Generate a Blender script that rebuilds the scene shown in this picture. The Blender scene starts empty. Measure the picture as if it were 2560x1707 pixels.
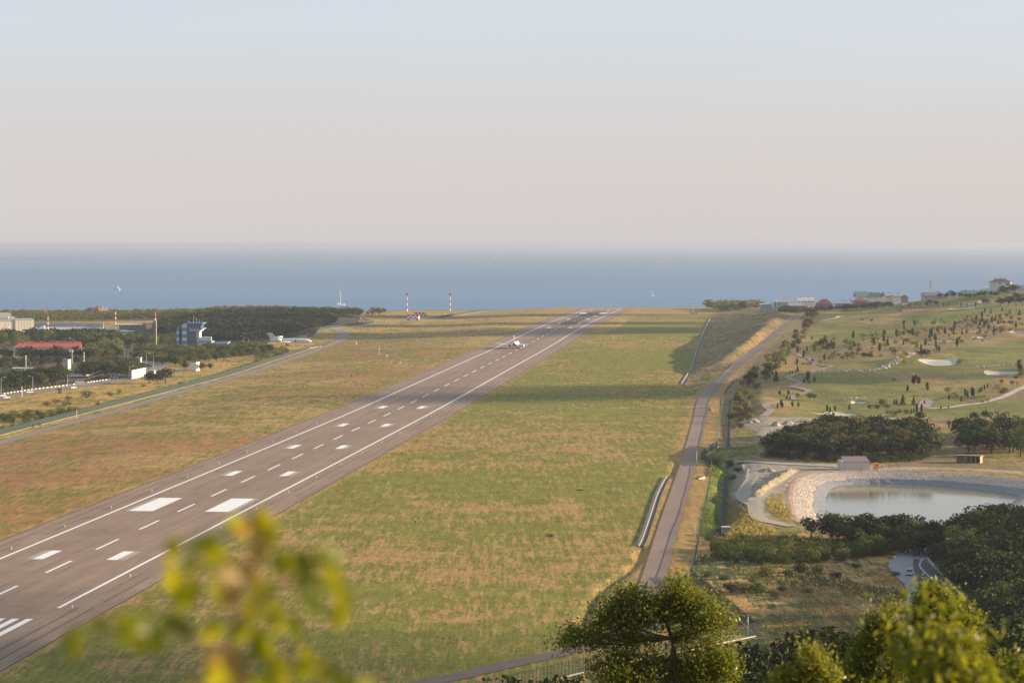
import bpy, bmesh, math, random
import numpy as np
from mathutils import Vector, Matrix
R = math.radians
rng = np.random.default_rng(7)
random.seed(7)
SC = bpy.context.scene
COL = SC.collection

# ------------------------------------------------------------------ camera
CZ, F, CX, CY, HY = 91.0, 6400.0, 1280.0, 853.5, 610.0
PITCH = math.atan((CY - HY) / F)
cam_data = bpy.data.cameras.new('camera'); cam = bpy.data.objects.new('camera', cam_data)
COL.objects.link(cam); SC.camera = cam
cam.location = (0, 0, CZ); cam.rotation_euler = (R(90) - PITCH, 0, 0)
cam_data.sensor_width = 36; cam_data.lens = 90
cam_data.clip_start = 0.5; cam_data.clip_end = 400000
cam_data.dof.use_dof = True; cam_data.dof.focus_distance = 1500; cam_data.dof.aperture_fstop = 2.8

# ------------------------------------------------------------------ sky, sun, exposure
SUN_EL, SUN_AZ = 12.0, 84.0            # azimuth clockwise from the view direction (+Y): low sun on the right
w = bpy.data.worlds.new('World'); SC.world = w; w.use_nodes = True
nt = w.node_tree; nt.nodes.clear()
sky = nt.nodes.new('ShaderNodeTexSky'); sky.sky_type = 'NISHITA'; sky.sun_disc = False
sky.sun_elevation = R(SUN_EL); sky.sun_rotation = R(SUN_AZ)
sky.altitude = 100; sky.air_density = 1.0; sky.dust_density = 3.0; sky.ozone_density = 1.0
geo = nt.nodes.new('ShaderNodeNewGeometry')
sep = nt.nodes.new('ShaderNodeSeparateXYZ'); nt.links.new(geo.outputs['Incoming'], sep.inputs[0])
elv = nt.nodes.new('ShaderNodeMath'); elv.operation = 'MULTIPLY'; elv.inputs[1].default_value = -1.0
nt.links.new(sep.outputs['Z'], elv.inputs[0])
ramp = nt.nodes.new('ShaderNodeValToRGB')      # pale evening haze: warm grey at the horizon, paler blue above
nt.links.new(elv.outputs[0], ramp.inputs[0])
cr = ramp.color_ramp
cr.elements[0].position = 0.0; cr.elements[0].color = (3.02, 2.85, 2.80, 1)
cr.elements[1].position = 0.5; cr.elements[1].color = (1.70, 2.15, 2.75, 1)
e = cr.elements.new(0.035); e.color = (3.06, 2.90, 2.89, 1)
e = cr.elements.new(0.085); e.color = (2.84, 3.04, 3.36, 1)
e = cr.elements.new(0.2); e.color = (2.45, 2.8, 3.3, 1)
mx = nt.nodes.new('ShaderNodeMix'); mx.data_type = 'RGBA'; mx.inputs['Factor'].default_value = 0.86
nt.links.new(sky.outputs[0], mx.inputs['A']); nt.links.new(ramp.outputs[0], mx.inputs['B'])
hn = nt.nodes.new('ShaderNodeTexNoise'); hn.inputs['Scale'].default_value = 2.2; hn.inputs['Detail'].default_value = 3      # faint unevenness of the haze
hm = nt.nodes.new('ShaderNodeMapping'); hm.inputs['Scale'].default_value = (1, 1, 5); nt.links.new(geo.outputs['Incoming'], hm.inputs[0]); nt.links.new(hm.outputs[0], hn.inputs['Vector'])
hr = nt.nodes.new('ShaderNodeMapRange'); hr.inputs['From Min'].default_value = .3; hr.inputs['From Max'].default_value = .7; hr.inputs['To Min'].default_value = .972; hr.inputs['To Max'].default_value = 1.02; nt.links.new(hn.outputs[0], hr.inputs[0])
hx = nt.nodes.new('ShaderNodeMix'); hx.data_type = 'RGBA'; hx.blend_type = 'MULTIPLY'; hx.inputs['Factor'].default_value = 1; nt.links.new(mx.outputs['Result'], hx.inputs['A']); nt.links.new(hr.outputs[0], hx.inputs['B'])
bg = nt.nodes.new('ShaderNodeBackground'); bg.inputs['Strength'].default_value = 0.10
nt.links.new(hx.outputs['Result'], bg.inputs['Color'])
wo = nt.nodes.new('ShaderNodeOutputWorld'); nt.links.new(bg.outputs[0], wo.inputs['Surface'])
sl = bpy.data.lights.new('sun', 'SUN'); sl.energy = 4.9; sl.angle = R(0.55); sl.color = (1.0, 0.80, 0.57)
sun = bpy.data.objects.new('sun', sl); COL.objects.link(sun)
SUN_DIR = Vector((math.sin(R(SUN_AZ)) * math.cos(R(SUN_EL)), math.cos(R(SUN_AZ)) * math.cos(R(SUN_EL)), math.sin(R(SUN_EL))))
sun.rotation_euler = SUN_DIR.to_track_quat('Z', 'Y').to_euler()
sun.location = (300, 0, 300)
vs = SC.view_settings; vs.view_transform = 'Standard'; vs.look = 'None'; vs.exposure = 1.30; vs.gamma = 1.0; vs.use_curve_mapping = False
SC.render.engine = 'CYCLES'
cy = SC.cycles
cy.use_denoising = True
try: cy.denoiser = 'OPENIMAGEDENOISE'
except Exception: pass
cy.max_bounces = 6; cy.diffuse_bounces = 3; cy.glossy_bounces = 3; cy.transmission_bounces = 4; cy.transparent_max_bounces = 16; cy.volume_bounces = 0
cy.sample_clamp_indirect = 4.0
HAZE_DENSITY = 5.0e-5
HAZE_COLOR = (0.49, 0.55, 0.665)

# ------------------------------------------------------------------ helpers
def tag(o, label=None, cat=None, group=None, kind=None):
    if label: o['label'] = label
    if cat: o['category'] = cat
    if group: o['group'] = group
    if kind: o['kind'] = kind
    return o
def thing(name, label, cat, loc=(0, 0, 0), rz=0.0, group=None, scale=None):
    o = bpy.data.objects.new(name, None); COL.objects.link(o)
    o.location = loc; o.rotation_euler = (0, 0, rz); o.empty_display_size = 0.5
    if scale: o.scale = scale if hasattr(scale, '__len__') else (scale,) * 3
    return tag(o, label, cat, group)
def link(name, me, parent=None, loc=None, rz=None, scale=None):
    o = bpy.data.objects.new(name, me); COL.objects.link(o)
    if parent is not None: o.parent = parent
    if loc is not None: o.location = loc
    if rz is not None: o.rotation_euler = (0, 0, rz) if not hasattr(rz, '__len__') else rz
    if scale is not None: o.scale = scale if hasattr(scale, '__len__') else (scale,) * 3
    return o
def copy_tree(o, loc, rz=0.0, scale=None, label=None, group=None):
    c = o.copy(); COL.objects.link(c); c.location = loc; c.rotation_euler = (0, 0, rz)
    if scale is not None: c.scale = scale if hasattr(scale, '__len__') else (scale,) * 3
    if label: c['label'] = label
    if group: c['group'] = group
    for ch in list(o.children):
        d = ch.copy(); COL.objects.link(d); d.parent = c
        for g in list(ch.children):
            h = g.copy(); COL.objects.link(h); h.parent = d
    return c
def np_mesh(name, verts, faces, m=None, smooth=False, mi=None):
    """mesh from numpy arrays; faces is an (n,3) or (n,4) array"""
    me = bpy.data.meshes.new(name); verts = np.asarray(verts, np.float32); faces = np.asarray(faces, np.int32)
    k = faces.shape[1]
    me.vertices.add(len(verts)); me.vertices.foreach_set('co', verts.ravel())
    me.loops.add(faces.size); me.loops.foreach_set('vertex_index', faces.ravel())
    me.polygons.add(len(faces)); me.polygons.foreach_set('loop_start', np.arange(0, faces.size, k, dtype=np.int32))
    me.polygons.foreach_set('loop_total', np.full(len(faces), k, np.int32))
    if smooth: me.polygons.foreach_set('use_smooth', np.ones(len(faces), bool))
    if m is not None:
        for q in (m if isinstance(m, (list, tuple)) else [m]): me.materials.append(q)
    if mi is not None: me.polygons.foreach_set('material_index', np.asarray(mi, np.int32))
    me.update(calc_edges=True)
    return me
class MB:
    """collects simple shapes and links them as ONE mesh object"""
    def __init__(s): s.v, s.f, s.m = [], [], []
    def add(s, v, f, mi=0):
        b = len(s.v); s.v += [tuple(p) for p in v]; s.f += [tuple(b + i for i in q) for q in f]; s.m += [mi] * len(f); return s
    def box(s, x0, x1, y0, y1, z0, z1, mi=0):
        return s.add([(x0, y0, z0), (x1, y0, z0), (x1, y1, z0), (x0, y1, z0), (x0, y0, z1), (x1, y0, z1), (x1, y1, z1), (x0, y1, z1)],
                     [(3, 2, 1, 0), (4, 5, 6, 7), (0, 1, 5, 4), (1, 2, 6, 5), (2, 3, 7, 6), (3, 0, 4, 7)], mi)
    def hexa(s, p, mi=0):      # eight corners, bottom four then top four, both counter-clockwise
        return s.add(p, [(3, 2, 1, 0), (4, 5, 6, 7), (0, 1, 5, 4), (1, 2, 6, 5), (2, 3, 7, 6), (3, 0, 4, 7)], mi)
    def prism(s, poly, a0, a1, axis='z', mi=0):
        n = len(poly)
        def P(p, a): return (p[0], p[1], a) if axis == 'z' else ((p[0], a, p[1]) if axis == 'y' else (a, p[0], p[1]))
        v = [P(p, a0) for p in poly] + [P(p, a1) for p in poly]
        f = [tuple(range(n - 1, -1, -1)), tuple(range(n, 2 * n))] + [(i, (i + 1) % n, n + (i + 1) % n, n + i) for i in range(n)]
        return s.add(v, f, mi)
    def tube(s, pts, rad, n=6, mi=0, cap=True):
        pts = [Vector(p) for p in pts]; k = len(pts); rad = rad if hasattr(rad, '__len__') else [rad] * k
        v, f = [], []
        for i, p in enumerate(pts):
            t = (pts[min(i + 1, k - 1)] - pts[max(i - 1, 0)]).normalized()
            a = t.cross(Vector((0, 0, 1)) if abs(t.z) < 0.95 else Vector((1, 0, 0))).normalized(); b = t.cross(a)
            for j in range(n):
                w_ = 2 * math.pi * j / n; v.append(p + (a * math.cos(w_) + b * math.sin(w_)) * rad[i])
        for i in range(k - 1):
            for j in range(n): f.append((i * n + j, i * n + (j + 1) % n, (i + 1) * n + (j + 1) % n, (i + 1) * n + j))
        if cap: f.append(tuple(range(n))[::-1]); f.append(tuple((k - 1) * n + j for j in range(n)))
        return s.add(v, f, mi)
    def loft(s, rings, n=16, mi=0):   # rings: (y, x, z, rx, rz) along +Y
        v, f = [], []
        for (y, x, z, rx, rz_) in rings:
            for j in range(n):
                w_ = 2 * math.pi * j / n; v.append((x + rx * math.cos(w_), y, z + rz_ * math.sin(w_)))
        for i in range(len(rings) - 1):
            for j in range(n): f.append((i * n + (j + 1) % n, i * n + j, (i + 1) * n + j, (i + 1) * n + (j + 1) % n))
        f.append(tuple(range(n))); f.append(tuple((len(rings) - 1) * n + j for j in range(n))[::-1])
        return s.add(v, f, mi)
    def mesh(s, name, m, smooth=False):
        me = bpy.data.meshes.new(name); me.from_pydata(s.v, [], s.f)
        for q in (m if isinstance(m, (list, tuple)) else [m]): me.materials.append(q)
        me.polygons.foreach_set('material_index', s.m)
        if smooth: me.polygons.foreach_set('use_smooth', [True] * len(s.f))
        me.update(); return me
    def build(s, name, m, parent=None, smooth=False, loc=None, rz=None):
        return link(name, s.mesh(name, m, smooth), parent, loc, rz)

# ------------------------------------------------------------------ materials
def nodes_of(m):
    m.use_nodes = True; t = m.node_tree; return t, t.nodes['Principled BSDF']
def mat(name, col, rough=0.8, var=0.2, scale=0.5, metal=0.0, spec=0.3, bump=0.0, stretch=None, dirt=None, alpha=1.0):
    m = bpy.data.materials.new(name); t, b = nodes_of(m)
    tc = t.nodes.new('ShaderNodeTexCoord'); src = tc.outputs['Object']
    if stretch:
        mp = t.nodes.new('ShaderNodeMapping'); mp.inputs['Scale'].default_value = stretch; t.links.new(src, mp.inputs[0]); src = mp.outputs[0]
    nz = t.nodes.new('ShaderNodeTexNoise'); nz.inputs['Scale'].default_value = scale; nz.inputs['Detail'].default_value = 5; nz.inputs['Roughness'].default_value = 0.65
    t.links.new(src, nz.inputs['Vector'])
    rp = t.nodes.new('ShaderNodeMapRange'); rp.inputs['From Min'].default_value = 0.25; rp.inputs['From Max'].default_value = 0.75
    rp.inputs['To Min'].default_value = 1 - var; rp.inputs['To Max'].default_value = 1 + var; t.links.new(nz.outputs[0], rp.inputs[0])
    mu = t.nodes.new('ShaderNodeMix'); mu.data_type = 'RGBA'; mu.blend_type = 'MULTIPLY'; mu.inputs['Factor'].default_value = 1
    mu.inputs['A'].default_value = (*col, 1); t.links.new(rp.outputs[0], mu.inputs['B'])
    t.links.new(mu.outputs['Result'], b.inputs['Base Color'])
    b.inputs['Roughness'].default_value = rough; b.inputs['Metallic'].default_value = metal; b.inputs['Specular IOR Level'].default_value = spec
    if alpha < 1: b.inputs['Alpha'].default_value = alpha
    if bump:
        bp = t.nodes.new('ShaderNodeBump'); bp.inputs['Strength'].default_value = bump; bp.inputs['Distance'].default_value = 0.3
        t.links.new(nz.outputs[0], bp.inputs['Height']); t.links.new(bp.outputs[0], b.inputs['Normal'])
    return m
def leaf_mat(name, c1, c2, trans=0.35, rough=0.6, spec=0.12):
    """foliage: colour varies from leaf to leaf (face attribute) and from plant to plant; light passes through"""
    m = bpy.data.materials.new(name); t, b = nodes_of(m)
    at = t.nodes.new('ShaderNodeAttribute'); at.attribute_name = 'rnd'
    oi = t.nodes.new('ShaderNodeObjectInfo')
    ad = t.nodes.new('ShaderNodeMath'); ad.operation = 'ADD'; t.links.new(at.outputs['Fac'], ad.inputs[0]); t.links.new(oi.outputs['Random'], ad.inputs[1])
    hf = t.nodes.new('ShaderNodeMath'); hf.operation = 'MULTIPLY'; hf.inputs[1].default_value = 0.5; t.links.new(ad.outputs[0], hf.inputs[0])
    mu = t.nodes.new('ShaderNodeMix'); mu.data_type = 'RGBA'; mu.inputs['A'].default_value = (*c1, 1); mu.inputs['B'].default_value = (*c2, 1)
    t.links.new(hf.outputs[0], mu.inputs['Factor'])
    t.links.new(mu.outputs['Result'], b.inputs['Base Color']); b.inputs['Roughness'].default_value = rough; b.inputs['Specular IOR Level'].default_value = spec
    tr = t.nodes.new('ShaderNodeBsdfTranslucent')
    br = t.nodes.new('ShaderNodeMix'); br.data_type = 'RGBA'; br.blend_type = 'MULTIPLY'; br.inputs['Factor'].default_value = 1; br.inputs['B'].default_value = (1.5, 1.45, 0.7, 1)
    t.links.new(mu.outputs['Result'], br.inputs['A']); t.links.new(br.outputs['Result'], tr.inputs['Color'])
    ms = t.nodes.new('ShaderNodeMixShader'); ms.inputs[0].default_value = trans
    t.links.new(b.outputs[0], ms.inputs[1]); t.links.new(tr.outputs[0], ms.inputs[2])
    t.links.new(ms.outputs[0], t.nodes['Material Output'].inputs['Surface'])
    return m
# ------------------------------------------------------------------ ground shape
def I(x, tab): t = np.array(tab, float); return np.interp(x, t[:, 0], t[:, 1])
def ss(a, b, x): t = np.clip((x - a) / (b - a), 0, 1); return t * t * (3 - 2 * t)
def hash2(ix, iy, seed):
    n = (ix.astype(np.int64) * 374761393 + iy.astype(np.int64) * 668265263 + seed * 974711) & 0x7fffffff
    n = ((n ^ (n >> 13)) * 1274126177) & 0x7fffffff
    return ((n ^ (n >> 16)) & 0xffff) / 65535.0
def vnoise(x, y, s, seed=0):
    x = np.asarray(x, float) / s; y = np.asarray(y, float) / s; ix = np.floor(x); iy = np.floor(y); fx = x - ix; fy = y - iy
    fx = fx * fx * (3 - 2 * fx); fy = fy * fy * (3 - 2 * fy)
    a = hash2(ix, iy, seed); b = hash2(ix + 1, iy, seed); c = hash2(ix, iy + 1, seed); d = hash2(ix + 1, iy + 1, seed)
    return (a * (1 - fx) + b * fx) * (1 - fy) + (c * (1 - fx) + d * fx) * fy
def fbm(x, y, s, seed=0, o=4): return sum(vnoise(x, y, s / 2 ** k, seed + k * 17) * 0.5 ** k for k in range(o)) / (2 - 0.5 ** (o - 1))
SEA = -16.0
ZR = [(-100, 0), (640, 0), (1100, -.6), (1413, -.7), (1868, 1.2), (2160, 2.2), (2357, 3.7), (2620, 5.4), (2900, 5.8), (3040, 5.5), (3180, 4.8), (3320, 4.6), (3480, 3.5), (3700, 1.2), (4200, -4)]
_zy = np.arange(-100, 4300, 20.0); _zz = I(_zy, ZR); _k = np.hanning(15); _k /= _k.sum(); _zz = np.convolve(np.pad(_zz, 7, 'edge'), _k, 'valid')
def zr(y): return np.interp(y, _zy, _zz)
def xc(y): return -126.5 + 0.0930 * (np.asarray(y, float) - 737)
DITCH = [(500, 6), (700, 22), (1000, 62), (1400, 92), (1650, 110), (1821, 128), (2199, 160), (2427, 181), (2976, 231), (3300, 262), (4000, 330)]
RIDGE = [(500, 9), (700, 25), (1000, 65), (1400, 95), (1650, 116), (1780, 128), (1813, 147), (2043, 191), (2470, 253), (2750, 290), (3000, 325), (3400, 375), (4000, 450)]
RIDGEZ = [(500, -2), (1600, -1), (1690, .6), (1770, 1.8), (1813, 8), (2043, 16), (2470, 20), (2750, 20), (3000, 17), (3250, 11), (3500, 0)]
ROADX = [(500, 20), (678, 37), (844, 52.5), (1077, 74.7), (1321, 96.8), (1485, 111), (1600, 125), (1671, 137), (1815, 161), (2089, 208), (2262, 237), (2570, 283), (2654, 297), (2900, 333), (3400, 400), (4000, 480)]
ROADZ = [(500, 0), (1100, -.6), (1450, -.6), (1600, .9), (1671, 2.4), (1815, 6.5), (2089, 12), (2262, 15), (2570, 17.5), (2654, 18), (2900, 17.5), (3250, 9), (3500, 0)]
FENX = [(500, 34), (597, 57), (634, 54), (699, 48.5), (746, 53), (849, 63), (891, 67), (1051, 82), (1086, 81), (1149, 92), (1226, 99), (1488, 123), (1620, 139), (1900, 183), (2239, 240), (2500, 281), (2800, 328), (3100, 372), (4000, 500)]
POND_PX = [(2081, 1219), (2064, 1240), (2060, 1262), (2068, 1299), (2085, 1330), (2140, 1352), (2260, 1350), (2400, 1322), (2466, 1289), (2517, 1263), (2552, 1241), (2530, 1233), (2466, 1225), (2364, 1216), (2260, 1211), (2180, 1209), (2120, 1211)]
PWZ = -3.0
def px_at_z(px, py, z):
    d = np.array([(px - CX) / F, 0.0, 0.0]) + np.array([0, math.cos(PITCH), -math.sin(PITCH)]) + (CY - py) / F * np.array([0, math.sin(PITCH), math.cos(PITCH)])
    t = (z - CZ) / d[2]; return d[0] * t, d[1] * t
def smooth_loop(P, n):
    P = np.array(P, float); k = len(P); out = []
    for i in range(k):
        p0, p1, p2, p3 = P[i - 1], P[i], P[(i + 1) % k], P[(i + 2) % k]
        for j in range(n):
            t = j / n; out.append(.5 * ((2 * p1) + (-p0 + p2) * t + (2 * p0 - 5 * p1 + 4 * p2 - p3) * t * t + (-p0 + 3 * p1 - 3 * p2 + p3) * t ** 3))
    return np.array(out)
def smooth_path(P, n=8):
    P = np.array(P, float); P = np.vstack([2 * P[0] - P[1], P, 2 * P[-1] - P[-2]]); out = []
    for i in range(1, len(P) - 2):
        p0, p1, p2, p3 = P[i - 1:i + 3]
        for j in range(n):
            t = j / n; out.append(.5 * ((2 * p1) + (-p0 + p2) * t + (2 * p0 - 5 * p1 + 4 * p2 - p3) * t * t + (-p0 + 3 * p1 - 3 * p2 + p3) * t ** 3))
    out.append(P[-2]); return np.array(out)
POND = smooth_loop([px_at_z(a, b, PWZ) for a, b in POND_PX], 10)
def in_poly(x, y, poly):
    x = np.asarray(x, float); y = np.asarray(y, float); c = np.zeros(np.broadcast(x, y).shape, bool); n = len(poly)
    for i in range(n):
        x0, y0 = poly[i]; x1, y1 = poly[(i + 1) % n]
        if y0 == y1: continue
        k = ((y0 > y) != (y1 > y)) & (x < (x1 - x0) * (y - y0) / (y1 - y0) + x0); c ^= k
    return c
def dist_line(x, y, P, closed=False):
    d = np.full(np.broadcast(x, y).shape, 1e9); n = len(P)
    for i in range(n if closed else n - 1):
        a = P[i]; b = P[(i + 1) % n]; v = b - a; L = max(v @ v, 1e-9)
        t = np.clip(((x - a[0]) * v[0] + (y - a[1]) * v[1]) / L, 0, 1); d = np.minimum(d, np.hypot(x - a[0] - t * v[0], y - a[1] - t * v[1]))
    return d
def pond_sdf(x, y):
    x = np.asarray(x, float); y = np.asarray(y, float); d = np.full(x.shape, 99.0)
    k = (x > 60) & (x < 240) & (y > 730) & (y < 1080)
    if k.any():
        s = dist_line(x[k], y[k], POND, True); s[in_poly(x[k], y[k], POND)] *= -1; d[k] = s
    return d
DITCHES = [np.array([px_at_z(*q, -.2) for q in L_]) for L_ in ([(1692, 1150), (1684, 1170), (1674, 1192)], [(1603, 1366), (1598, 1395), (1575, 1425), (1520, 1462), (1480, 1496), (1462, 1534), (1452, 1560)])]
BUNKERS = []     # (x, y, rx, ry, rot) world ellipses, hollowed out of the golf slope
def base_h(x, y):
    x = np.asarray(x, float); y = np.asarray(y, float)
    u = x - xc(y); z0 = zr(y)
    z = z0 - 3.2 * ss(-60, -170, u) - 2.5 * ss(-220, -420, u)
    # coastal woods on the left rise a little, and the town lies level
    z = z + 5.5 * ss(2500, 2900, y) * np.exp(-((x + 300) / 115) ** 2) * ss(3600, 3300, y) * ss(-120, -200, u)
    dx, rx_, rz_, ox, oz, fx = I(y, DITCH), I(y, RIDGE), I(y, RIDGEZ), I(y, ROADX), I(y, ROADZ), I(y, FENX)
    zd = z0
    # golf slope on the right
    g = I(y, [(500, 0), (1200, 0.6), (1300, 3), (1500, 9.5), (1800, 18), (2100, 27), (2400, 35), (2600, 39), (2800, 38), (3000, 26), (3300, 2), (3600, -16), (4200, -24)])
    gx = x - np.maximum(fx, 60)
    gm = 0.50 + 0.50 * ss(0, 230, gx) + 0.14 * ss(230, 330, gx)
    bump = (fbm(x, y, 95, 3, 3) - .5) * 8.5 + (fbm(x, y, 34, 9, 2) - .5) * 3.6
    zg = np.where(g > 0, g * gm, g) + bump * ss(1230, 1420, y) * ss(10, 40, gx) * ss(2900, 2600, y)
    def seg(z, x0, x1, za, zb):
        t = np.clip((x - x0) / np.maximum(x1 - x0, .5), 0, 1); return np.where(x > x0, za + (zb - za) * t, z)
    zz = seg(z, dx, rx_, zd, np.maximum(rz_, z0)); zz = seg(zz, rx_, ox - 4, np.maximum(rz_, z0), np.maximum(oz, z0))
    zz = seg(zz, ox - 4, ox + 4, np.maximum(oz, z0), np.maximum(oz, z0)); zz = seg(zz, ox + 4, fx, np.maximum(oz, z0), np.maximum(oz, z0) - .4)
    edge = np.maximum(oz, z0) - .4
    t = np.clip((x - fx) / 22, 0, 1); zz = np.where(x > fx, edge + (zg - edge) * t, zz)
    zz = zz + (fbm(x, y * .5, 14, 55, 3) - .5) * 2.6 * ss(0, 8, x - dx) * ss(0, -6, x - (ox - 5)) * ss(1800, 1900, y)
    z = np.where(y > 560, zz, z)
    # beyond the runway's end everything falls to the sea
    cst = 3560 + 30 * np.sin(x / 130.0) + 90 * ss(-100, -400, x)
    z = z - 26 * ss(cst, cst + 330, y)
    # shaded spur at the lower right
    a = x / np.maximum(y + 60, 1)
    spur = 4.5 * ss(.142, .196, a) * ss(800, 620, y) + 8 * ss(.21, .34, a) * ss(760, 480, y)
    # the hill the camera stands on
    hill = 89.2 - 0.232 * y + (fbm(x, y, 40, 21, 3) - .5) * np.clip(y / 40, 0, 5)
    hill = hill + 0.06 * np.clip(x, 0, 60) * ss(60, 200, y)
    low = z + spur
    k = 6.0; m = np.maximum(hill, low); z = m + k * np.log1p(np.exp(-np.abs(hill - low) / k)) * ss(700, 520, y) * .6
    # pond basin and its flat yard
    s = pond_sdf(x, y)
    flat = ss(60, 25, s) * ss(0, 12, x - fx)
    z = z + (1.0 - z) * np.where(s < 90, flat, 0)
    z = np.where(s < 13, np.minimum(z, -7 + np.clip(s + 4, 0, 17) * .42), z)
    for (bx, by, brx, bry, br) in BUNKERS:
        k2 = (np.abs(x - bx) < 60) & (np.abs(y - by) < 80)
        ex = (x - bx) * math.cos(br) + (y - by) * math.sin(br); ey = -(x - bx) * math.sin(br) + (y - by) * math.cos(br)
        q = (ex / brx) ** 2 + (ey / bry) ** 2
        z = z - np.where(k2, 1.3 * ss(1.25, .35, q), 0)
    for L_ in DITCHES:
        k2 = (x > L_[:, 0].min() - 6) & (x < L_[:, 0].max() + 6) & (y > L_[:, 1].min() - 6) & (y < L_[:, 1].max() + 6)
        if np.any(k2): z = np.where(k2, z - .55 * np.exp(-(dist_line(x, y, L_) / 1.4) ** 2), z)
    z = z - 3.4 * np.exp(-((x - fx - 8.5) / 4.6) ** 2) * ss(800, 860, y) * ss(1110, 1070, y)
    z = z - .35 * (np.abs(u) < 33.5) * (y > 440) * (y < 3570)
    return z
APEX = 60.0
ROWS = np.concatenate([np.linspace(-56, 0, 15)[:-1], np.geomspace(20, 540, 120) - 20, np.exp(np.arange(math.log(522), math.log(4150), .0024))])
CA = np.concatenate([-np.linspace(.235, .62, 42)[::-1], np.linspace(-.233, .233, 345), np.linspace(.235, .62, 42)])
GX = CA[None, :] * (ROWS[:, None] + APEX); GY = np.repeat(ROWS[:, None], len(CA), 1)
GZ = None
def gz(x, y):
    """height of the ground mesh itself (bilinear in its own grid)"""
    x = np.atleast_1d(np.asarray(x, float)); y = np.atleast_1d(np.asarray(y, float))
    r = np.interp(y, ROWS, np.arange(len(ROWS))); i = np.clip(r.astype(int), 0, len(ROWS) - 2); fr = r - i
    a = x / (y + APEX); c = np.interp(a, CA, np.arange(len(CA))); j = np.clip(c.astype(int), 0, len(CA) - 2); fc = c - j
    return (GZ[i, j] * (1 - fc) + GZ[i, j + 1] * fc) * (1 - fr) + (GZ[i + 1, j] * (1 - fc) + GZ[i + 1, j + 1] * fc) * fr
def g1(x, y): return float(gz(x, y)[0])
TS = np.geomspace(350, 4100, 2600)
def ray(px, py):
    d = np.array([(px - CX) / F, 0, 0]) + np.array([0, math.cos(PITCH), -math.sin(PITCH)]) + (CY - py) / F * np.array([0, math.sin(PITCH), math.cos(PITCH)])
    return d / d[1]
def P(px, py):
    """the ground point seen at a photo pixel"""
    d = ray(px, py); X, Y, Z = d[0] * TS, TS, CZ + d[2] * TS
    k = np.nonzero(Z < gz(X, Y))[0]
    if len(k) == 0: t = TS[-1]; return Vector((d[0] * t, t, g1(d[0] * t, t)))
    b = TS[k[0]]; a = TS[max(k[0] - 1, 0)]
    for _ in range(14):
        m = (a + b) / 2
        if CZ + d[2] * m < g1(d[0] * m, m): b = m
        else: a = m
    return Vector((d[0] * b, b, g1(d[0] * b, b)))
def PP(pts): return np.array([P(a, b)[:2] for a, b in pts])
def AT(px, py, D):
    d = ray(px, py); return Vector((d[0] * D, D, CZ + d[2] * D))
GZ = base_h(GX, GY)
for (px, py, wpx, hpx, br) in [(2350, 901, 95, 17, .03), (2512, 934, 84, 13, .06), (2145, 1005, 40, 7, .1), (2095, 1034, 118, 8, .05), (2210, 844, 28, 4, .05), (2372, 852, 44, 5, .0),
                               (2455, 842, 40, 5, .0), (2405, 772, 62, 10, 0), (2545, 828, 38, 8, .1), (2185, 760, 22, 2.5, 0), (2266, 760, 24, 3, 0), (2455, 754, 16, 6, 0), (2432, 758, 20, 2.5, 0)]:
    c = P(px, py); q = P(px, py + hpx / 2); q2 = P(px, py - hpx / 2)
    BUNKERS.append((c.x, c.y, wpx / 2 / F * c.y, min(max((q2.y - q.y) / 2, 4), 26), br))
GZ = base_h(GX, GY)

# ------------------------------------------------------------------ ground colours (what grows or lies there, shade only on the gravel bank)
def C3(*c): return np.array(c, float)
GREEN, LUSH, OLIVE = C3(.182, .174, .030), C3(.095, .140, .022), C3(.165, .150, .038)
STRAW, GOLD, RUST, SOIL = C3(.36, .235, .085), C3(.44, .275, .075), C3(.30, .140, .060), C3(.25, .170, .095)
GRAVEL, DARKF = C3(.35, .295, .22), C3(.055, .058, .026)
nv = GX.size
X, Y = GX, GY; U = X - xc(Y); W = fbm(X, Y, 160, 31, 4); W2 = fbm(X, Y, 55, 41, 4)
ca = np.empty(X.shape + (3,)); cb = np.empty_like(ca); kb = np.zeros(X.shape); rw = np.zeros(X.shape)
ca[:] = OLIVE; cb[:] = STRAW; kb[:] = .0
def put(mask, a, b, k=None, r=None):
    m = np.clip(mask, 0, 1)[..., None]; ca[:] = ca * (1 - m) + a * m; cb[:] = cb * (1 - m) + b * m
    if k is not None: kb[:] = kb * (1 - m[..., 0]) + k * m[..., 0]
    if r is not None: rw[:] = rw * (1 - m[..., 0]) + r * m[..., 0]
fl = I(Y, [(500, -300), (1256, -246), (1471, -231), (1840, -202), (2296, -182), (2600, -150), (3100, -90), (3600, -20)])
dxx, fxx, rdx, rgx = I(Y, DITCH), I(Y, FENX), I(Y, ROADX), I(Y, RIDGE)
airf = ss(-4, 4, X - fl) * ss(6, -4, X - (dxx + 4))
rust_m = ss(.42, .60, fbm(X * .45, Y, 120, 5, 3))[..., None]
dryL = (RUST * .7 + STRAW * .3) * rust_m + STRAW * (1 - rust_m)
put(airf * (U < 0), GREEN * .85 + RUST * .15, dryL, .06 + (W - .5) * .9)
put(airf * (U >= 0), GREEN * .95 + GOLD * .05, STRAW * .75 + RUST * .25, -.36 + (W - .5) * 1.7, .75 * ss(.50, .62, W2) * ss(0, 60, U) * ss(2600, 2000, Y))
put(airf * ss(2350, 2600, Y) * (U < 60), OLIVE, GOLD * .55 + STRAW * .45, .20 + (W - .5) * .6)
put(airf * ss(3050, 3200, Y), OLIVE * .6 + STRAW * .4, STRAW, .35)
put(airf * ss(40, 34, np.abs(U) - 3 * (W2 - .5)) * ss(34, 36, np.abs(U)), GOLD * .6 + OLIVE * .4, STRAW, .1)
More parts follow.
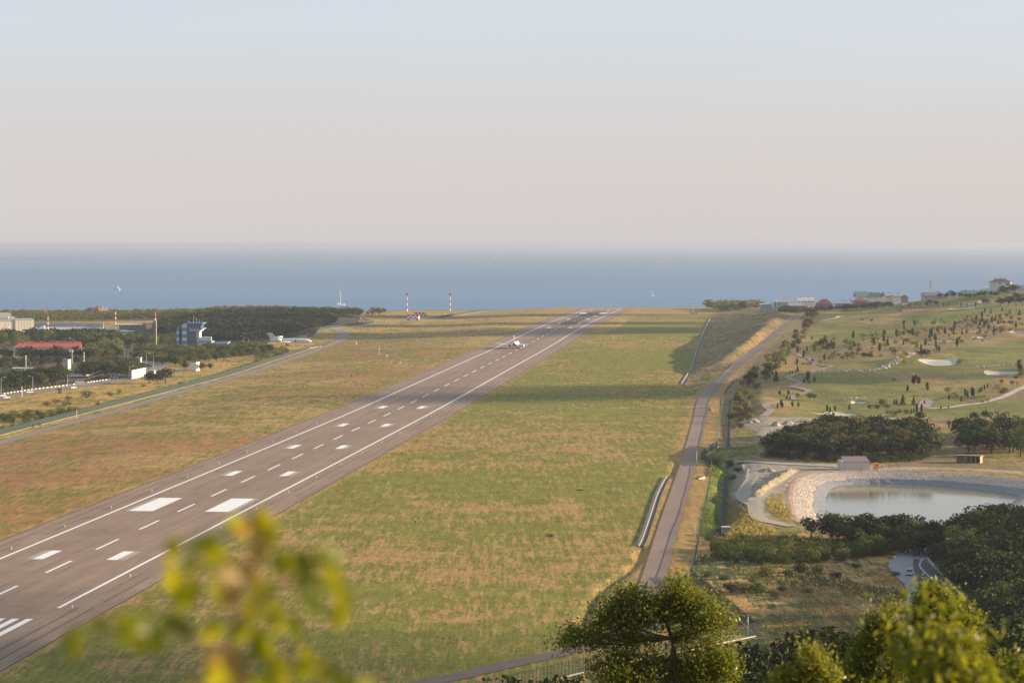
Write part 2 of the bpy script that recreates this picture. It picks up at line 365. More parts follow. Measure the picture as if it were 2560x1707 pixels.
# verge of the perimeter roads, berm, strip outside the fence
put(ss(9, 5, np.abs(X - rdx)) * (Y > 540) * (Y < 3100), STRAW * .75 + RUST * .25, GOLD * .8, .1, 0)
berm = (X > dxx + 3) & (X < rdx - 4) & (Y > 1745) & (Y < 3500)
put(berm * 1.0, OLIVE * .55 + SOIL * .25, STRAW * .5 + SOIL * .4, .05, 0)
put(ss(-6, 2, X - rgx) * ss(-3, -6, X - rdx) * (Y > 1800), OLIVE * .5 + SOIL * .25, STRAW * .3 + SOIL * .55, .0, 0)
put(ss(0, 2, X - rdx - 4) * ss(1, -1, X - fxx) * (Y > 640), GOLD * .6 + SOIL * .4, STRAW * .8 + RUST * .2, .05, 0)
outr = ss(-1, 1, X - fxx) * (Y > 560)
put(outr, OLIVE * .8 + STRAW * .2, SOIL * .5 + STRAW * .5, .0, 0)
put(outr * ss(24, 14, X - fxx) * (Y < 1150), LUSH * .85, GREEN, -.2, 0)
# dry meadow at the lower right
mead = ((Y < 800) & (X > fxx) & (X / (Y + APEX) < .2)) * ss(500, 560, Y)
put(mead, C3(.090, .110, .032), C3(.42, .245, .085), .12 + (W2 - .5) * 1.5, 0)
# golf slope
golf = outr * ss(1285, 1330, Y) * ss(16, 34, X - fxx)
rough = ss(.48, .60, fbm(X, Y * .8, 130, 77, 3))[..., None]
put(golf, (OLIVE * .75 + C3(.26, .175, .070) * .45) * (1 - rough) + SOIL * 1.1 * rough, (C3(.195, .185, .050)) * (1 - rough) + STRAW * .9 * rough, .08 + (W - .5) * .5, 0)
def ell(px, py, wpx, hpx): c = P(px, py); a = P(px, py + hpx / 2).y; b = P(px, py - hpx / 2).y; return np.hypot((X - c.x) / (wpx / 2 / F * c.y), (Y - (a + b) / 2) / max((b - a) / 2, 3))
for (px, py, wp, hp) in [(2390, 792, 250, 30), (2560, 805, 90, 26), (2120, 842, 190, 22), (2260, 985, 560, 24), (2130, 950, 330, 36), (2440, 1022, 420, 34), (2520, 878, 330, 40), (2080, 1015, 300, 16), (2060, 868, 160, 20)]:
    put(ss(1.1, .8, ell(px, py, wp, hp)) * golf * (.9 if wp < 260 else .55), C3(.150, .180, .038), C3(.20, .19, .050), -.05)
for (px, py, wp, hp) in [(1990, 915, 130, 30), (1960, 862, 120, 26), (1955, 965, 130, 40), (2180, 800, 140, 14), (2310, 775, 190, 18), (2470, 800, 160, 24), (2300, 945, 120, 30), (1935, 1010, 90, 50), (2540, 955, 90, 24)]:
    put(ss(1.1, .7, ell(px, py, wp, hp)) * golf, SOIL * .5 + STRAW * .5, STRAW * .7 + RUST * .3, .2)
# gravel yards round the pond and above the grove
ps = pond_sdf(X, Y)
def pool(pts): return in_poly(X, Y, PP(pts)) * 1.0
put(pool([(1838, 1165), (1930, 1152), (2110, 1160), (2560, 1178), (2560, 1186), (2400, 1172), (2180, 1180), (2050, 1186), (1990, 1200), (1940, 1245), (1925, 1290), (1990, 1316), (1900, 1312), (1870, 1280), (1830, 1240)]), GRAVEL, GRAVEL * .85 + SOIL * .15, 0)
put(np.exp(-((X - fxx - 12.5) / 3.5) ** 2) * ss(800, 860, Y) * ss(1110, 1070, Y) * 1.3, GRAVEL * .8, GRAVEL * .7 + SOIL * .2, 0)  # bank face turned from the sun, its shade put into the gravel colour
put(ss(24, 14, ps) * (ps > 10) * ss(930, 900, Y) * (X < 130), C3(.22, .21, .05), STRAW * .9, .0)
put(pool([(1872, 1040), (1935, 1043), (2085, 1043), (2190, 1050), (2070, 1058), (2000, 1068), (1950, 1104), (1905, 1104), (1893, 1078), (1850, 1062)]), GRAVEL * .95, GRAVEL * .8 + SOIL * .2, 0)
put(pool([(2180, 1052), (2350, 1046), (2560, 1062), (2560, 1068), (2330, 1068), (2190, 1068)]), SOIL + .03, STRAW * .7 + SOIL * .3, .1)
put(pool([(2240, 1156), (2370, 1140), (2560, 1168), (2560, 1176), (2300, 1166), (2190, 1168)]), SOIL * .9, OLIVE * .7 + SOIL * .3, .0)
# ground under the woods and in the town on the left, and the hillside near the camera
left = ss(4, -4, X - fl)
put(left, OLIVE, GOLD * .7 + STRAW * .3, .18 + (W2 - .5) * .8, 0)
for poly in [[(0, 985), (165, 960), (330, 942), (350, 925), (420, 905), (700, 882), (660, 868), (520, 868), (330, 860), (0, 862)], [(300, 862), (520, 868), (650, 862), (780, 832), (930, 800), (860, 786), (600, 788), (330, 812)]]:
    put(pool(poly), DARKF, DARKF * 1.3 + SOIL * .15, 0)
put(pool([(30, 838), (60, 814), (260, 814), (300, 822), (240, 836)]), GRAVEL * .8, GRAVEL, 0)
put(ss(3480, 3560, Y) * left, DARKF, OLIVE, 0)
put(ss(520, 470, Y), C3(.06, .075, .025), C3(.16, .125, .055), .0, 0)
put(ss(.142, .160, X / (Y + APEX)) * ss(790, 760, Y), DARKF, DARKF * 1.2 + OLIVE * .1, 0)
put((ss(-8, -15, GZ) + ss(3560, 3640, Y) * .6), C3(.17, .15, .11), C3(.11, .11, .06), 0)
idx = np.arange(nv).reshape(X.shape)
quads = np.stack([idx[:-1, :-1], idx[:-1, 1:], idx[1:, 1:], idx[1:, :-1]], -1).reshape(-1, 4)
def ground_material():
    m = bpy.data.materials.new('ground'); t, b = nodes_of(m); L = t.links
    def N(k, **kw):
        n = t.nodes.new(k)
        for a, v in kw.items(): setattr(n, a, v)
        return n
    def A(nm): n = N('ShaderNodeAttribute'); n.attribute_name = nm; return n
    g = N('ShaderNodeNewGeometry'); pos = g.outputs['Position']
    def noise(sc, det=5, rough=.6, st=None):
        s = pos
        if st: mp = N('ShaderNodeMapping'); mp.inputs['Scale'].default_value = st; L.new(pos, mp.inputs[0]); s = mp.outputs[0]
        n = N('ShaderNodeTexNoise'); n.inputs['Scale'].default_value = sc; n.inputs['Detail'].default_value = det; n.inputs['Roughness'].default_value = rough; L.new(s, n.inputs['Vector']); return n.outputs[0]
    def math_(op, a, b_=None, c=None):
        n = N('ShaderNodeMath', operation=op)
        for i, v in enumerate((a, b_, c)):
            if v is None: continue
            if isinstance(v, (int, float)): n.inputs[i].default_value = v
            else: L.new(v, n.inputs[i])
        return n.outputs[0]
    n1, n2, n3 = noise(.022, 8, .62, (1, .8, 1)), noise(.16, 6, .7), noise(1.1, 4, .7)
    kbn, rwn = A('kb').outputs['Fac'], A('rw').outputs['Fac']
    # mowing rows and swaths along the field: narrow across, long in the mowing direction
    def swath(sc, ratio, det=3, rot=-5.3):
        mp = N('ShaderNodeMapping'); mp.inputs['Rotation'].default_value = (0, 0, R(rot)); mp.inputs['Scale'].default_value = (1, ratio, 1); L.new(pos, mp.inputs[0])
        n = N('ShaderNodeTexNoise'); n.inputs['Scale'].default_value = sc; n.inputs['Detail'].default_value = det; n.inputs['Roughness'].default_value = .65; L.new(mp.outputs[0], n.inputs['Vector']); return n.outputs[0]
    wv = N('ShaderNodeTexWave', wave_type='BANDS', bands_direction='X'); wv.inputs['Scale'].default_value = .098; wv.inputs['Distortion'].default_value = 7; wv.inputs['Detail'].default_value = 3; wv.inputs['Detail Scale'].default_value = .7
    mp = N('ShaderNodeMapping'); mp.inputs['Rotation'].default_value = (0, 0, R(-6)); mp.inputs['Scale'].default_value = (1, .16, 1); L.new(pos, mp.inputs[0]); L.new(mp.outputs[0], wv.inputs['Vector'])
    rows = math_('MULTIPLY', math_('SUBTRACT', wv.outputs['Fac'], .5), rwn)
    sw1, sw2, sw3 = swath(.42, .10), swath(1.3, .07), swath(.12, .25)
    def amp(v, k): return math_('MULTIPLY', math_('SUBTRACT', v, .5), k)
    s = math_('ADD', amp(n1, 2.7), amp(noise(.05, 6, .65, (.8, 1, 1)), 2.0))
    for v in (amp(n2, 1.6), amp(n3, .8), amp(sw1, 1.9), amp(sw2, 1.3), amp(sw3, 1.2), math_('MULTIPLY', rows, math_('ADD', .05, noise(.02, 3))), kbn): s = math_('ADD', s, v)
    mr = N('ShaderNodeMapRange', interpolation_type='SMOOTHSTEP'); mr.inputs['From Min'].default_value = -.36; mr.inputs['From Max'].default_value = .36; L.new(s, mr.inputs[0])
    mx = N('ShaderNodeMix', data_type='RGBA'); L.new(mr.outputs[0], mx.inputs['Factor']); L.new(A('ca').outputs['Color'], mx.inputs['A']); L.new(A('cb').outputs['Color'], mx.inputs['B'])
    f = math_('ADD', math_('MULTIPLY', math_('SUBTRACT', noise(.55, 6, .78), .5), 1.7), math_('MULTIPLY', math_('SUBTRACT', noise(.07, 5, .6), .5), .7))
    f = math_('ADD', math_('ADD', f, amp(sw2, 1.1)), math_('ADD', 1.0, amp(sw1, .7)))
    mu = N('ShaderNodeMix', data_type='RGBA', blend_type='MULTIPLY'); mu.inputs['Factor'].default_value = 1; L.new(mx.outputs['Result'], mu.inputs['A']); L.new(f, mu.inputs['B'])
    L.new(mu.outputs['Result'], b.inputs['Base Color']); b.inputs['Roughness'].default_value = .95; b.inputs['Specular IOR Level'].default_value = .1
    bp = N('ShaderNodeBump'); bp.inputs['Strength'].default_value = .55; bp.inputs['Distance'].default_value = .5
    L.new(math_('ADD', n3, math_('MULTIPLY', n2, 1.5)), bp.inputs['Height']); L.new(bp.outputs[0], b.inputs['Normal'])
    return m
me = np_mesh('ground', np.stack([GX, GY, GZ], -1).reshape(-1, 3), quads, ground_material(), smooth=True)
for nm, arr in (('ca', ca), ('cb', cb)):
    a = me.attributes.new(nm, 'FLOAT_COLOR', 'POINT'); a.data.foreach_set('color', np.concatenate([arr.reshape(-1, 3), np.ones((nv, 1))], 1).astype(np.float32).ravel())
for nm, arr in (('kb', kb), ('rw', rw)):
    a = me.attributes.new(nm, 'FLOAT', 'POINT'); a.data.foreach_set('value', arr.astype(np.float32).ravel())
tag(link('ground', me), 'rolling ground of dry and green grass from the hillside to the coast', kind='structure')

# ------------------------------------------------------------------ sea and pond water
def water_mat(name, col, rough, sc, bump, st=(1, 1, 1), dist=1.0, spec=.5):
    m = bpy.data.materials.new(name); t, b = nodes_of(m)
    b.inputs['Base Color'].default_value = (*col, 1); b.inputs['Roughness'].default_value = rough; b.inputs['Specular IOR Level'].default_value = spec; b.inputs['IOR'].default_value = 1.33
    g = t.nodes.new('ShaderNodeNewGeometry'); mp = t.nodes.new('ShaderNodeMapping'); mp.inputs['Scale'].default_value = st; t.links.new(g.outputs['Position'], mp.inputs[0])
    n = t.nodes.new('ShaderNodeTexNoise'); n.inputs['Scale'].default_value = sc; n.inputs['Detail'].default_value = 4; t.links.new(mp.outputs[0], n.inputs['Vector'])
    bp = t.nodes.new('ShaderNodeBump'); bp.inputs['Strength'].default_value = bump; bp.inputs['Distance'].default_value = dist; t.links.new(n.outputs[0], bp.inputs['Height']); t.links.new(bp.outputs[0], b.inputs['Normal'])
    n2 = t.nodes.new('ShaderNodeTexNoise'); n2.inputs['Scale'].default_value = sc * .006; n2.inputs['Detail'].default_value = 7; m2 = t.nodes.new('ShaderNodeMapping'); m2.inputs['Scale'].default_value = (.35, 1, 1); t.links.new(g.outputs['Position'], m2.inputs[0]); t.links.new(m2.outputs[0], n2.inputs['Vector'])
    rp = t.nodes.new('ShaderNodeMapRange'); rp.inputs['From Min'].default_value = .3; rp.inputs['From Max'].default_value = .7; rp.inputs['To Min'].default_value = .74; rp.inputs['To Max'].default_value = 1.26; t.links.new(n2.outputs[0], rp.inputs[0])
    mu = t.nodes.new('ShaderNodeMix'); mu.data_type = 'RGBA'; mu.blend_type = 'MULTIPLY'; mu.inputs['Factor'].default_value = 1; mu.inputs['A'].default_value = (*col, 1); t.links.new(rp.outputs[0], mu.inputs['B']); t.links.new(mu.outputs['Result'], b.inputs['Base Color'])
    return m
ys = np.geomspace(3300, 100000, 60); xs = np.linspace(-.62, .62, 41)
sx = xs[None] * ys[:, None] * 1.2; sv = np.stack([sx, np.repeat(ys[:, None], 41, 1), np.full(sx.shape, SEA)], -1).reshape(-1, 3)
si = np.arange(len(sv)).reshape(60, 41); sq = np.stack([si[:-1, :-1], si[:-1, 1:], si[1:, 1:], si[1:, :-1]], -1).reshape(-1, 4)
tag(link('sea', np_mesh('sea', sv, sq, water_mat('sea water', (.086, .180, .295), .45, .05, .35, (1, .5, 1), 2.0))), 'calm blue sea out to the hazy horizon', kind='structure')

# haze: one closed box round the camera, the land and the sea
hz = bpy.data.materials.new('haze'); hz.use_nodes = True; t = hz.node_tree; t.nodes.clear()
pv = t.nodes.new('ShaderNodeVolumePrincipled'); pv.inputs['Density'].default_value = HAZE_DENSITY; pv.inputs['Color'].default_value = (*HAZE_COLOR, 1); pv.inputs['Anisotropy'].default_value = .2
t.links.new(pv.outputs[0], t.nodes.new('ShaderNodeOutputMaterial').inputs['Volume'])
hb = MB(); hb.box(-80000, 80000, -400, 101000, SEA - 12, 98)
tag(hb.build('haze', hz), 'pale evening haze over the airfield and the sea', kind='stuff')
# ------------------------------------------------------------------ runway and its markings
ASPH = bpy.data.materials.new('runway asphalt')
def asphalt(m, col, seam=True):
    t, b = nodes_of(m); L = t.links
    tc = t.nodes.new('ShaderNodeTexCoord'); ob = tc.outputs['Object']
    def mapn(st): mp = t.nodes.new('ShaderNodeMapping'); mp.inputs['Scale'].default_value = st; L.new(ob, mp.inputs[0]); return mp.outputs[0]
    def nz(src, sc, det=5): n = t.nodes.new('ShaderNodeTexNoise'); n.inputs['Scale'].default_value = sc; n.inputs['Detail'].default_value = det; n.inputs['Roughness'].default_value = .65; L.new(src, n.inputs['Vector']); return n.outputs[0]
    def rng_(v, a, b_, c, d): n = t.nodes.new('ShaderNodeMapRange'); n.inputs['From Min'].default_value = a; n.inputs['From Max'].default_value = b_; n.inputs['To Min'].default_value = c; n.inputs['To Max'].default_value = d; L.new(v, n.inputs[0]); return n.outputs[0]
    def mul(a, f):
        n = t.nodes.new('ShaderNodeMix'); n.data_type = 'RGBA'; n.blend_type = 'MULTIPLY'; n.inputs['Factor'].default_value = 1
        if isinstance(a, tuple): n.inputs['A'].default_value = (*a, 1)
        else: L.new(a, n.inputs['A'])
        L.new(f, n.inputs['B']); return n.outputs['Result']
    c = mul(col, rng_(nz(mapn((.25, .012, 1)), 1.0), .3, .7, .84, 1.14))           # long streaks along the paving
    c = mul(c, rng_(nz(mapn((1, 1, 1)), .05), .3, .7, .90, 1.08))
    c = mul(c, rng_(nz(mapn((1, 1, 1)), 1.6, 3), .3, .7, .93, 1.06))
    if seam:
        w_ = t.nodes.new('ShaderNodeTexWave'); w_.bands_direction = 'X'; w_.inputs['Scale'].default_value = .0419; w_.inputs['Distortion'].default_value = .25; w_.inputs['Detail'].default_value = 3; w_.inputs['Detail Scale'].default_value = .25
        L.new(mapn((1, .08, 1)), w_.inputs['Vector']); brk = nz(mapn((.3, .03, 1)), 1.3, 3)
        sm = t.nodes.new('ShaderNodeMath'); sm.operation = 'MULTIPLY'; L.new(rng_(w_.outputs['Fac'], .965, 1.0, 0, 1), sm.inputs[0]); L.new(rng_(brk, .45, .6, 0, 1), sm.inputs[1])
        c = mul(c, rng_(sm.outputs[0], 0, 1, 1, .62))
        dn = t.nodes.new('ShaderNodeTexNoise'); dn.inputs['Scale'].default_value = .12; dn.inputs['Detail'].default_value = 4; L.new(ob, dn.inputs['Vector'])   # wandering cracks
        dm = t.nodes.new('ShaderNodeMix'); dm.data_type = 'RGBA'; dm.blend_type = 'ADD'; dm.inputs['Factor'].default_value = 14; dm.clamp_factor = False; L.new(ob, dm.inputs['A']); L.new(dn.outputs['Color'], dm.inputs['B'])
        vo = t.nodes.new('ShaderNodeTexVoronoi'); vo.feature = 'DISTANCE_TO_EDGE'; vo.inputs['Scale'].default_value = .045; L.new(dm.outputs['Result'], vo.inputs['Vector'])
        ck = t.nodes.new('ShaderNodeMath'); ck.operation = 'MULTIPLY'; L.new(rng_(vo.outputs['Distance'], .003, .011, 1, 0), ck.inputs[0]); L.new(rng_(nz(mapn((1, .4, 1)), .03, 3), .47, .58, 0, 1), ck.inputs[1]); c = mul(c, rng_(ck.outputs[0], 0, 1, 1, .62))
        at = t.nodes.new('ShaderNodeAttribute'); at.attribute_name = 'rubber'                 # tyre rubber in the touchdown zones
        ru = t.nodes.new('ShaderNodeMath'); ru.operation = 'MULTIPLY'; L.new(at.outputs['Fac'], ru.inputs[0]); L.new(rng_(nz(mapn((.5, .01, 1)), 1), .25, .7, .6, 1.1), ru.inputs[1])
        c = mul(c, rng_(ru.outputs[0], 0, 1, 1, .17))
    L.new(c, b.inputs['Base Color']); b.inputs['Roughness'].default_value = .85; b.inputs['Specular IOR Level'].default_value = .25
asphalt(ASPH, (.272, .184, .126))
WHITE = mat('white runway paint', (.80, .78, .74), .7, .10, .8)
FADED = mat('worn runway paint', (.36, .31, .265), .8, .25, .9)
RY0, RY1 = 420.0, 3560.0
AX = np.array([.0930, 1.0]) / math.hypot(.0930, 1); PX = np.array([AX[1], -AX[0]])
def rw_pt(yc, u): return (float(xc(yc)) + PX[0] * u, yc + PX[1] * u)     # yc: distance of the point's foot on the centre line
def rw_z(y): return float(zr(y))
# object frame of the runway: x across, y along (so that its material can run along the paving)
rz_ = -math.atan2(AX[0], AX[1]); RW0 = rw_pt(RY0, 0)
def rl(yc, u, dz): x, y = rw_pt(yc, u); dx, dy = x - RW0[0], y - RW0[1]; return (dx * PX[0] + dy * PX[1], dx * AX[0] + dy * AX[1], rw_z(y) + dz)
yy = np.arange(RY0, RY1 + .1, 10.0); uu = np.array([-35, -30, -23, -16, -10, -6, -3, 0, 3, 6, 10, 16, 23, 30, 35.0])
rv = np.array([rl(a, u, .10 - .06 * abs(u) / 35) for a in yy for u in uu]); ri = np.arange(len(rv)).reshape(len(yy), len(uu))
rme = np_mesh('runway', rv, np.stack([ri[:-1, :-1], ri[:-1, 1:], ri[1:, 1:], ri[1:, :-1]], -1).reshape(-1, 4), ASPH)
rub = np.array([math.exp(-(u / 7.5) ** 2) * float(ss(2560, 2800, a) * ss(3330, 3200, a)) + .28 * math.exp(-(u / 7) ** 2) * float(ss(1900, 2300, a) * ss(3400, 3300, a)) + .12 * math.exp(-(u / 7) ** 2) * float(ss(800, 1000, a)) for a in yy for u in uu])
at_ = rme.attributes.new('rubber', 'FLOAT', 'POINT'); at_.data.foreach_set('value', rub.astype(np.float32))
RWY = link('runway', rme, None, (RW0[0], RW0[1], 0), rz_)
tag(RWY, 'long brown asphalt runway with white markings running out towards the sea', kind='structure')
def rw_strip(name, y0, y1, u0, u1, m, dz=.13, step=20.0):
    n = max(1, int(round((y1 - y0) / step))); a = np.linspace(y0, y1, n + 1)
    v = [rl(q, u, dz - .06 * abs(u) / 35) for q in a for u in (u0, u1)]; f = [(2 * i, 2 * i + 1, 2 * i + 3, 2 * i + 2) for i in range(n)]
    return link(name, np_mesh(name, np.array(v), np.array(f), m), RWY)
rw_strip('side_line', 650, 3440, -22.5, -21.5, WHITE); rw_strip('side_line', 640, 3440, 21.5, 22.5, WHITE)
y = 598.0
while y < 3420:
    rw_strip('centre_dash', y, y + 27, -.45, .45, WHITE, step=9); y += 54.5
for yc, L_, nm in [(737, 21, 't'), (872, 46, 'a'), (1008, 21, 't'), (1144, 21, 't'), (1284, 21, 't'), (1424, 21, 't')]:
    for s in (-1, 1):
        a, b = (9.0, 17.3) if nm == 'a' else (9.3, 12.5)
        rw_strip('aiming_point_mark' if nm == 'a' else 'touchdown_mark', yc, yc + L_, s * a, s * b, WHITE, step=8)
        rw_strip('faded_mark', yc, yc + L_, s * (b + .02), s * (b + (1.7 if nm == 'a' else 2.2)), FADED, step=8)
for yc, L_, a, b in [(2612, 22, 9, 13), (2752, 22, 9, 13), (2892, 22, 9, 13), (3032, 22, 9, 13), (3160, 48, 8.5, 17), (3312, 22, 9, 13)]:
    for s in (-1, 1): rw_strip('aiming_point_mark' if L_ > 40 else 'touchdown_mark', yc, yc + L_, s * a, s * b, WHITE, step=8)
for yc in (590.0, 3452.0):
    for k in range(12):
        u = (k - 5.5) * 3.45 + (1.2 if k > 5 else -1.2); rw_strip('threshold_stripe', yc, yc + 31, u - .9, u + .9, WHITE, step=8)
lamp_m = mat('runway lamp', (.5, .46, .38), .4, .1)
lb = MB(); lb.tube([(0, 0, 0), (0, 0, .25)], .10, 6); lb.loft([(-.13, 0, .33, .1, .1), (0, 0, .36, .2, .14), (.13, 0, .33, .1, .1)], 8); lme = lb.mesh('lamp_body', lamp_m)
EDGE = mat('dark runway joint', (.075, .058, .045), .9, .3, .5)
for s_ in (-1, 1):
    rw_strip('shoulder_edge', RY0, RY1, s_ * 34.9, s_ * 35.5, EDGE, .1)
    rgj = random.Random(5 + s_)
    for u_ in (26.8, 30.6):
        y_ = 560.0
        while y_ < 1900:
            L_ = 25 + 70 * rgj.random(); rw_strip('joint_line', y_, y_ + L_, s_ * u_, s_ * (u_ + .22 + .15 * rgj.random()), EDGE, .12); y_ += L_ + 8 + 40 * rgj.random()
k = 0
for yc in np.arange(640, 1500, 60.0):
    for s in (-1, 1):
        x_, y_ = rw_pt(yc, s * 25.5); nm = 'left' if s < 0 else 'right'
        o = link('runway_edge_light', lme, None, (x_, y_, rw_z(y_) + .05), None, 1.6)
        fy, fn_ = min([(605, 'threshold stripes'), (748, 'nearest touchdown marks'), (895, 'big aiming point marks'), (1018, 'second touchdown marks'), (1154, 'third touchdown marks'), (1294, 'fourth touchdown marks'), (1434, 'fifth touchdown marks')], key=lambda q: abs(q[0] - yc))
        tag(o, 'small edge light outside the %s side line, %s the %s' % (nm, 'before' if yc < fy - 22 else ('beyond' if yc > fy + 22 else 'level with'), fn_), 'light', 'edge lights along the %s side line' % nm)

# ------------------------------------------------------------------ roads and paths laid over the ground
def strip(name, path, width, m, dz=.18, label=None, kind='structure', parent=None, n=6, offs=None):
    """a ribbon that follows the ground; path in world x, y"""
    p = smooth_path(path, n); d = np.gradient(p, axis=0); d /= np.linalg.norm(d, axis=1, keepdims=True) + 1e-9; nrm = np.stack([d[:, 1], -d[:, 0]], 1)
    wd = np.interp(np.linspace(0, 1, len(p)), np.linspace(0, 1, len(width)), width) if hasattr(width, '__len__') else np.full(len(p), width)
    ks = np.array([-1, -.5, 0, .5, 1]) if offs is None else None
    cols = [p + nrm * (wd[:, None] / 2 * k) for k in ks] if offs is None else [p + nrm * k for k in offs]
    q = np.stack(cols, 1); z = gz(q[..., 0].ravel(), q[..., 1].ravel()).reshape(q.shape[:2]); z = np.maximum(z, (z[:, :1] + z[:, -1:]) / 2) + dz
    v = np.concatenate([q, z[..., None]], -1).reshape(-1, 3); ii = np.arange(len(v)).reshape(q.shape[:2])
    o = link(name, np_mesh(name, v, np.stack([ii[:-1, :-1], ii[:-1, 1:], ii[1:, 1:], ii[1:, :-1]], -1).reshape(-1, 4), m, smooth=True), parent)
    if parent is None: tag(o, label, kind=kind)
    return o
def poly_sheet(name, pts, m, label=None, dz=.15, kind='structure', step=None, cat=None, parent=None, inner=(1, .8, .6, .4, .2)):
    """a smooth-edged patch lying on the ground: rings shrink towards its centre"""
    L = smooth_loop(pts, 6); c = L.mean(0); v = []
    for k in inner: v.append(c + (L - c) * k)
    v = np.vstack(v + [c[None]]); n = len(L); f = []
    for r in range(len(inner) - 1):
        for i in range(n): f.append((r * n + i, r * n + (i + 1) % n, (r + 1) * n + (i + 1) % n, (r + 1) * n + i))
    b = (len(inner) - 1) * n
    for i in range(n): f.append((b + i, b + (i + 1) % n, len(v) - 1, len(v) - 1))
    me = bpy.data.meshes.new(name); me.from_pydata([(a[0], a[1], h + dz) for a, h in zip(v, gz(v[:, 0], v[:, 1]))], [], [tuple(dict.fromkeys(q)) for q in f]); me.materials.append(m)
    me.polygons.foreach_set('use_smooth', [True] * len(f)); me.update()
    o = link(name, me, parent)
    if parent is None: tag(o, label, cat, kind=kind)
    return o
ROADM = mat('road asphalt', (.235, .165, .128), .9, .16, .12, stretch=(1, .2, 1))
GREYM = mat('grey asphalt', (.235, .195, .155), .85, .18, .15)
NEWM = mat('blue grey concrete road', (.30, .29, .28), .8, .12, .2)
PALE = mat('pale concrete', (.50, .44, .36), .85, .15, .3)
CONC = mat('grey concrete', (.30, .27, .235), .85, .22, .4)
DUST = mat('dusty track', (.38, .315, .23), .95, .22, .35)
CARTM = mat('reddish cart path', (.33, .235, .20), .9, .15, .3)
DARKC = mat('dark shade concrete', (.10, .09, .08), .8, .3, .3)  # the drains' shade is put into this colour
BLK = mat('shaded drain stone', (.045, .042, .036), .9, .4, .6)  # trench shade put into the colour of bed and walls
SAND = mat('bunker sand', (.56, .49, .40), .95, .08, .5)
WPAINT = mat('white paint', (.80, .79, .76), .6, .08, 1.0)
BPAINT = mat('black paint', (.03, .03, .03), .6, .2, 1.0)
strip('perimeter_road', [(22, 575), (30, 622)] + [(x_, y_) for y_, x_ in ROADX if 560 < y_ < 3000], 6.8, ROADM, .2, 'brownish patrol road running along the foot of the right embankment')
# cross marks where the road was patched
strip('perimeter_road', PP([(-30, 1116), (0, 1108), (120, 1073), (218, 1047), (340, 1013), (468, 976), (560, 951), (653, 924), (740, 894), (812, 868), (850, 851), (862, 838), (848, 828), (836, 822)]), [7, 7, 7, 7, 7, 7, 7, 7, 9, 10, 12], GREYM, .2, 'narrow grey patrol road beside the green fence on the left')
strip('perimeter_road', PP([(836, 824), (900, 816), (990, 806), (1100, 797), (1200, 789), (1330, 778)]), 7, CONC, .25, 'pale track round the far left corner of the airfield')
strip('road', PP([(-40, 1002), (0, 994), (80, 981), (170, 970), (255, 957), (345, 944), (420, 930), (500, 916)]), [15, 15, 15, 14, 14, 12, 8, 7], GREYM, .2, 'grey town road with black and white kerbs on the left')
strip('road', PP([(262, 912), (300, 904), (350, 905), (400, 915), (345, 942)]), [16, 22, 18, 12, 10], GREYM, .2, 'grey forecourt road among the trees by the town road')
strip('road', PP([(150, 838), (200, 846), (260, 852), (330, 858)]), 14, GREYM, .2, 'grey access road in front of the hangar apron')
poly_sheet('apron', PP([(48, 826), (58, 820), (110, 818), (170, 815), (212, 816), (205, 821), (150, 824), (100, 826)]), PALE, 'pale concrete apron beside the white hangar', .3)
strip('service_road', PP([(1040, 1712), (1150, 1690), (1300, 1655), (1430, 1627), (1530, 1598), (1640, 1560), (1700, 1540)]), [6, 6, 6, 6, 7, 9, 10], mat('dark road asphalt', (.15, .115, .095), .9, .2, .15), .2, 'grey patrol road inside the near fence with green posts')
ROADR = PP([(2420, 1383), (2350, 1378), (2308, 1383), (2272, 1398), (2258, 1416), (2275, 1440), (2300, 1465), (2308, 1490), (2298, 1520), (2270, 1555), (2235, 1590), (2180, 1625), (2080, 1648), (1960, 1655), (1860, 1664), (1780, 1680)])
strip('car_road', ROADR, 8.2, NEWM, .22, 'blue grey road curving down between the meadow and the dark wood')
SIDE1 = PP([(2288, 1398), (2300, 1412), (2320, 1436), (2345, 1466), (2385, 1510)])
strip('pavement', SIDE1, [.6, 4, 7, 9, 11], mat('dark pavement', (.085, .075, .075), .85, .2, .3), .30, 'dark asphalt pavement on the wood side of the curving road')
def kerb(path, side_off, name_label, seg=2.2, h=.35, wd=.4, wht=2):
    p = smooth_path(path, 12); d = np.gradient(p, axis=0); d /= np.linalg.norm(d, axis=1, keepdims=True); p = p + np.stack([d[:, 1], -d[:, 0]], 1) * side_off
    s = np.concatenate([[0], np.cumsum(np.linalg.norm(np.diff(p, axis=0), axis=1))]); n = int(s[-1] / seg)
    q = np.stack([np.interp(np.arange(n + 1) * seg, s, p[:, 0]), np.interp(np.arange(n + 1) * seg, s, p[:, 1])], 1); z = gz(q[:, 0], q[:, 1]) + .15
    m = MB()
    for i in range(n):
        a, b = q[i], q[i + 1]; t = (b - a) / seg; nn = np.array([t[1], -t[0]]) * wd / 2; b = b - t * .04
        m.hexa([(*(a - nn), z[i] - .3), (*(a + nn), z[i] - .3), (*(b + nn), z[i + 1] - .3), (*(b - nn), z[i + 1] - .3), (*(a - nn), z[i] + h), (*(a + nn), z[i] + h), (*(b + nn), z[i + 1] + h), (*(b - nn), z[i + 1] + h)], i % wht == 0 and 1 or 0)
    o = m.build('kerb', [WPAINT, BPAINT]); tag(o, name_label, 'kerb'); return o
kerb(PP([(-30, 993), (0, 986), (80, 974), (170, 963), (212, 957)]), 0, 'black and white kerb along the far side of the town road near the pale trailer', 2.6, .32, .4)
kerb(PP([(215, 957), (262, 950), (305, 945), (345, 938)]), 0, 'black and white kerb of the town road running to the cream wall', 2.6, .32, .4)
kerb(ROADR[2:12], -4.6, 'black and white kerb on the meadow side of the curving road', 1.5, .35, .5)
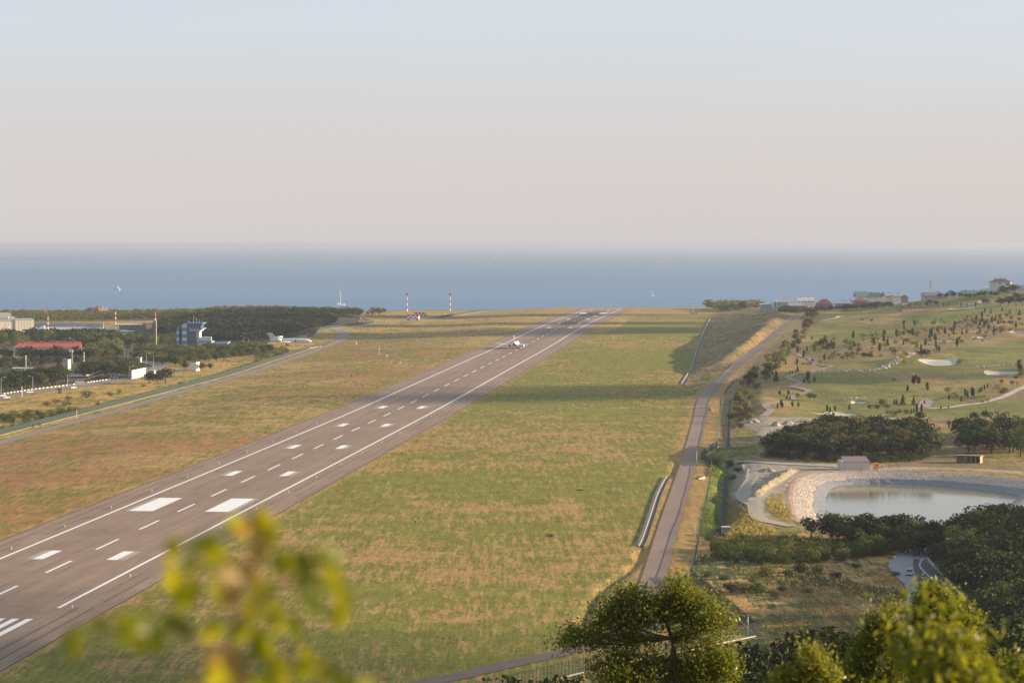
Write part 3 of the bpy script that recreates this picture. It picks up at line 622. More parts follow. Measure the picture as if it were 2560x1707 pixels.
kerb(SIDE1, -3.4, 'dotted black and white kerb beside the dark pavement', 1.3, .35, .5)
kerb(ROADR[0:4], 4.6, 'white kerb at the bend above the parked looking car', 1.8, .35, .5)
kerb(ROADR[12:16], 4.4, 'black and white kerb at the bottom below the dry meadow', 1.8, .45, .5)
# golf course paths
for lab, pts, wd in [('reddish cart path snaking down beside the dry bank of young trees', [(1985, 886), (2010, 893), (2024, 896), (2035, 905), (2052, 912), (2080, 915), (2060, 921), (2035, 927), (2010, 933), (1980, 938), (1968, 942), (1985, 952), (2003, 958), (1985, 965), (1980, 968), (2005, 972), (2022, 978), (2000, 986), (1978, 993), (1990, 1000)], 4.2),
                     ('short reddish cart path above the upper gravel yard', [(1960, 1006), (1930, 1008), (1915, 1012), (1920, 1020), (1928, 1025), (1920, 1032), (1908, 1041)], 4.6),
                     ('pale cart path climbing the slope at the right edge', [(2320, 1022), (2380, 1018), (2440, 1010), (2490, 998), (2515, 989), (2540, 977), (2575, 960)], 4.5),
                     ('short wide cart path between two rows of cypresses', [(2309, 1019), (2313, 1012), (2318, 1000), (2330, 998), (2350, 996)], [7, 7, 6, 5]),
                     ('cart path along the top of the golf slope', [(2020, 806), (2045, 803), (2072, 799), (2095, 793), (2110, 788)], 4.5),
                     ('dusty track beside the two golf carts', [(2150, 1062), (2178, 1054), (2210, 1047), (2250, 1048), (2320, 1046)], 5)]:
    strip('cart_path', PP(pts), wd, CARTM if 'reddish' in lab or 'wide' in lab else PALE, .2, lab)
for i, (px, py, wpx, hpx, br) in enumerate([(2350, 901, 95, 17, 0), (2512, 934, 84, 13, 0), (2145, 1005, 40, 7, 0), (2095, 1034, 118, 8, 0), (2210, 844, 28, 4, 0), (2372, 852, 44, 5, 0), (2455, 842, 40, 5, 0), (2405, 772, 62, 10, 0), (2545, 828, 38, 8, 0), (2185, 760, 22, 2.5, 0), (2266, 760, 24, 3, 0), (2455, 754, 16, 6, 0), (2432, 758, 20, 2.5, 0)]):
    bx, by, brx, bry, rr = BUNKERS[i]; L = []
    for k in range(14):
        w_ = 2 * math.pi * k / 14; q = .96 + .13 * math.sin(3 * w_ + i) + .06 * math.sin(5 * w_ + 2 * i); ex, ey = brx * q * math.cos(w_), bry * q * math.sin(w_)
        L.append((bx + ex * math.cos(rr) - ey * math.sin(rr), by + ex * math.sin(rr) + ey * math.cos(rr)))
    poly_sheet('sand_bunker', L, SAND, 'pale sand bunker hollowed into the golf slope', .22)

# ------------------------------------------------------------------ drains and embankment details
def channel(label, path, wd, wall=.9, floor_m=DARKC, wall_m=CONC, dz=.1, name='drainage_channel', cat='drain', slab=.2):
    p = smooth_path(path, 8); d = np.gradient(p, axis=0); d /= np.linalg.norm(d, axis=1, keepdims=True); nn = np.stack([d[:, 1], -d[:, 0]], 1); z = gz(p[:, 0], p[:, 1]) + dz
    prof = [(-wd / 2 - .3 - slab, -.4, 0), (-wd / 2 - .3 - slab, wall * .7, 0), (-wd / 2, wall, 0), (-wd / 2 + .2, 0, 1), (wd / 2 - .2, 0, 1), (wd / 2, wall * .5, 0), (wd / 2 + .15, wall * .5, 0), (wd / 2 + .15, -.4, 0)]
    root = thing(name, label, cat, (p[0, 0], p[0, 1], z[0]))
    for nm, rngs, m in (('side_wall', [0, 1, 2], wall_m), ('bed', [3], floor_m), ('side_wall', [4, 5, 6], floor_m)):  # bed and right wall darker: the shaded side is put into the colour
        mb = MB()
        for i in range(len(p) - 1):
            for j in rngs:
                (u0, h0, _), (u1, h1, _) = prof[j], prof[j + 1]
                c = lambda k, u, h: (p[k, 0] + nn[k, 0] * u - p[0, 0], p[k, 1] + nn[k, 1] * u - p[0, 1], z[k] + h - z[0])
                mb.add([c(i, u0, h0), c(i, u1, h1), c(i + 1, u1, h1), c(i + 1, u0, h0)], [(0, 1, 2, 3)])
        mb.build(nm, m, root)
channel('pale concrete drain beside the patrol road in the near right field', PP([(1603, 1368), (1610, 1352), (1622, 1318), (1636, 1275), (1648, 1238), (1662, 1208), (1672, 1192)]), 1.5, .4, DARKC, mat('stained concrete', (.21, .185, .155), .9, .4, .6), slab=.7)
channel('long concrete drain at the foot of the far right embankment', PP([(1707, 961), (1722, 937), (1734, 918), (1747, 869), (1757, 842), (1766, 820), (1777, 797)]), 2.2, .45, DARKC, CONC, slab=.35)
channel('dark drain running between fence and golf slope', PP([(1824, 1000), (1822, 1040), (1820, 1085), (1819, 1118)]), 1.5, .25, BLK, BLK)
channel('dark stone drain along the foot of the gravel bank', PP([(1811, 1190), (1808, 1230), (1805, 1270), (1803, 1310), (1801, 1340)]), 2.0, .3, BLK, BLK)
hw = P(1755, 1196); hwt = thing('headwall', 'V shaped concrete drain headwall beside the patrol road fence', 'drain', hw)
m = MB(); m.hexa([(-1.8, 3.5, -.3), (-1.4, 3.5, -.3), (1.3, .2, -.3), (.9, .2, -.3), (-1.8, 3.5, .7), (-1.4, 3.5, .7), (1.3, .2, .9), (.9, .2, .9)]); m.build('wing_wall', PALE, hwt)
m = MB(); m.hexa([(-2, -4, -.3), (-1.4, -4, -.3), (1.3, .15, -.3), (.9, .15, -.3), (-2, -4, .5), (-1.4, -4, .5), (1.3, .15, .9), (.9, .15, .9)]); m.build('wing_wall', PALE, hwt)
m = MB(); m.hexa([(-1.3, 3.3, .0), (1.2, .3, .0), (2.6, 1.4, .0), (.6, 4, .0), (-1.3, 3.3, .15), (1.2, .3, .15), (2.6, 1.4, .15), (.6, 4, .15)]); m.build('apron_slab', CONC, hwt)

# ------------------------------------------------------------------ the pond
poly = POND; n = len(poly); ctr = poly.mean(0)
dd = np.gradient(np.vstack([poly, poly[:2]]), axis=0)[:n]; dd /= np.linalg.norm(dd, axis=1, keepdims=True); onrm = np.stack([dd[:, 1], -dd[:, 0]], 1)
if ((poly - ctr) * onrm).sum(1).mean() < 0: onrm = -onrm
for _ in range(10): onrm = (np.roll(onrm, 1, 0) + onrm + np.roll(onrm, -1, 0)); onrm /= np.linalg.norm(onrm, axis=1, keepdims=True)
def ring(name, offs, zs, m, label=None, kind='structure', jit=0.0):
    v = []; rg = np.random.default_rng(3)
    for o_, z_ in zip(offs, zs):
        q = poly + onrm * o_; v.append(np.stack([q[:, 0], q[:, 1], np.full(n, z_) + (rg.random(n) - .5) * jit], 1))
    v = np.vstack(v); f = [(r * n + i, r * n + (i + 1) % n, (r + 1) * n + (i + 1) % n, (r + 1) * n + i) for r in range(len(offs) - 1) for i in range(n)]
    return tag(link(name, np_mesh(name, v, np.array(f), m, smooth=True)), label, kind=kind)
wv = np.vstack([poly + onrm * 1.0, ctr[None]])
me = bpy.data.meshes.new('pond'); me.from_pydata([(a, b, PWZ) for a, b in wv], [], [(i, (i + 1) % n, n) for i in range(n)])
me.materials.append(water_mat('pond water', (.165, .155, .080), .05, .5, .05, (.5, 1.8, 1), .3, .30)); me.update()
tag(link('pond', me), 'still greenish storage pond reflecting trees and sky', kind='structure')
LINER = mat('grey pond liner', (.20, .195, .20), .5, .45, 1.3, bump=1.0, spec=.4)
ring('pond_liner', [-2.5, -.2, 1.2, 2.6, 4.0], [PWZ - 1.2, PWZ + .02, PWZ + .6, PWZ + 1.15, PWZ + 1.7], LINER, 'crinkled grey liner sheet round the pond above the water', jit=.55)
ring('pond_bank', [3.6, 4.4, 7, 10, 12.5, 15.5], [PWZ + 1.3, PWZ + 1.75, PWZ + 2.6, PWZ + 3.5, PWZ + 4.15, .7], mat('stone bank bed', (.47, .36, .27), .95, .2, .8, bump=.6), 'bank of pale stones sloping down to the pond liner', jit=.2)
# loose stones covering the bank: far too many to count
rg = np.random.default_rng(11); NS = 26000
ii = rg.integers(0, n, NS); tt = rg.random(NS); oo = 4.2 + 9.3 * rg.random(NS); nx_ = (ii + 1) % n
q = (poly[ii] + onrm[ii] * oo[:, None]) * (1 - tt[:, None]) + (poly[nx_] + onrm[nx_] * oo[:, None]) * tt[:, None]
zq = np.interp(oo, [3.6, 4.4, 7, 10, 12.5, 15.5], [PWZ + 1.3, PWZ + 1.75, PWZ + 2.6, PWZ + 3.5, PWZ + 4.15, .7])
kp = q[:, 1] > 800; q, zq, oo = q[kp], zq[kp], oo[kp]; NS = len(q)
sz = .16 + .22 * rg.random((NS, 1)) ** 2
octv = np.array([(1, 0, 0), (0, 1, 0), (-1, 0, 0), (0, -1, 0), (0, 0, 1)], float)
ang = rg.random(NS) * 6.28; ca_, sa_ = np.cos(ang), np.sin(ang)
ov = octv[None] * (1 + .5 * (rg.random((NS, 5, 3)) - .5)) * sz[:, None, :]; xr = ov[..., 0] * ca_[:, None] - ov[..., 1] * sa_[:, None]; yr = ov[..., 0] * sa_[:, None] + ov[..., 1] * ca_[:, None]
vv = np.stack([xr + q[:, :1], yr + q[:, 1:2], ov[..., 2] + zq[:, None] - .02], -1).reshape(-1, 3)
ff = (np.array([(0, 1, 4), (1, 2, 4), (2, 3, 4), (3, 0, 4)])[None] + (np.arange(NS) * 5)[:, None, None]).reshape(-1, 3)
STONE = [mat('pale stone', (.58, .46, .34), .9, .15, 3), mat('reddish stone', (.52, .33, .24), .9, .15, 3), mat('white stone', (.68, .57, .45), .9, .12, 3), mat('grey stone', (.42, .38, .34), .9, .2, 3)]
smi = np.where(oo > 11.2, 1, np.where(rg.random(NS) < .35, 2, np.where(rg.random(NS) < .2, 3, 0)))
tag(link('bank_stones', np_mesh('bank_stones', vv, ff, STONE, mi=np.repeat(smi, 4))), 'loose pale and reddish stones covering the pond bank', kind='stuff')
def heap(name, label, px, py, wpx, h, m, cat='mound', elong=1.0, seed=1, dpx=None):
    c = P(px, py); wd = wpx / F * c.y / 2; rg = np.random.default_rng(seed); nr, na = 8, 26; h *= .8; v = [(0, 0, h)]
    for r in range(1, nr + 1):
        for a in range(na):
            w_ = 2 * math.pi * a / na; q = r / nr; rr = wd * q * (1 + .14 * math.sin(2 * w_ + seed) + .1 * math.sin(5 * w_ + 3 * seed))
            x_, y_ = rr * math.cos(w_), rr * math.sin(w_) * elong
            v.append((x_, y_, h * (1 - q * q) ** 1.3 * (1 + .55 * (rg.random() - .5)) + (g1(c.x + x_, c.y + y_) - c.z) - .25 * (q == 1)))
    f = [(0, 1 + a, 1 + (a + 1) % na) for a in range(na)] + [(1 + r * na + a, 1 + r * na + na + a, 1 + r * na + na + (a + 1) % na, 1 + r * na + (a + 1) % na) for r in range(nr - 1) for a in range(na)]
    me = bpy.data.meshes.new(name); me.from_pydata(v, [], f); me.materials.append(m); me.update()
    o = link(name, me, None, c); return tag(o, label, cat)
GRAV = mat('heaped gravel', (.34, .285, .21), .95, .35, 1.2, bump=1.0); GRAVY = mat('yellowish rubble', (.29, .235, .145), .95, .5, 1.2, bump=1.0); RUB = mat('grey rubble', (.29, .255, .21), .95, .4, 1.5, bump=1.0)
heap('rubble_mound', 'grey rubble mound between the tracks of the lower gravel yard', 1918, 1178, 44, 1.6, RUB, 'mound', 1.3, 2)
heap('rubble_mound', 'pale rubble heap on the upper gravel yard', 1940, 1064, 34, 2.6, GRAV, 'mound', 1.0, 5); heap('rubble_mound', 'grey rubble heap in the middle of the upper gravel yard', 1970, 1060, 34, 2.0, RUB, 'mound', 1.0, 6)
heap('rubble_mound', 'long low rubble heap near the grove on the upper gravel yard', 2015, 1056, 56, 1.8, GRAV, 'mound', .7, 7); heap('gravel_slope', 'shaded gravel tip at the edge of the upper yard', 1880, 1056, 40, 2.5, GRAV, 'mound', 1.5, 8)
heap('gravel_slope', 'gravel spill below the upper yard next to the grove', 1895, 1098, 30, 2.0, GRAV, 'mound', 1.4, 10)
heap('earth_mound', 'dry earth mound beside the patrol road', 1778, 1026, 20, 2.0, mat('dry earth', (.38, .25, .13), .95, .3, 1.0, bump=.8), 'mound', 1.2, 12)
def bank(name, label, pts, wd, h, m, seed=1):
    p = smooth_path(PP(pts), 10); d = np.gradient(p, axis=0); d /= np.linalg.norm(d, axis=1, keepdims=True); nn = np.stack([d[:, 1], -d[:, 0]], 1); rg = np.random.default_rng(seed); n_ = len(p); ks = np.array([-1, -.7, -.4, -.12, .12, .4, .7, 1]); e_ = np.minimum(np.minimum(np.arange(n_), np.arange(n_)[::-1]) / 6, 1) ** .6
    q = p[:, None] + nn[:, None] * (ks[None, :, None] * wd / 2 * (.55 + .45 * e_[:, None, None]) * (1 + .25 * (rg.random((n_, 1, 1)) - .5))) + (rg.random((n_, 8, 2)) - .5) * .5
    z = gz(q[..., 0].ravel(), q[..., 1].ravel()).reshape(n_, 8) + h * e_[:, None] * (1 - np.abs(ks)[None] ** 1.3) * (1 + 1.1 * (rg.random((n_, 8)) - .5)) - .1; v = np.concatenate([q, z[..., None]], -1).reshape(-1, 3); ii = np.arange(len(v)).reshape(n_, 8)
    return tag(link(name, np_mesh(name, v, np.stack([ii[:-1, :-1], ii[:-1, 1:], ii[1:, 1:], ii[1:, :-1]], -1).reshape(-1, 4), m)), label, 'mound')
bank('gravel_bank', 'long yellowish gravel bank curving through the lower yard', [(1987, 1173), (1966, 1188), (1940, 1204), (1916, 1218), (1896, 1234), (1888, 1244)], 5.5, 1.5, GRAVY, 3)
bank('gravel_bank', 'ragged pale gravel edge above the stone drain', [(1868, 1166), (1866, 1182), (1858, 1204), (1848, 1226), (1842, 1246)], 2.5, .7, GRAV, 4)
# wheel tracks and paths in the yard
strip('track', PP([(1870, 1160), (1876, 1175), (1882, 1192), (1868, 1215), (1858, 1235), (1872, 1248), (1888, 1262), (1890, 1282), (1900, 1297), (1930, 1306), (1980, 1316)]), [5, 5, 5, 5, 6, 7, 6, 5, 5, 5, 4], DUST, .22, 'dusty wheel track bending through the lower gravel yard')
strip('track', PP([(1850, 1156), (1920, 1157), (2000, 1162), (2080, 1166), (2105, 1168)]), 7, DUST, .22, 'dusty track from the fence to the pump house')
strip('track', PP([(1985, 1175), (1960, 1192), (1938, 1208), (1918, 1222), (1900, 1240), (1888, 1252)]), 6, DUST, .22, 'dusty track between gravel bank and pond bank')

# stone walls: rows of boulders on the golf slope
bst = []
for sd in range(5):
    bm_ = bmesh.new(); bmesh.ops.create_icosphere(bm_, subdivisions=1, radius=.5); rg = random.Random(sd)
    for v in bm_.verts: v.co *= .75 + .5 * rg.random(); v.co.z *= .75
    me = bpy.data.meshes.new('boulder'); bm_.to_mesh(me); bm_.free(); me.materials.append(mat('boulder stone', (.46, .41, .34), .9, .25, 1.5)); bst.append(me)
def stone_row(label, pts, wd, cnt, size, seed):
    p = smooth_path(PP(pts), 8); s = np.concatenate([[0], np.cumsum(np.linalg.norm(np.diff(p, axis=0), axis=1))]); rg = np.random.default_rng(seed)
    root = thing('stone_wall', label, 'stones', (p[0, 0], p[0, 1], g1(p[0, 0], p[0, 1])))
    for i in range(cnt):
        t = rg.random() * s[-1]; x_ = np.interp(t, s, p[:, 0]) + (rg.random() - .5) * wd; y_ = np.interp(t, s, p[:, 1]) + (rg.random() - .5) * wd * 2; k = size * .78 * (.4 + rg.random() ** 1.5 * 1.2)
        z_ = g1(x_, y_); link('stone', bst[i % 5], root, (x_ - root.location.x, y_ - root.location.y, z_ + .12 * k - root.location.z), (0, 0, rg.random() * 6.28), (k, k * .9, k * .8))
stone_row('pale boulder wall climbing between the lower fairways', [(2100, 928), (2150, 928), (2195, 924), (2225, 912), (2250, 896), (2290, 882), (2308, 872)], 6, 210, 2.1, 1)
stone_row('low dark boulder line under the lower fairway', [(2030, 931), (2065, 930), (2100, 928)], 4, 45, 1.7, 2)
stone_row('scattered boulders along the upper right rough', [(2390, 838), (2440, 836), (2480, 826), (2520, 800), (2555, 788)], 14, 70, 1.9, 3)
stone_row('thin boulder line above the right bunker', [(2425, 920), (2460, 917), (2500, 914), (2560, 908)], 4, 55, 1.5, 4)
stone_row('small white stones below the lower fairway', [(2095, 997), (2125, 996), (2155, 995)], 5, 30, 1.3, 5)
stone_row('boulders scattered under the crest houses', [(2130, 766), (2160, 760), (2180, 768)], 14, 30, 1.8, 6)
stone_row('boulder line across the middle fairway', [(2250, 866), (2275, 862), (2300, 858)], 4, 26, 1.4, 7)
# ------------------------------------------------------------------ vegetation
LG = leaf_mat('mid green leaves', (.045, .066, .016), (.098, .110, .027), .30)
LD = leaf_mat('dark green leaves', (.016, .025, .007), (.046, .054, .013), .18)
LO = leaf_mat('olive leaves', (.095, .105, .030), (.17, .155, .042), .33)
LY = leaf_mat('yellowing leaves', (.22, .19, .03), (.30, .22, .03), .40)
LP = leaf_mat('purple leaves', (.060, .030, .030), (.11, .05, .042), .25)
LC = leaf_mat('cypress needles', (.026, .042, .018), (.045, .062, .022), .12)
LB = leaf_mat('pale willow leaves', (.12, .14, .045), (.19, .19, .06), .35)
LT = leaf_mat('brownish leaves', (.085, .075, .028), (.13, .10, .04), .3)
BARK = mat('bark', (.105, .078, .055), .95, .3, 4)
def leaf_cards(c, nrm, size, rg, aspect=.62, tilt=.75):
    """leaf clump faces: folded quads, one per centre"""
    n = len(c); nn = nrm + tilt * rg.normal(size=(n, 3)); nn /= np.linalg.norm(nn, axis=1, keepdims=True) + 1e-9
    t = rg.normal(size=(n, 3)); t -= nn * (t * nn).sum(1, keepdims=True); t /= np.linalg.norm(t, axis=1, keepdims=True) + 1e-9; b = np.cross(nn, t)
    s = size * (.65 + .7 * rg.random((n, 1))); k = aspect * (.8 + .4 * rg.random((n, 1)))
    v = np.stack([c + t * s, c + b * s * k + nn * s * .25, c - t * s, c - b * s * k + nn * s * .25], 1).reshape(-1, 3)
    return v, np.arange(4 * n).reshape(n, 4)
def foliage_mesh(name, v, f, m, rnd):
    me = np_mesh(name, v, f, m); a = me.attributes.new('rnd', 'FLOAT', 'FACE'); a.data.foreach_set('value', np.asarray(rnd, np.float32)); return me
def crown_points(kind, n, rg):
    """centres and outward normals of leaf clumps in a crown one unit tall"""
    if kind == 'cypress':
        z = rg.random(n); r = .085 * np.sin(np.pi * np.clip(z * .9 + .1, 0, 1)) ** .6 * (.75 + .35 * rg.random(n)); a = rg.random(n) * 6.283
        d = np.stack([np.cos(a), np.sin(a), .3 + 0 * a], 1); return np.stack([r * np.cos(a), r * np.sin(a), .04 + .94 * z], 1), d
    if kind == 'conifer':
        z = rg.random(n) ** 1.15; a = rg.random(n) * 6.283; lay = .75 + .4 * np.sin(z * 46); r = .30 * (1.02 - z) * lay * (.45 + .6 * rg.random(n) ** .5)
        return np.stack([r * np.cos(a), r * np.sin(a), .10 + .9 * z], 1), np.stack([np.cos(a), np.sin(a), .5 + 0 * a], 1)
    if kind == 'slender': L = [(0, 0, .55, .15, .36), (.05, .02, .35, .14, .2), (-.05, -.02, .72, .10, .22), (.02, .05, .85, .07, .15)]
    elif kind == 'bush':
        L = [(0, 0, .45, .42, .42)] + [(.42 * math.cos(k * 1.15 + rg.random()), .42 * math.sin(k * 1.15 + rg.random()), .30 + .35 * rg.random(), .26 + .12 * rg.random(), .26 + .16 * rg.random()) for k in range(7)]
    elif kind == 'umbrella':
        L = [(.30 * math.cos(k * 1.25 + rg.random()), .30 * math.sin(k * 1.25 + rg.random()), .72 + .15 * rg.random(), .22, .13) for k in range(6)] + [(0, 0, .84, .26, .14)]
    else:
        L = [(0, 0, .62, .27, .27)] + [((.24 + .1 * rg.random()) * math.cos(k * .9 + rg.random()), (.24 + .1 * rg.random()) * math.sin(k * .9 + rg.random()), .42 + .40 * rg.random(), .15 + .10 * rg.random(), .13 + .09 * rg.random()) for k in range(9)] + [(.08 * rg.normal(), .08 * rg.normal(), .86, .15, .12) for k in range(2)]
    L = np.array(L); w_ = (L[:, 3] ** 2) * (L[:, 4]); i = rg.choice(len(L), n, p=w_ ** .75 / (w_ ** .75).sum())
    d = rg.normal(size=(n, 3)); d /= np.linalg.norm(d, axis=1, keepdims=True); r = rg.random((n, 1)) ** .33; r = np.where(rg.random((n, 1)) < .8, .72 + .32 * r, r)
    p = L[i, :3] + d * r * L[i][:, [3, 3, 4]]; return p, d * .8 + (p - np.array([0, 0, .5])) * .6
def trunk_mesh(kind, rg):
    m = MB()
    if kind == 'bush':
        for k in range(4): a = k * 1.6 + rg.random(); m.tube([(0, 0, -.05), (.14 * math.cos(a), .14 * math.sin(a), .25), (.30 * math.cos(a), .3 * math.sin(a), .5)], [.03, .022, .01], 5)
    else:
        top = .9 if kind in ('cypress', 'conifer', 'slender') else .6; r = .018 if kind in ('cypress', 'slender', 'conifer') else .03
        m.tube([(0, 0, -.06), (.01, .01, .2), (-.01, .02, top * .6), (0, 0, top)], [r * 1.3, r, r * .7, r * .25], 6)
        if kind in ('broad', 'umbrella'):
            for k in range(5): a = k * 1.26 + rg.random(); h = .28 + .05 * k; m.tube([(0, 0, h), (.12 * math.cos(a), .12 * math.sin(a), h + .13), (.24 * math.cos(a), .24 * math.sin(a), h + .22)], [r * .6, r * .45, r * .2], 5)
    return m.mesh('trunk', BARK)
_kinds = {}
def tree_kind(kind, m, variants=3, cards=420, size=.055):
    key = (kind, m.name, cards, size)
    if key not in _kinds:
        L = []
        for s in range(variants):
            rg = np.random.default_rng(100 * s + len(_kinds) * 7 + 1); p, d = crown_points(kind, cards, rg); v, f = leaf_cards(p, d, size, rg)
            L.append((foliage_mesh('crown', v, f, m, rg.random(len(f))), trunk_mesh(kind, rg)))
        _kinds[key] = L
    return _kinds[key]
def plant(name, kind, m, loc, h, label, cat='tree', group=None, wide=1.0, rg=rng, cards=420, size=.055, variants=3):
    TK = tree_kind(kind, m, variants, cards, size); cm, tm = TK[int(rg.integers(len(TK)))]
    k = wide * (.9 + .25 * rg.random())
    o = thing(name, label, cat, loc, rg.random() * 6.28, group, (h * k, h * k, h))
    link('foliage' if kind == 'bush' else 'crown', cm, o); link('stems' if kind == 'bush' else 'trunk', tm, o); return o
def scatter(poly, spacing, rg, px=True, jit=.42):
    Q = PP(poly) if px else np.array(poly); x0, y0 = Q.min(0); x1, y1 = Q.max(0); out = []
    xs, ys = np.meshgrid(np.arange(x0, x1, spacing), np.arange(y0, y1, spacing)); xs = xs.ravel() + (rg.random(xs.size) - .5) * 2 * jit * spacing; ys = ys.ravel() + (rg.random(ys.size) - .5) * 2 * jit * spacing
    k = in_poly(xs, ys, Q); return np.stack([xs[k], ys[k], gz(xs[k], ys[k])], 1) if k.any() else np.zeros((0, 3))
def wood(poly, spacing, hmin, hmax, mats, label, group, name='leafy_tree', kind='broad', seed=1, wide=1.0, cat='tree', px=True, cards=420, size=.055, limit=None):
    rg = np.random.default_rng(seed); Q = scatter(poly, spacing, rg, px)
    if limit and len(Q) > limit: Q = Q[np.argsort(Q[:, 1])][:limit]
    if len(Q) == 0: return 0
    sx_, sy_ = Q[:, 0] / np.maximum(Q[:, 1], 1), Q[:, 1]; lx, hx = sx_.min(), sx_.max() + 1e-6; big = len(Q) > 5
    for q, a_ in zip(Q, sx_):
        near = Q[np.abs(sx_ - a_) < (hx - lx) * .12][:, 1]; dq = (q[1] - near.min()) / max(near.max() - near.min(), 1e-6); row = 'front' if dq < .34 else ('middle' if dq < .67 else 'back')
        colm = ['far left', 'left', 'centre', 'right', 'far right'][int((a_ - lx) / (hx - lx) * 4.999)]
        plant(name, kind, mats[int(rg.integers(len(mats)))], tuple(q), hmin + (hmax - hmin) * rg.random(), label + (', %s %s' % (row, colm) if big else ''), cat, group, wide, rg, cards, size)
    return len(Q)
NT = 0
# --- woods on the left
NT += wood([(0, 984), (165, 961), (165, 950), (0, 970)], 8.5, 9.5, 13, [LD, LD, LG], 'dark street tree lining the far side of the town road', 'street trees along the town road', 'street_tree', seed=2)
NT += wood([(212, 950), (320, 944), (345, 930), (250, 924), (205, 936)], 9.0, 8, 11.5, [LD, LG], 'leafy tree between the town road and the cream yard wall', 'trees by the cream yard wall', 'yard_tree', seed=3)
NT += wood([(0, 926), (205, 912), (205, 904), (0, 908)], 11.0, 5, 7.2, [LD, LG, LD], 'leafy tree in the row in front of the red roofed block', 'trees in front of the red roofed block', 'yard_tree', seed=4)
NT += wood([(215, 905), (300, 898), (285, 872), (215, 874)], 9.0, 9, 13, [LD, LG, LO], 'tall tree beside the sunlit end of the red roofed block', 'trees beside the red roofed block', 'yard_tree', seed=5)
NT += wood([(330, 902), (440, 918), (540, 905), (690, 884), (672, 876), (560, 884), (440, 892), (340, 890)], 10.5, 6, 8.5, [LG, LO, LG, LD], 'bushy tree in the wood before the blue and white control tower', 'wood in front of the control tower', 'wood_tree', seed=6)
NT += wood([(0, 872), (130, 862), (290, 866), (300, 855), (150, 852), (0, 856)], 16.0, 9, 13, [LD, LG, LO], 'tree in the dark belt behind the red roofed block', 'tree belt behind the red roofed block', seed=7)
NT += wood([(300, 872), (420, 866), (440, 856), (300, 852)], 16.0, 8, 11, [LG, LO, LD], 'tree standing between the spired mast and the terminal', 'trees behind the spired mast', seed=8)
for px, py, h, wd, lab in [(372, 958, 8.5, 1.3, 'dark round tree by the end of the town road'), (414, 958, 10.5, 1.35, 'biggest dark spreading tree at the end of the town road'), (396, 960, 7.5, 1.2, 'smaller dark tree between two spreading trees at the road end'),
                           (505, 927, 6.5, 1.0, 'small tree just right of the white box building'), (464, 925, 7, 1.0, 'tree just left of the white box building'), (525, 924, 5, 1.2, 'low tree near the field edge beyond the white box building')]:
    plant('leafy_tree', 'broad', LD, P(px, py), h, lab, wide=wd)
for i, (px, py, h, wd) in enumerate([(217, 994, 5.0, 1.3), (169, 1001, 3.2, 1.0), (276, 991, 3.0, 1.0), (298, 982, 3.2, 1.0), (139, 1009, 3.2, 1.3), (117, 1014, 2.8, 1.2), (160, 1014, 3.0, 1.0), (174, 1013, 2.6, 1.0), (243, 1012, 2.8, 1.0), (358, 967, 2.4, 1.2), (452, 962, 2.2, 1.3), (150, 1040, 3, 1.2)]):
    plant('shrub', 'bush', LD if i % 3 else LG, P(px, py), h, ['biggest round shrub on the dry grass by the town road', 'shrub on the dry grass between the bus shelter and the green fence'][i > 0], 'shrub', None if i == 0 else 'shrubs on the dry grass by the green fence', wd)
wood([(0, 1040), (100, 1036), (190, 1026), (215, 1028), (180, 1042), (60, 1056), (0, 1062)], 7, 2, 3.6, [LD, LG, LG], 'dense green shrub in the thicket beside the green fence', 'thicket beside the green fence', 'shrub', 'bush', 9, 1.1, 'shrub')
wood([(0, 1080), (60, 1072), (110, 1062), (60, 1062), (0, 1070)], 7, 1.2, 2.2, [LG, LO], 'low shrub right behind the green fence', 'low shrubs behind the green fence', 'shrub', 'bush', 10, 1.2, 'shrub')
wood([(640, 905), (720, 884), (725, 872), (668, 876), (640, 888)], 8.0, 2.8, 4.6, [LG, LO], 'shrubby tree in the thicket below the parked white airliner', 'thicket below the parked airliner', 'leafy_tree', 'bush', 12, .9)
# --- far woods, too many trees to take one by one
def far_wood(name, label, Q, hmin, hmax, cards, size, m, seed, wide=1.0):
    rg = np.random.default_rng(seed); V, Fc, Rn = [], [], []; b = 0
    for q in Q:
        p, d = crown_points('broad', cards, rg); h = hmin + (hmax - hmin) * rg.random(); v, f = leaf_cards(p, d, size, rg); v = v * np.array([h * wide, h * wide, h]) + q
        V.append(v); Fc.append(f + b); b += len(v); Rn.append(np.clip(rg.random() * 1.2 - .2 + .8 * rg.random(len(f)), 0, 2))
    return tag(link(name, foliage_mesh(name, np.vstack(V), np.vstack(Fc), m, np.concatenate(Rn))), label, kind='stuff')
rgw = np.random.default_rng(20)
Q = np.vstack([scatter([(430, 852), (520, 858), (640, 858), (740, 838), (840, 812), (800, 798), (700, 790), (560, 794), (440, 812), (395, 842)], 9.0, rgw), scatter([(392, 838), (400, 846), (440, 830), (440, 814), (395, 818)], 10, rgw), scatter([(0, 902), (205, 902), (205, 896), (0, 898)], 10, rgw), scatter([(0, 856), (150, 852), (300, 855), (300, 848), (150, 846), (0, 848)], 10, rgw)])
far_wood('far_wood', 'dark far wood of leafy trees behind the control tower and parked airliner', Q, 7.5, 11.5, 110, .10, LD, 21, 1.15)
Q = scatter([(345, 886), (440, 890), (560, 882), (672, 874), (660, 868), (560, 872), (440, 876), (345, 878)], 9, rgw); far_wood('far_wood', 'lower bushy wood just in front of the control tower', Q, 5, 7, 110, .10, LG, 25, 1.2)
Q = np.vstack([scatter([(0, 806), (300, 802), (330, 800), (600, 796), (760, 790), (900, 792), (905, 786), (700, 781), (450, 783), (0, 786)], 11, rgw), scatter([(880, 790), (1000, 787), (1000, 785), (880, 786)], 20, rgw)])
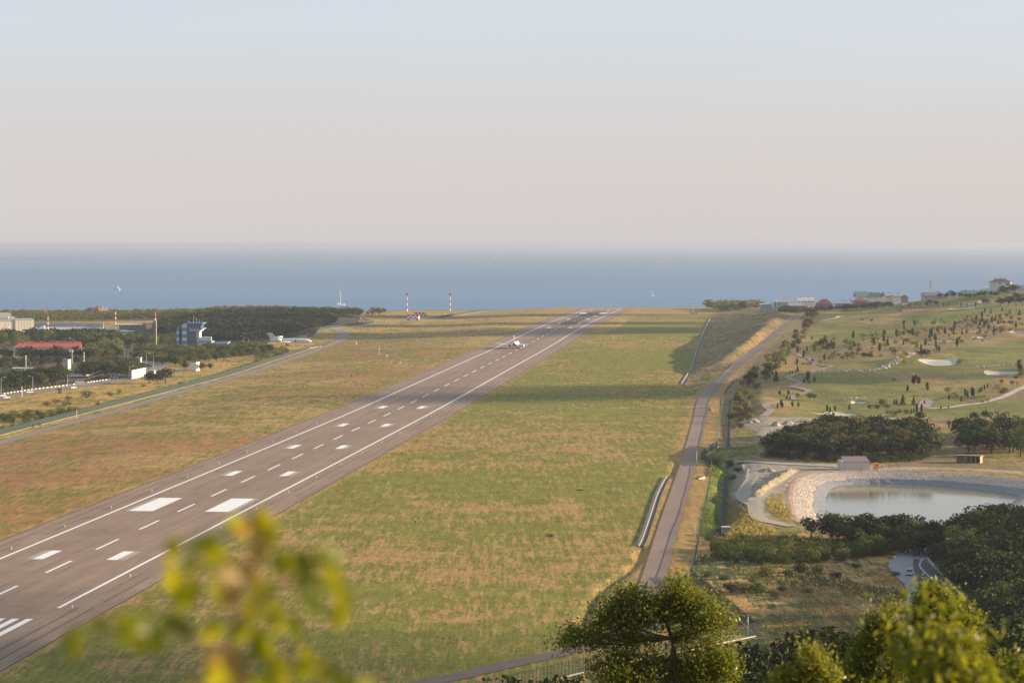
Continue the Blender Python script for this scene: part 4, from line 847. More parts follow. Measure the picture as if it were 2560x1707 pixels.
far_wood('coastal_wood', 'hazy coastal wood along the shore on the left', Q[Q[:, 0] < -390], 4, 7.5, 90, .11, LO, 22, 1.5)
far_wood('coastal_wood', 'hazy wooded rise above the shore on the left', Q[Q[:, 0] >= -390], 5.5, 10, 90, .11, LO, 24, 1.15)
Q = scatter([(x_, y_) for x_, y_ in [(255, 3230), (330, 3230), (345, 3470), (262, 3470)]], 14, rgw, False); Q = Q[(Q[:, 1] < 3480) & (Q[:, 0] < .098 * Q[:, 1])]
if len(Q): far_wood('coastal_wood', 'hazy coastal trees beside the villas on the right', Q, 7, 13, 100, .11, LO, 23, 1.4)
# trees poking up along the shore right of the runway's end
def top_tree(px, py, D, h, m, label, group=None, wide=1.0, kind='broad', name='leafy_tree'):
    a = AT(px, py, D); return plant(name, kind, m, (a.x, a.y, a.z - h), h, label, 'tree', group, wide)
# --- right: grove above the pond, trees by the pond, shrubs
wood([(1908, 1140), (2000, 1152), (2100, 1154), (2300, 1152), (2345, 1128), (2300, 1096), (2180, 1084), (2060, 1086), (1960, 1112)], 8.6, 7.5, 11, [LD, LD, LG, LD, LD, LT], 'dark leafy tree in the grove behind the pump house', 'grove behind the pump house', 'grove_tree', seed=30, wide=1.15, cards=650, size=.045)
wood([(1905, 1143), (2000, 1155), (2100, 1158), (2310, 1156), (2340, 1132), (2320, 1140), (2100, 1148), (2000, 1145), (1915, 1132)], 6, 2.2, 3.8, [LD, LD, LG], 'dark undergrowth bush at the foot of the grove', 'undergrowth of the grove', 'undergrowth_bush', 'bush', 36, 1.2, 'shrub')
wood([(2396, 1138), (2450, 1132), (2560, 1142), (2600, 1140), (2600, 1090), (2480, 1080), (2390, 1100)], 8.6, 7.5, 11, [LD, LD, LG], 'dark leafy tree in the grove behind the wooden shed', 'grove behind the wooden shed', 'grove_tree', seed=31, wide=1.15, cards=650, size=.045)
wood([(1998, 1345), (2060, 1352), (2120, 1372), (2250, 1385), (2340, 1400), (2360, 1370), (2330, 1352), (2210, 1345), (2090, 1338)], 5.5, 6, 8.5, [LD, LG, LD], 'leafy tree in the row between the pond and the curving road', 'trees between pond and curving road', seed=32, wide=1.2, cards=750, size=.042)
wood([(1772, 1400), (1840, 1408), (1960, 1412), (2080, 1408), (2170, 1398), (2160, 1378), (2000, 1366), (1880, 1366), (1780, 1372)], 4.2, 2.8, 4.8, [LG, LO, LG], 'bushy green shrub in the belt above the dry meadow', 'shrub belt above the dry meadow', 'shrub', 'bush', 33, .75, 'shrub', cards=500, size=.065)
wood([(2160, 1396), (2230, 1385), (2230, 1372), (2160, 1378)], 5, 5, 7, [LG, LO], 'rounded shrub beside the sandy bend of the curving road', 'shrubs at the road bend', 'shrub', 'bush', 34, .8, 'shrub', cards=600, size=.06)
for i, (px, py, h, wd) in enumerate([(1913, 1442, 3.6, 1.0), (1998, 1432, 3.0, 1.0), (2045, 1430, 2.5, 1.1), (1975, 1440, 2.0, 1.2), (1830, 1478, 2.6, 1.3), (1862, 1480, 3.0, 1.2), (1895, 1482, 2.8, 1.2), (1790, 1485, 2.4, 1.2), (1930, 1488, 1.9, 1.5), (1770, 1440, 1.6, 1.6), (2090, 1442, 1.6, 1.5), (2240, 1440, 1.4, 1.4), (1810, 1448, 1.5, 1.4), (1955, 1478, 1.6, 1.5), (2020, 1480, 1.2, 1.6), (1880, 1455, 1.4, 1.3), (2140, 1420, 1.4, 1.4), (1850, 1348, 2.2, 1.2), (1775, 1350, 1.6, 1.4), (1800, 1330, 1.4, 1.4), (1790, 1162, 3, 1.3), (1825, 1168, 3.6, 1.0), (1845, 1180, 2.6, 1.0), (1830, 1200, 2.4, 1.1)]):
    lab = {0: 'tallest lone shrub on the dry meadow', 1: 'upright shrub on the dry meadow near the shrub belt'}.get(i, 'low green shrub scattered over the dry meadow' if i < 17 else 'shrub growing along the stone drain below the gravel yard')
    plant('shrub', 'bush', [LG, LD, LO][i % 3], P(px, py), h, lab, 'shrub', None if i < 2 else ('shrubs scattered over the dry meadow' if i < 17 else 'shrubs along the stone drain'), wd, cards=500, size=.07)
wood([(2352, 1440), (2370, 1470), (2400, 1510), (2440, 1560), (2480, 1640), (2540, 1740), (2640, 1740), (2640, 1520), (2620, 1340), (2480, 1332), (2390, 1340), (2365, 1370)], 7.0, 8, 11.5, [LD, LD, LD, LG], 'dark tree in the shaded wood at the right of the curving road', 'shaded wood right of the curving road', 'oak_tree', seed=35, wide=1.15, cards=800, size=.04)
# --- golf slope: belt of young trees behind the fence, scattered young trees, cypresses
wood([(1826, 1062), (1836, 1010), (1852, 972), (1880, 940), (1920, 900), (1965, 860), (2010, 812), (2026, 780), (2042, 786), (2030, 826), (1985, 880), (1940, 930), (1905, 965), (1880, 1010), (1862, 1060)], 11.5, 3.6, 7.0, [LB, LG, LO, LB, LP], 'young tree in the belt between right fence and golf slope', 'planted belt beside the right fence', 'young_tree', kind='broad', seed=40, wide=.85, cards=260, size=.075)
wood([(1826, 1075), (1838, 1040), (1865, 1010), (1890, 1040), (1870, 1070)], 6, 2, 3.4, [LO, LG, LP], 'low bush at the lower end of the planted belt', 'low bushes of the planted belt', 'shrub', 'bush', 41, .9, 'shrub')
def gt(lst, kind, m, lab, grp, hk, wd=1.0, name='young_tree'):
    lab0 = lab
    for px, py, hp in lst:
        lab = lab0 + (', %s %s' % ('upper' if py < 746 else 'lower', 'far left' if px < 2050 else ('left' if px < 2230 else ('centre' if px < 2370 else ('right' if px < 2480 else 'far right'))))) if 'crest' in lab0 else lab0 + ', ' + ('upper' if py < 850 else ('middle' if py < 950 else 'lower')) + ' ' + ('left' if px < 2100 else ('centre' if px < 2350 else 'right'))
        c = P(px, py); plant(name, kind, m, c, hp / F * c.y * hk, lab, 'tree', grp, wd, cards=240, size=.07)
gt([(2068, 1030, 19), (2075, 1032, 16), (2088, 1028, 16), (1981, 1018, 16), (1996, 1018, 15), (2123, 1026, 16), (1953, 1018, 20), (1956, 1020, 15), (1944, 1022, 14), (2083, 1052, 22), (2269, 980, 18), (2318, 978, 24), (2373, 1000, 14), (2403, 1006, 15), (2417, 1052, 12), (2424, 1072, 14), (2389, 1055, 12), (2494, 1038, 11), (2352, 1024, 10), (2371, 1022, 9), (2462, 783, 13), (2477, 786, 14), (2524, 786, 12), (2505, 780, 12), (2418, 800, 12), (2340, 872, 20), (2348, 880, 16), (2303, 880, 22), (2548, 928, 30), (2553, 928, 18), (2260, 825, 14), (2262, 808, 8), (2285, 815, 16)], 'slender', LG, 'slender young tree staked on the golf slope', 'slender young trees on the golf slope', 1.0, 1.0)
gt([(2420, 816, 10), (2440, 812, 14), (2450, 816, 16), (2461, 820, 20), (2467, 812, 14), (2472, 824, 16), (2480, 808, 18), (2488, 804, 14), (2455, 806, 14), (2445, 824, 12), (2500, 800, 16), (2430, 806, 10)], 'slender', LG, 'young tree in the mixed planting on the upper right rough', 'mixed planting on the upper right rough', 1.0, 1.2)
gt([(2259, 814, 14), (2495, 812, 14), (1967, 998, 10), (1975, 998, 9), (1949, 988, 12), (1971, 988, 14), (2284, 961, 22), (2297, 961, 20), (2290, 950, 14), (1958, 862, 9), (2030, 850, 10), (1935, 952, 10)], 'slender', LP, 'small purple leaved tree on the golf slope', 'purple leaved trees on the golf slope', 1.0, 1.3)
gt([(2434, 810, 12), (2262, 890, 14), (2257, 900, 16), (2230, 886, 14), (2254, 850, 10), (2542, 780, 8), (2463, 998, 14), (2470, 1006, 12), (2457, 1010, 10), (2040, 770, 10), (2494, 980, 22), (2260, 914, 18)], 'broad', LY, 'small yellowing tree on the golf slope', 'yellowing trees on the golf slope', 1.0, 1.0)
gt([(2010, 957, 12), (2024, 958, 10), (2036, 955, 14), (1994, 930, 14), (1933, 918, 14), (1964, 912, 12), (1950, 905, 8), (2284, 1012, 18), (2257, 1014, 24), (2242, 1012, 14), (2236, 1010, 12), (2384, 836, 12), (2405, 836, 12), (2416, 834, 11), (2450, 832, 12), (1940, 955, 24), (2203, 1004, 8), (2540, 818, 14)], 'conifer', LD, 'small dark pine on the golf slope', 'small dark pines on the golf slope', 1.15, 1.0, 'pine_tree')
gt([(2326, 840, 17), (2330, 841, 16), (2292, 1032, 20), (2304, 1030, 19), (2284, 1033, 12), (2278, 1034, 11), (2276, 1036, 8), (2413, 990, 17), (2419, 992, 15), (2430, 988, 19), (2434, 990, 17), (2447, 982, 9), (2451, 980, 11), (2454, 978, 9), (2461, 974, 12), (2469, 970, 10), (2551, 926, 12), (2543, 962, 8), (2311, 1010, 10), (1975, 934, 8), (1981, 934, 8), (1988, 932, 8), (2359, 766, 8), (2371, 766, 7), (2383, 766, 5), (2403, 766, 8), (2417, 766, 7), (2439, 765, 9), (2247, 780, 6), (2252, 780, 8)], 'cypress', LC, 'narrow dark cypress on the golf slope', 'narrow cypresses on the golf slope', 1.1, 1.3, 'cypress')
gt([(2300, 1054, 24), (2120, 893, 12), (2131, 893, 13), (2160, 895, 13), (2168, 894, 12), (2175, 895, 12), (2305, 893, 20), (2316, 893, 19), (2326, 763, 14), (2340, 764, 12), (2316, 765, 9), (2465, 762, 17), (2438, 1052, 20), (2434, 1046, 17), (2463, 1050, 24), (2058, 868, 22), (2072, 874, 16), (2066, 878, 14)], 'broad', LD, 'rounded dark tree in a small clump on the golf slope', 'rounded dark trees on the golf slope', 1.05, 1.3, 'leafy_tree')
gt([(2026, 1000, 18), (2035, 1000, 15), (1993, 996, 14), (2216, 1026, 20), (2192, 1028, 18), (2208, 1020, 24), (2176, 1026, 16), (2240, 1040, 14), (1930, 940, 12), (2510, 988, 20), (2503, 990, 18), (2530, 965, 14), (2540, 950, 14), (2548, 944, 12), (2505, 960, 12), (2440, 850, 9), (2466, 838, 12), (2258, 838, 12), (2268, 836, 14), (2280, 838, 14), (2246, 836, 10)], 'broad', LG, 'loose leafy young tree on the golf slope', 'loose young trees on the golf slope', 1.0, 1.0)
gt([(2040, 775, 9), (2180, 762, 6), (2500, 765, 20), (2520, 764, 24), (2540, 765, 30), (2556, 764, 30), (2508, 740, 24), (2530, 735, 24), (2552, 730, 26), (2536, 722, 24), (2450, 742, 12), (2462, 742, 14), (2478, 744, 16), (2494, 742, 14), (2385, 745, 14), (2400, 746, 14), (2416, 746, 12), (2425, 746, 10), (2438, 744, 10), (2280, 748, 16), (2300, 748, 8), (2260, 750, 12), (2240, 748, 8), (2218, 748, 8), (2200, 750, 8), (2065, 766, 8), (2080, 766, 8), (2050, 767, 8), (2095, 764, 8), (1975, 768, 9), (1960, 768, 10), (1945, 768, 8), (2020, 768, 10), (2350, 746, 12), (2366, 746, 12), (2335, 746, 8)], 'broad', LD, 'dark garden tree among the crest houses', 'garden trees among the crest houses', 1.1, 1.25, 'leafy_tree')
wood([(2150, 772), (2240, 772), (2310, 768), (2300, 760), (2180, 762)], 8, 1.2, 2.2, [LG, LO, LT], 'low bush in the rough below the crest houses', 'low bushes below the crest houses', 'shrub', 'bush', 44, 1.1, 'shrub', limit=60)
wood([(1955, 780), (2060, 776), (2150, 770), (2215, 766), (2215, 762), (2100, 766), (1955, 774)], 12, 3, 5.5, [LD, LD, LG], 'dark hedge bush below the crest houses', 'hedge below the crest houses', 'hedge_bush', 'bush', 46, 1.3, 'shrub', limit=60)
rgg = np.random.default_rng(61); Q = scatter([(1960, 1000), (2020, 1030), (2560, 1040), (2560, 780), (2250, 775), (2060, 780), (1990, 880)], 15, rgg); q = fbm(Q[:, 0], Q[:, 1] * .8, 130, 77, 3) * .7 + fbm(Q[:, 0], Q[:, 1], 40, 90, 2) * .3; Q = Q[q > .545]; Q = Q[rgg.permutation(len(Q))[:230]]
for q in Q:
    j = int(rgg.integers(6)); kd, mm, hh, lab, grp, nm = [('slender', LG, 5.5, 'slender young tree in the dry rough of the golf slope', 'slender trees in the golf rough', 'rough_tree'), ('broad', LO, 4.5, 'olive leaved young tree in the dry rough of the golf slope', 'olive trees in the golf rough', 'rough_tree'), ('broad', LG, 3.2, 'green young tree in the dry rough of the golf slope', 'green trees in the golf rough', 'rough_tree'), ('bush', LO, 1.8, 'low bush in the dry rough of the golf slope', 'low bushes in the golf rough', 'rough_bush'), ('bush', LT, 1.4, 'brownish low bush in the dry rough of the golf slope', 'brownish bushes in the golf rough', 'rough_bush'), ('broad', LB, 4.0, 'pale leaved young tree in the dry rough of the golf slope', 'pale trees in the golf rough', 'rough_tree')][j]
    plant(nm, kd, mm, tuple(q), hh * (.6 + .7 * rgg.random()), lab + ', %s %s' % ('lower' if q[1] < 1750 else ('middle' if q[1] < 2150 else 'upper'), 'left' if q[0] / q[1] < .125 else ('centre' if q[0] / q[1] < .165 else 'right')), 'shrub' if kd == 'bush' else 'tree', grp, 1.0, rgg, 240, .07)
wood([(2200, 1046), (2280, 1038), (2280, 1030), (2210, 1034)], 7, 1.2, 2.4, [LG, LO, LD], 'low bush near the golf carts', 'low bushes near the golf carts', 'shrub', 'bush', 45, 1.0, 'shrub')
# --- tufts of tall dry grass by the yard, and low weeds over the meadow
def tufts(label, polys, spacing, h, m, seed, cut=.3):
    rg = np.random.default_rng(seed); Q = np.vstack([scatter(p, spacing, rg, jit=.5) for p in polys]); k = 5; Q = Q[fbm(Q[:, 0], Q[:, 1] * .6, 26, seed, 3) > cut]
    c = np.repeat(Q, k, 0); n_ = len(c); a = rg.random(n_) * 6.28; hh = h * (.5 + .8 * rg.random(n_)); wd = .28 * hh; b = c + np.stack([(rg.random(n_) - .5) * spacing, (rg.random(n_) - .5) * spacing, 0 * a - .05], 1)
    t = np.stack([np.cos(a), np.sin(a), 0 * a], 1); lean = np.stack([(rg.random(n_) - .5) * .5, (rg.random(n_) - .5) * .5, np.ones(n_)], 1)
    v = np.stack([b - t * wd[:, None], b + t * wd[:, None], b + lean * hh[:, None] + t * wd[:, None] * .6, b + lean * hh[:, None] * .9 - t * wd[:, None] * .6], 1).reshape(-1, 3)
    return tag(link('tall_grass', foliage_mesh('tall_grass', v, np.arange(4 * n_).reshape(n_, 4), m, rg.random(n_))), label, kind='stuff')
GG = leaf_mat('yellow tall grass', (.21, .19, .05), (.34, .25, .09), .35, .8, .1); GB = leaf_mat('brownish dry grass', (.28, .17, .075), (.38, .25, .11), .3, .8, .1); GN = leaf_mat('green weeds', (.085, .10, .030), (.14, .14, .045), .3, .8, .1)
tufts('yellow tall grass between the stone drain and the gravel yard', [[(1815, 1340), (1850, 1352), (1960, 1345), (1920, 1318), (1878, 1295), (1865, 1262), (1830, 1258), (1815, 1290)], [(1915, 1272), (1990, 1314), (1985, 1300), (1945, 1250), (1925, 1242)]], 1.6, .7, GG, 50, .48)
tufts('brownish dry grass standing over the meadow', [[(1745, 1425), (2150, 1416), (2230, 1408), (2250, 1450), (2200, 1500), (2100, 1650), (1920, 1660), (1895, 1560), (1800, 1490), (1740, 1450)]], 1.5, .42, GB, 51, .52)
tufts('green weeds scattered through the meadow', [[(1745, 1425), (2230, 1408), (2280, 1460), (2280, 1540), (2100, 1650), (1920, 1650), (1895, 1560), (1800, 1490)], [(1765, 1160), (1800, 1170), (1795, 1300), (1790, 1400), (1740, 1420), (1750, 1300)]], 1.5, .5, GN, 52, .52)
tufts('green weeds in tufts over the right airfield grass', [[(1000, 1680), (1560, 1560), (1600, 1400), (1400, 1400), (1100, 1450), (700, 1560), (600, 1690)]], 2.6, .26, GN, 53, .58)
wood([(1950, 783), (2040, 781), (2100, 777), (2230, 768), (2232, 764), (2100, 772), (2040, 776), (1950, 779)], 9, 4.5, 7.5, [LD, LD, LG], 'dark garden tree in front of the left crest houses', 'garden trees in front of the left crest houses', 'garden_tree', 'broad', 47, 1.3, limit=45)
# ------------------------------------------------------------------ aircraft
PLANE_W = mat('white aircraft paint', (.68, .68, .67), .35, .05, .5, spec=.5); PLANE_B = mat('dark blue aircraft paint', (.10, .12, .24), .4, .1, .5, spec=.5)
PLANE_R = mat('red aircraft paint', (.46, .12, .08), .4, .1, .5, spec=.5); PLANE_G = mat('grey aircraft metal', (.42, .43, .45), .4, .1, .5, metal=.4); DARK = mat('dark opening', (.02, .02, .022), .6, .1, 1); TYRE = mat('tyre rubber', (.03, .03, .03), .85, .1, 2)
GLASSW = mat('dark window glass', (.05, .065, .085), .12, .15, .6, spec=.6)
def wing_mesh(root, tip, cr, ct, th_r, th_t, mb=None):
    """a wing panel: root / tip leading-edge points, chords run backwards (-Y)"""
    m = mb or MB(); (x0, y0, z0), (x1, y1, z1) = root, tip; n = 5; prof = [(0, 0), (.08, .5), (.35, .62), (1, .02), (.35, -.4), (.08, -.35)]
    v = [(x0, y0 - cr * a, z0 + th_r * b) for a, b in prof] + [(x1, y1 - ct * a, z1 + th_t * b) for a, b in prof]; k = len(prof)
    m.add(v, [tuple(range(k))[::-1], tuple(range(k, 2 * k))] + [(i, (i + 1) % k, k + (i + 1) % k, k + i) for i in range(k)]); return m
def fin_mesh(x, ly, z0, z1, sweep, cr, ct, th=.35):
    m = MB(); v = []
    for z, y, c in ((z0, ly, cr), (z1, ly - sweep, ct)):
        for a, b in [(0, 0), (.3, .5), (1, .02), (1, -.02), (.3, -.5)]: v.append((x + th * b * (c / cr), y - c * a, z))
    m.add(v, [(0, 1, 2, 3, 4), (9, 8, 7, 6, 5)] + [(i, (i + 1) % 5, 5 + (i + 1) % 5, 5 + i)[::-1] for i in range(5)]); return m
def gear(parent, x, y, z, n=2, r=.55):
    g = thing('landing_gear', None, None, (0, 0, 0)); g.parent = parent; m = MB(); m.tube([(x, y, z), (x, y, r)], .13, 6); m.build('strut', PLANE_G, g)
    for s in ((-.42, .42) if n == 2 else (0,)):
        m = MB(); m.tube([(x + s - .17, y, r), (x + s + .17, y, r)], r, 10); m.build('wheel', TYRE, g)
def airliner(loc, rz):
    t = thing('airliner', 'white airliner with red fin and dark blue belly rolling down the runway', 'airplane', loc, rz)
    R_ = [(18.3, 0, 3.2, .1, .1), (17.6, 0, 3.25, .75, .7), (16.4, 0, 3.45, 1.35, 1.3), (14.5, 0, 3.7, 1.8, 1.8), (12, 0, 3.85, 1.97, 2.0), (-6, 0, 3.85, 1.97, 2.0), (-10, 0, 4.15, 1.75, 1.72), (-14, 0, 4.75, 1.2, 1.15), (-17.5, 0, 5.35, .6, .6), (-19.2, 0, 5.6, .18, .2)]
    m = MB(); m.loft(R_, 20)
    for i, q in enumerate(m.f):
        zc = sum(m.v[k][2] for k in q) / len(q); yc = sum(m.v[k][1] for k in q) / len(q)
        if zc < 3.2 + max(0, (-yc - 6)) * .14: m.m[i] = 1
    m.build('fuselage', [PLANE_W, PLANE_B], t, True)
    m = MB(); m.hexa([(-1.2, 16.3, 3.9), (1.2, 16.3, 3.9), (1.3, 15.5, 3.9), (-1.3, 15.5, 3.9), (-1.0, 15.9, 4.75), (1.0, 15.9, 4.75), (1.1, 15.2, 4.85), (-1.1, 15.2, 4.85)]); m.build('cockpit_glass', GLASSW, t)
    for s in (-1, 1):
        m = MB()
        for k in range(22): yk = 11 - k * .95; m.box(s * 1.985 - .02, s * 1.985 + .02, yk, yk + .35, 4.1, 4.55)
        m.build('window_row', GLASSW, t)
        w_ = wing_mesh((s * 1.2, 4.0, 2.9), (s * 17.0, -4.6, 4.55), 7.6, 1.6, 1.1, .25).build('wing', PLANE_W, t)
        fin_mesh(s * 17.1, -4.4, 4.5, 6.9, 1.5, 1.7, .6, .22).build('winglet', PLANE_R, w_)
        wing_mesh((s * .6, -13.6, 5.5), (s * 6.2, -17.0, 6.1), 4.0, 1.4, .4, .15).build('tailplane', PLANE_W, t)
        e_ = MB(); e_.loft([(6.2, s * 5.75, 2.0, .95, .95), (5.6, s * 5.75, 2.0, 1.12, 1.1), (3.4, s * 5.75, 2.05, 1.1, 1.08), (1.6, s * 5.75, 2.1, .72, .72)], 16); e_ = e_.build('engine', PLANE_W, t, True)
        m = MB(); m.loft([(6.26, s * 5.75, 2.0, .82, .82), (6.0, s * 5.75, 2.0, .82, .82)], 14); m.build('intake', DARK, e_)
        m = MB(); m.loft([(1.7, s * 5.75, 2.1, .66, .66), (.9, s * 5.75, 2.1, .25, .25)], 14); m.build('exhaust', DARK, e_)
        m = MB(); m.hexa([(s * 5.65, 4.2, 2.9), (s * 5.85, 4.2, 2.9), (s * 5.85, .5, 2.7), (s * 5.65, .5, 2.7), (s * 5.65, 3.0, 3.5), (s * 5.85, 3.0, 3.5), (s * 5.85, -.5, 3.3), (s * 5.65, -.5, 3.3)]); m.build('pylon', PLANE_W, t)
        gear(t, s * 2.9, -1.2, 3.0)
    f = fin_mesh(0, -11.2, 5.2, 9.6, 4.4, 6.0, 3.4, .5).build('fin', PLANE_R, t); fin_mesh(0, -15.6, 9.58, 11.9, 2.3, 3.4, 2.2, .28).build('fin_tip', PLANE_W, f)
    gear(t, 0, 12.6, 2.6, 2, .4); return t
c = P(1290, 872); airliner((c.x, c.y, rw_z(c.y) + .12), rz_)
def trijet(loc, rz):
    t = thing('trijet_airliner', 'old white three engined airliner with T tail parked off the airfield', 'airplane', loc, rz)
    m = MB(); m.loft([(18.2, 0, 3.1, .1, .1), (17.4, 0, 3.15, .7, .7), (16, 0, 3.35, 1.3, 1.3), (13.5, 0, 3.55, 1.8, 1.85), (-8, 0, 3.55, 1.9, 1.9), (-13, 0, 3.9, 1.5, 1.5), (-17, 0, 4.3, .75, .8), (-18.5, 0, 4.4, .35, .4)], 18); m.build('fuselage', PLANE_W, t, True)
    m = MB(); m.hexa([(-1.1, 16.0, 3.7), (1.1, 16.0, 3.7), (1.25, 15.2, 3.8), (-1.25, 15.2, 3.8), (-.9, 15.6, 4.4), (.9, 15.6, 4.4), (1.0, 14.9, 4.6), (-1.0, 14.9, 4.6)]); m.build('cockpit_glass', GLASSW, t)
    for s in (-1, 1):
        m = MB()
        for k in range(20): yk = 11 - k * 1.0; m.box(s * 1.89 - .02, s * 1.89 + .02, yk, yk + .35, 3.75, 4.15)
        m.build('window_row', PLANE_G, t)
        wing_mesh((s * 1.2, 2.5, 2.5), (s * 17.0, -6.0, 3.4), 6.8, 1.9, .9, .2).build('wing', PLANE_W, t)
        wing_mesh((s * .2, -16.6, 9.3), (s * 5.4, -18.8, 9.1), 3.4, 1.6, .35, .12).build('tailplane', PLANE_R if s > 0 else PLANE_W, t)
        e_ = MB(); e_.loft([(-7.5, s * 2.75, 4.3, .75, .75), (-7.0, s * 2.75, 4.3, .85, .85), (-11, s * 2.75, 4.35, .85, .85), (-12.8, s * 2.75, 4.4, .55, .55)], 14); e_ = e_.build('engine', PLANE_W, t, True)
        m = MB(); m.loft([(-6.97, s * 2.75, 4.3, .66, .66), (-7.3, s * 2.75, 4.3, .66, .66)], 12); m.build('intake', DARK, e_)
        gear(t, s * 2.8, -3.0, 2.6)
    f = fin_mesh(0, -11.5, 4.9, 9.4, 4.6, 6.2, 4.0, .8).build('fin', PLANE_W, t)
    m = MB(); m.loft([(-.03, 0, 0, .95, 1.15), (.03, 0, 0, .95, 1.15)], 14); o = m.build('emblem', mat('pale green emblem', (.30, .42, .38), .5, .1, 1), f); o.rotation_euler = (0, 0, R(90)); o.location = (.42, -15.6, 7.4)
    e_ = MB(); e_.loft([(-7.6, 0, 6.1, .75, .75), (-7.0, 0, 6.15, .95, .95), (-11.5, 0, 6.1, 1.0, .95), (-16, 0, 5.4, .7, .8)], 14); e_ = e_.build('engine', PLANE_W, t, True)
    m = MB(); m.loft([(-6.95, 0, 6.15, .75, .75), (-7.3, 0, 6.15, .75, .75)], 12); m.build('intake', DARK, e_)
    m = MB(); m.box(1.86, 1.93, 4.0, 5.2, 2.7, 4.3); m.build('open_door', DARK, t)
    gear(t, 0, 13, 2.2, 2, .4); return t
c = P(727, 863); trijet((c.x, c.y, c.z), R(-98)).scale = (1.1, 1.06, 1.15)

# ------------------------------------------------------------------ buildings
def wmat(nm, c, v=.1): return mat(nm, c, .85, v, .4)
WALL_C, WALL_W, WALL_G, WALL_B = wmat('cream render', (.72, .63, .48)), wmat('white render', (.74, .72, .68)), wmat('grey render', (.42, .42, .42)), wmat('beige cladding', (.55, .50, .42))
WALL_R, BLUEP, BLUEG = wmat('red brick wall', (.36, .16, .12), .2), wmat('blue cladding', (.13, .24, .44)), wmat('grey blue cladding', (.34, .40, .48))
ROOF_R, ROOF_DR, ROOF_M, ROOF_G, ROOF_GR, ROOF_BL = mat('bright red roof', (.44, .10, .075), .6, .15, .6, stretch=(3, .2, 1)), mat('dark red roof', (.20, .085, .075), .7, .2, .6), mat('purplish metal roof', (.24, .15, .16), .5, .1, .5), mat('green metal roof', (.13, .20, .165), .6, .15, .5), mat('grey metal roof', (.35, .36, .38), .5, .15, .5), mat('blue sheet roof', (.18, .30, .52), .5, .1, .5)
GLASS = mat('facade glass', (.10, .13, .17), .15, .2, .25, spec=.6); STEEL = mat('grey steel', (.38, .38, .37), .5, .15, 1, metal=.3); REDP = mat('red mast paint', (.46, .08, .06), .55, .15, 1)
def roof_prism(t, w, d, h0, rise, m, kind, over=.5, name='roof'):
    W_, D_ = w / 2 + over, d / 2 + over; b = MB(); th = .18
    if kind == 'gable':      # ridge along x
        b.add([(-W_, -D_, h0), (W_, -D_, h0), (W_, D_, h0), (-W_, D_, h0), (-W_, 0, h0 + rise), (W_, 0, h0 + rise)], [(0, 1, 5, 4), (2, 3, 4, 5), (0, 4, 3), (1, 2, 5), (3, 2, 1, 0)])
    elif kind == 'gabley':   # ridge along y, gable end faces the viewer
        b.add([(-W_, -D_, h0), (W_, -D_, h0), (W_, D_, h0), (-W_, D_, h0), (0, -D_, h0 + rise), (0, D_, h0 + rise)], [(0, 4, 5, 3), (1, 2, 5, 4), (0, 1, 4), (2, 3, 5), (3, 2, 1, 0)])
    elif kind == 'hip':
        r = min(W_, D_) * .9; a = max(W_ - r, .2); c_ = max(D_ - r, .2) if D_ > W_ else .2
        if D_ <= W_: rp = [(-a, 0), (a, 0)]
        else: rp = [(0, -c_), (0, c_)]
        if D_ <= W_: b.add([(-W_, -D_, h0), (W_, -D_, h0), (W_, D_, h0), (-W_, D_, h0), (-a, 0, h0 + rise), (a, 0, h0 + rise)], [(0, 1, 5, 4), (1, 2, 5), (2, 3, 4, 5), (3, 0, 4), (3, 2, 1, 0)])
        else: b.add([(-W_, -D_, h0), (W_, -D_, h0), (W_, D_, h0), (-W_, D_, h0), (0, -c_, h0 + rise), (0, c_, h0 + rise)], [(0, 1, 4), (1, 2, 5, 4), (2, 3, 5), (3, 0, 4, 5), (3, 2, 1, 0)])
    elif kind == 'shed': b.hexa([(-W_, -D_, h0), (W_, -D_, h0), (W_, D_, h0), (-W_, D_, h0), (-W_, -D_, h0 + .3), (W_, -D_, h0 + .3), (W_, D_, h0 + rise), (-W_, D_, h0 + rise)])
    else: b.box(-W_, W_, -D_, D_, h0 + .01, h0 + .35)
    return b.build(name, m, t)
def windows(t, w, d, rows, cols, z0, zs, ww, wh, side=('f', 'r'), m=None):
    for sd in side:
        L_ = w if sd == 'f' else d
        for r in range(rows):
            for c_ in range(cols if sd == 'f' else max(1, int(cols * d / w + .5))):
                n_ = cols if sd == 'f' else max(1, int(cols * d / w + .5)); u = -L_ / 2 + L_ * (c_ + .5) / n_; z = z0 + r * zs; fr = MB(); pn = MB()
                if sd == 'f': fr.box(u - ww / 2 - .12, u + ww / 2 + .12, -d / 2 - .06, -d / 2 + .02, z - .12, z + wh + .12); pn.box(u - ww / 2, u + ww / 2, -d / 2 - .09, -d / 2 - .03, z, z + wh)
                else: fr.box(w / 2 - .02, w / 2 + .06, u - ww / 2 - .12, u + ww / 2 + .12, z - .12, z + wh + .12); pn.box(w / 2 + .03, w / 2 + .09, u - ww / 2, u + ww / 2, z, z + wh)
                f = fr.build('window', WALL_W, t); pn.build('pane', m or GLASSW, f)
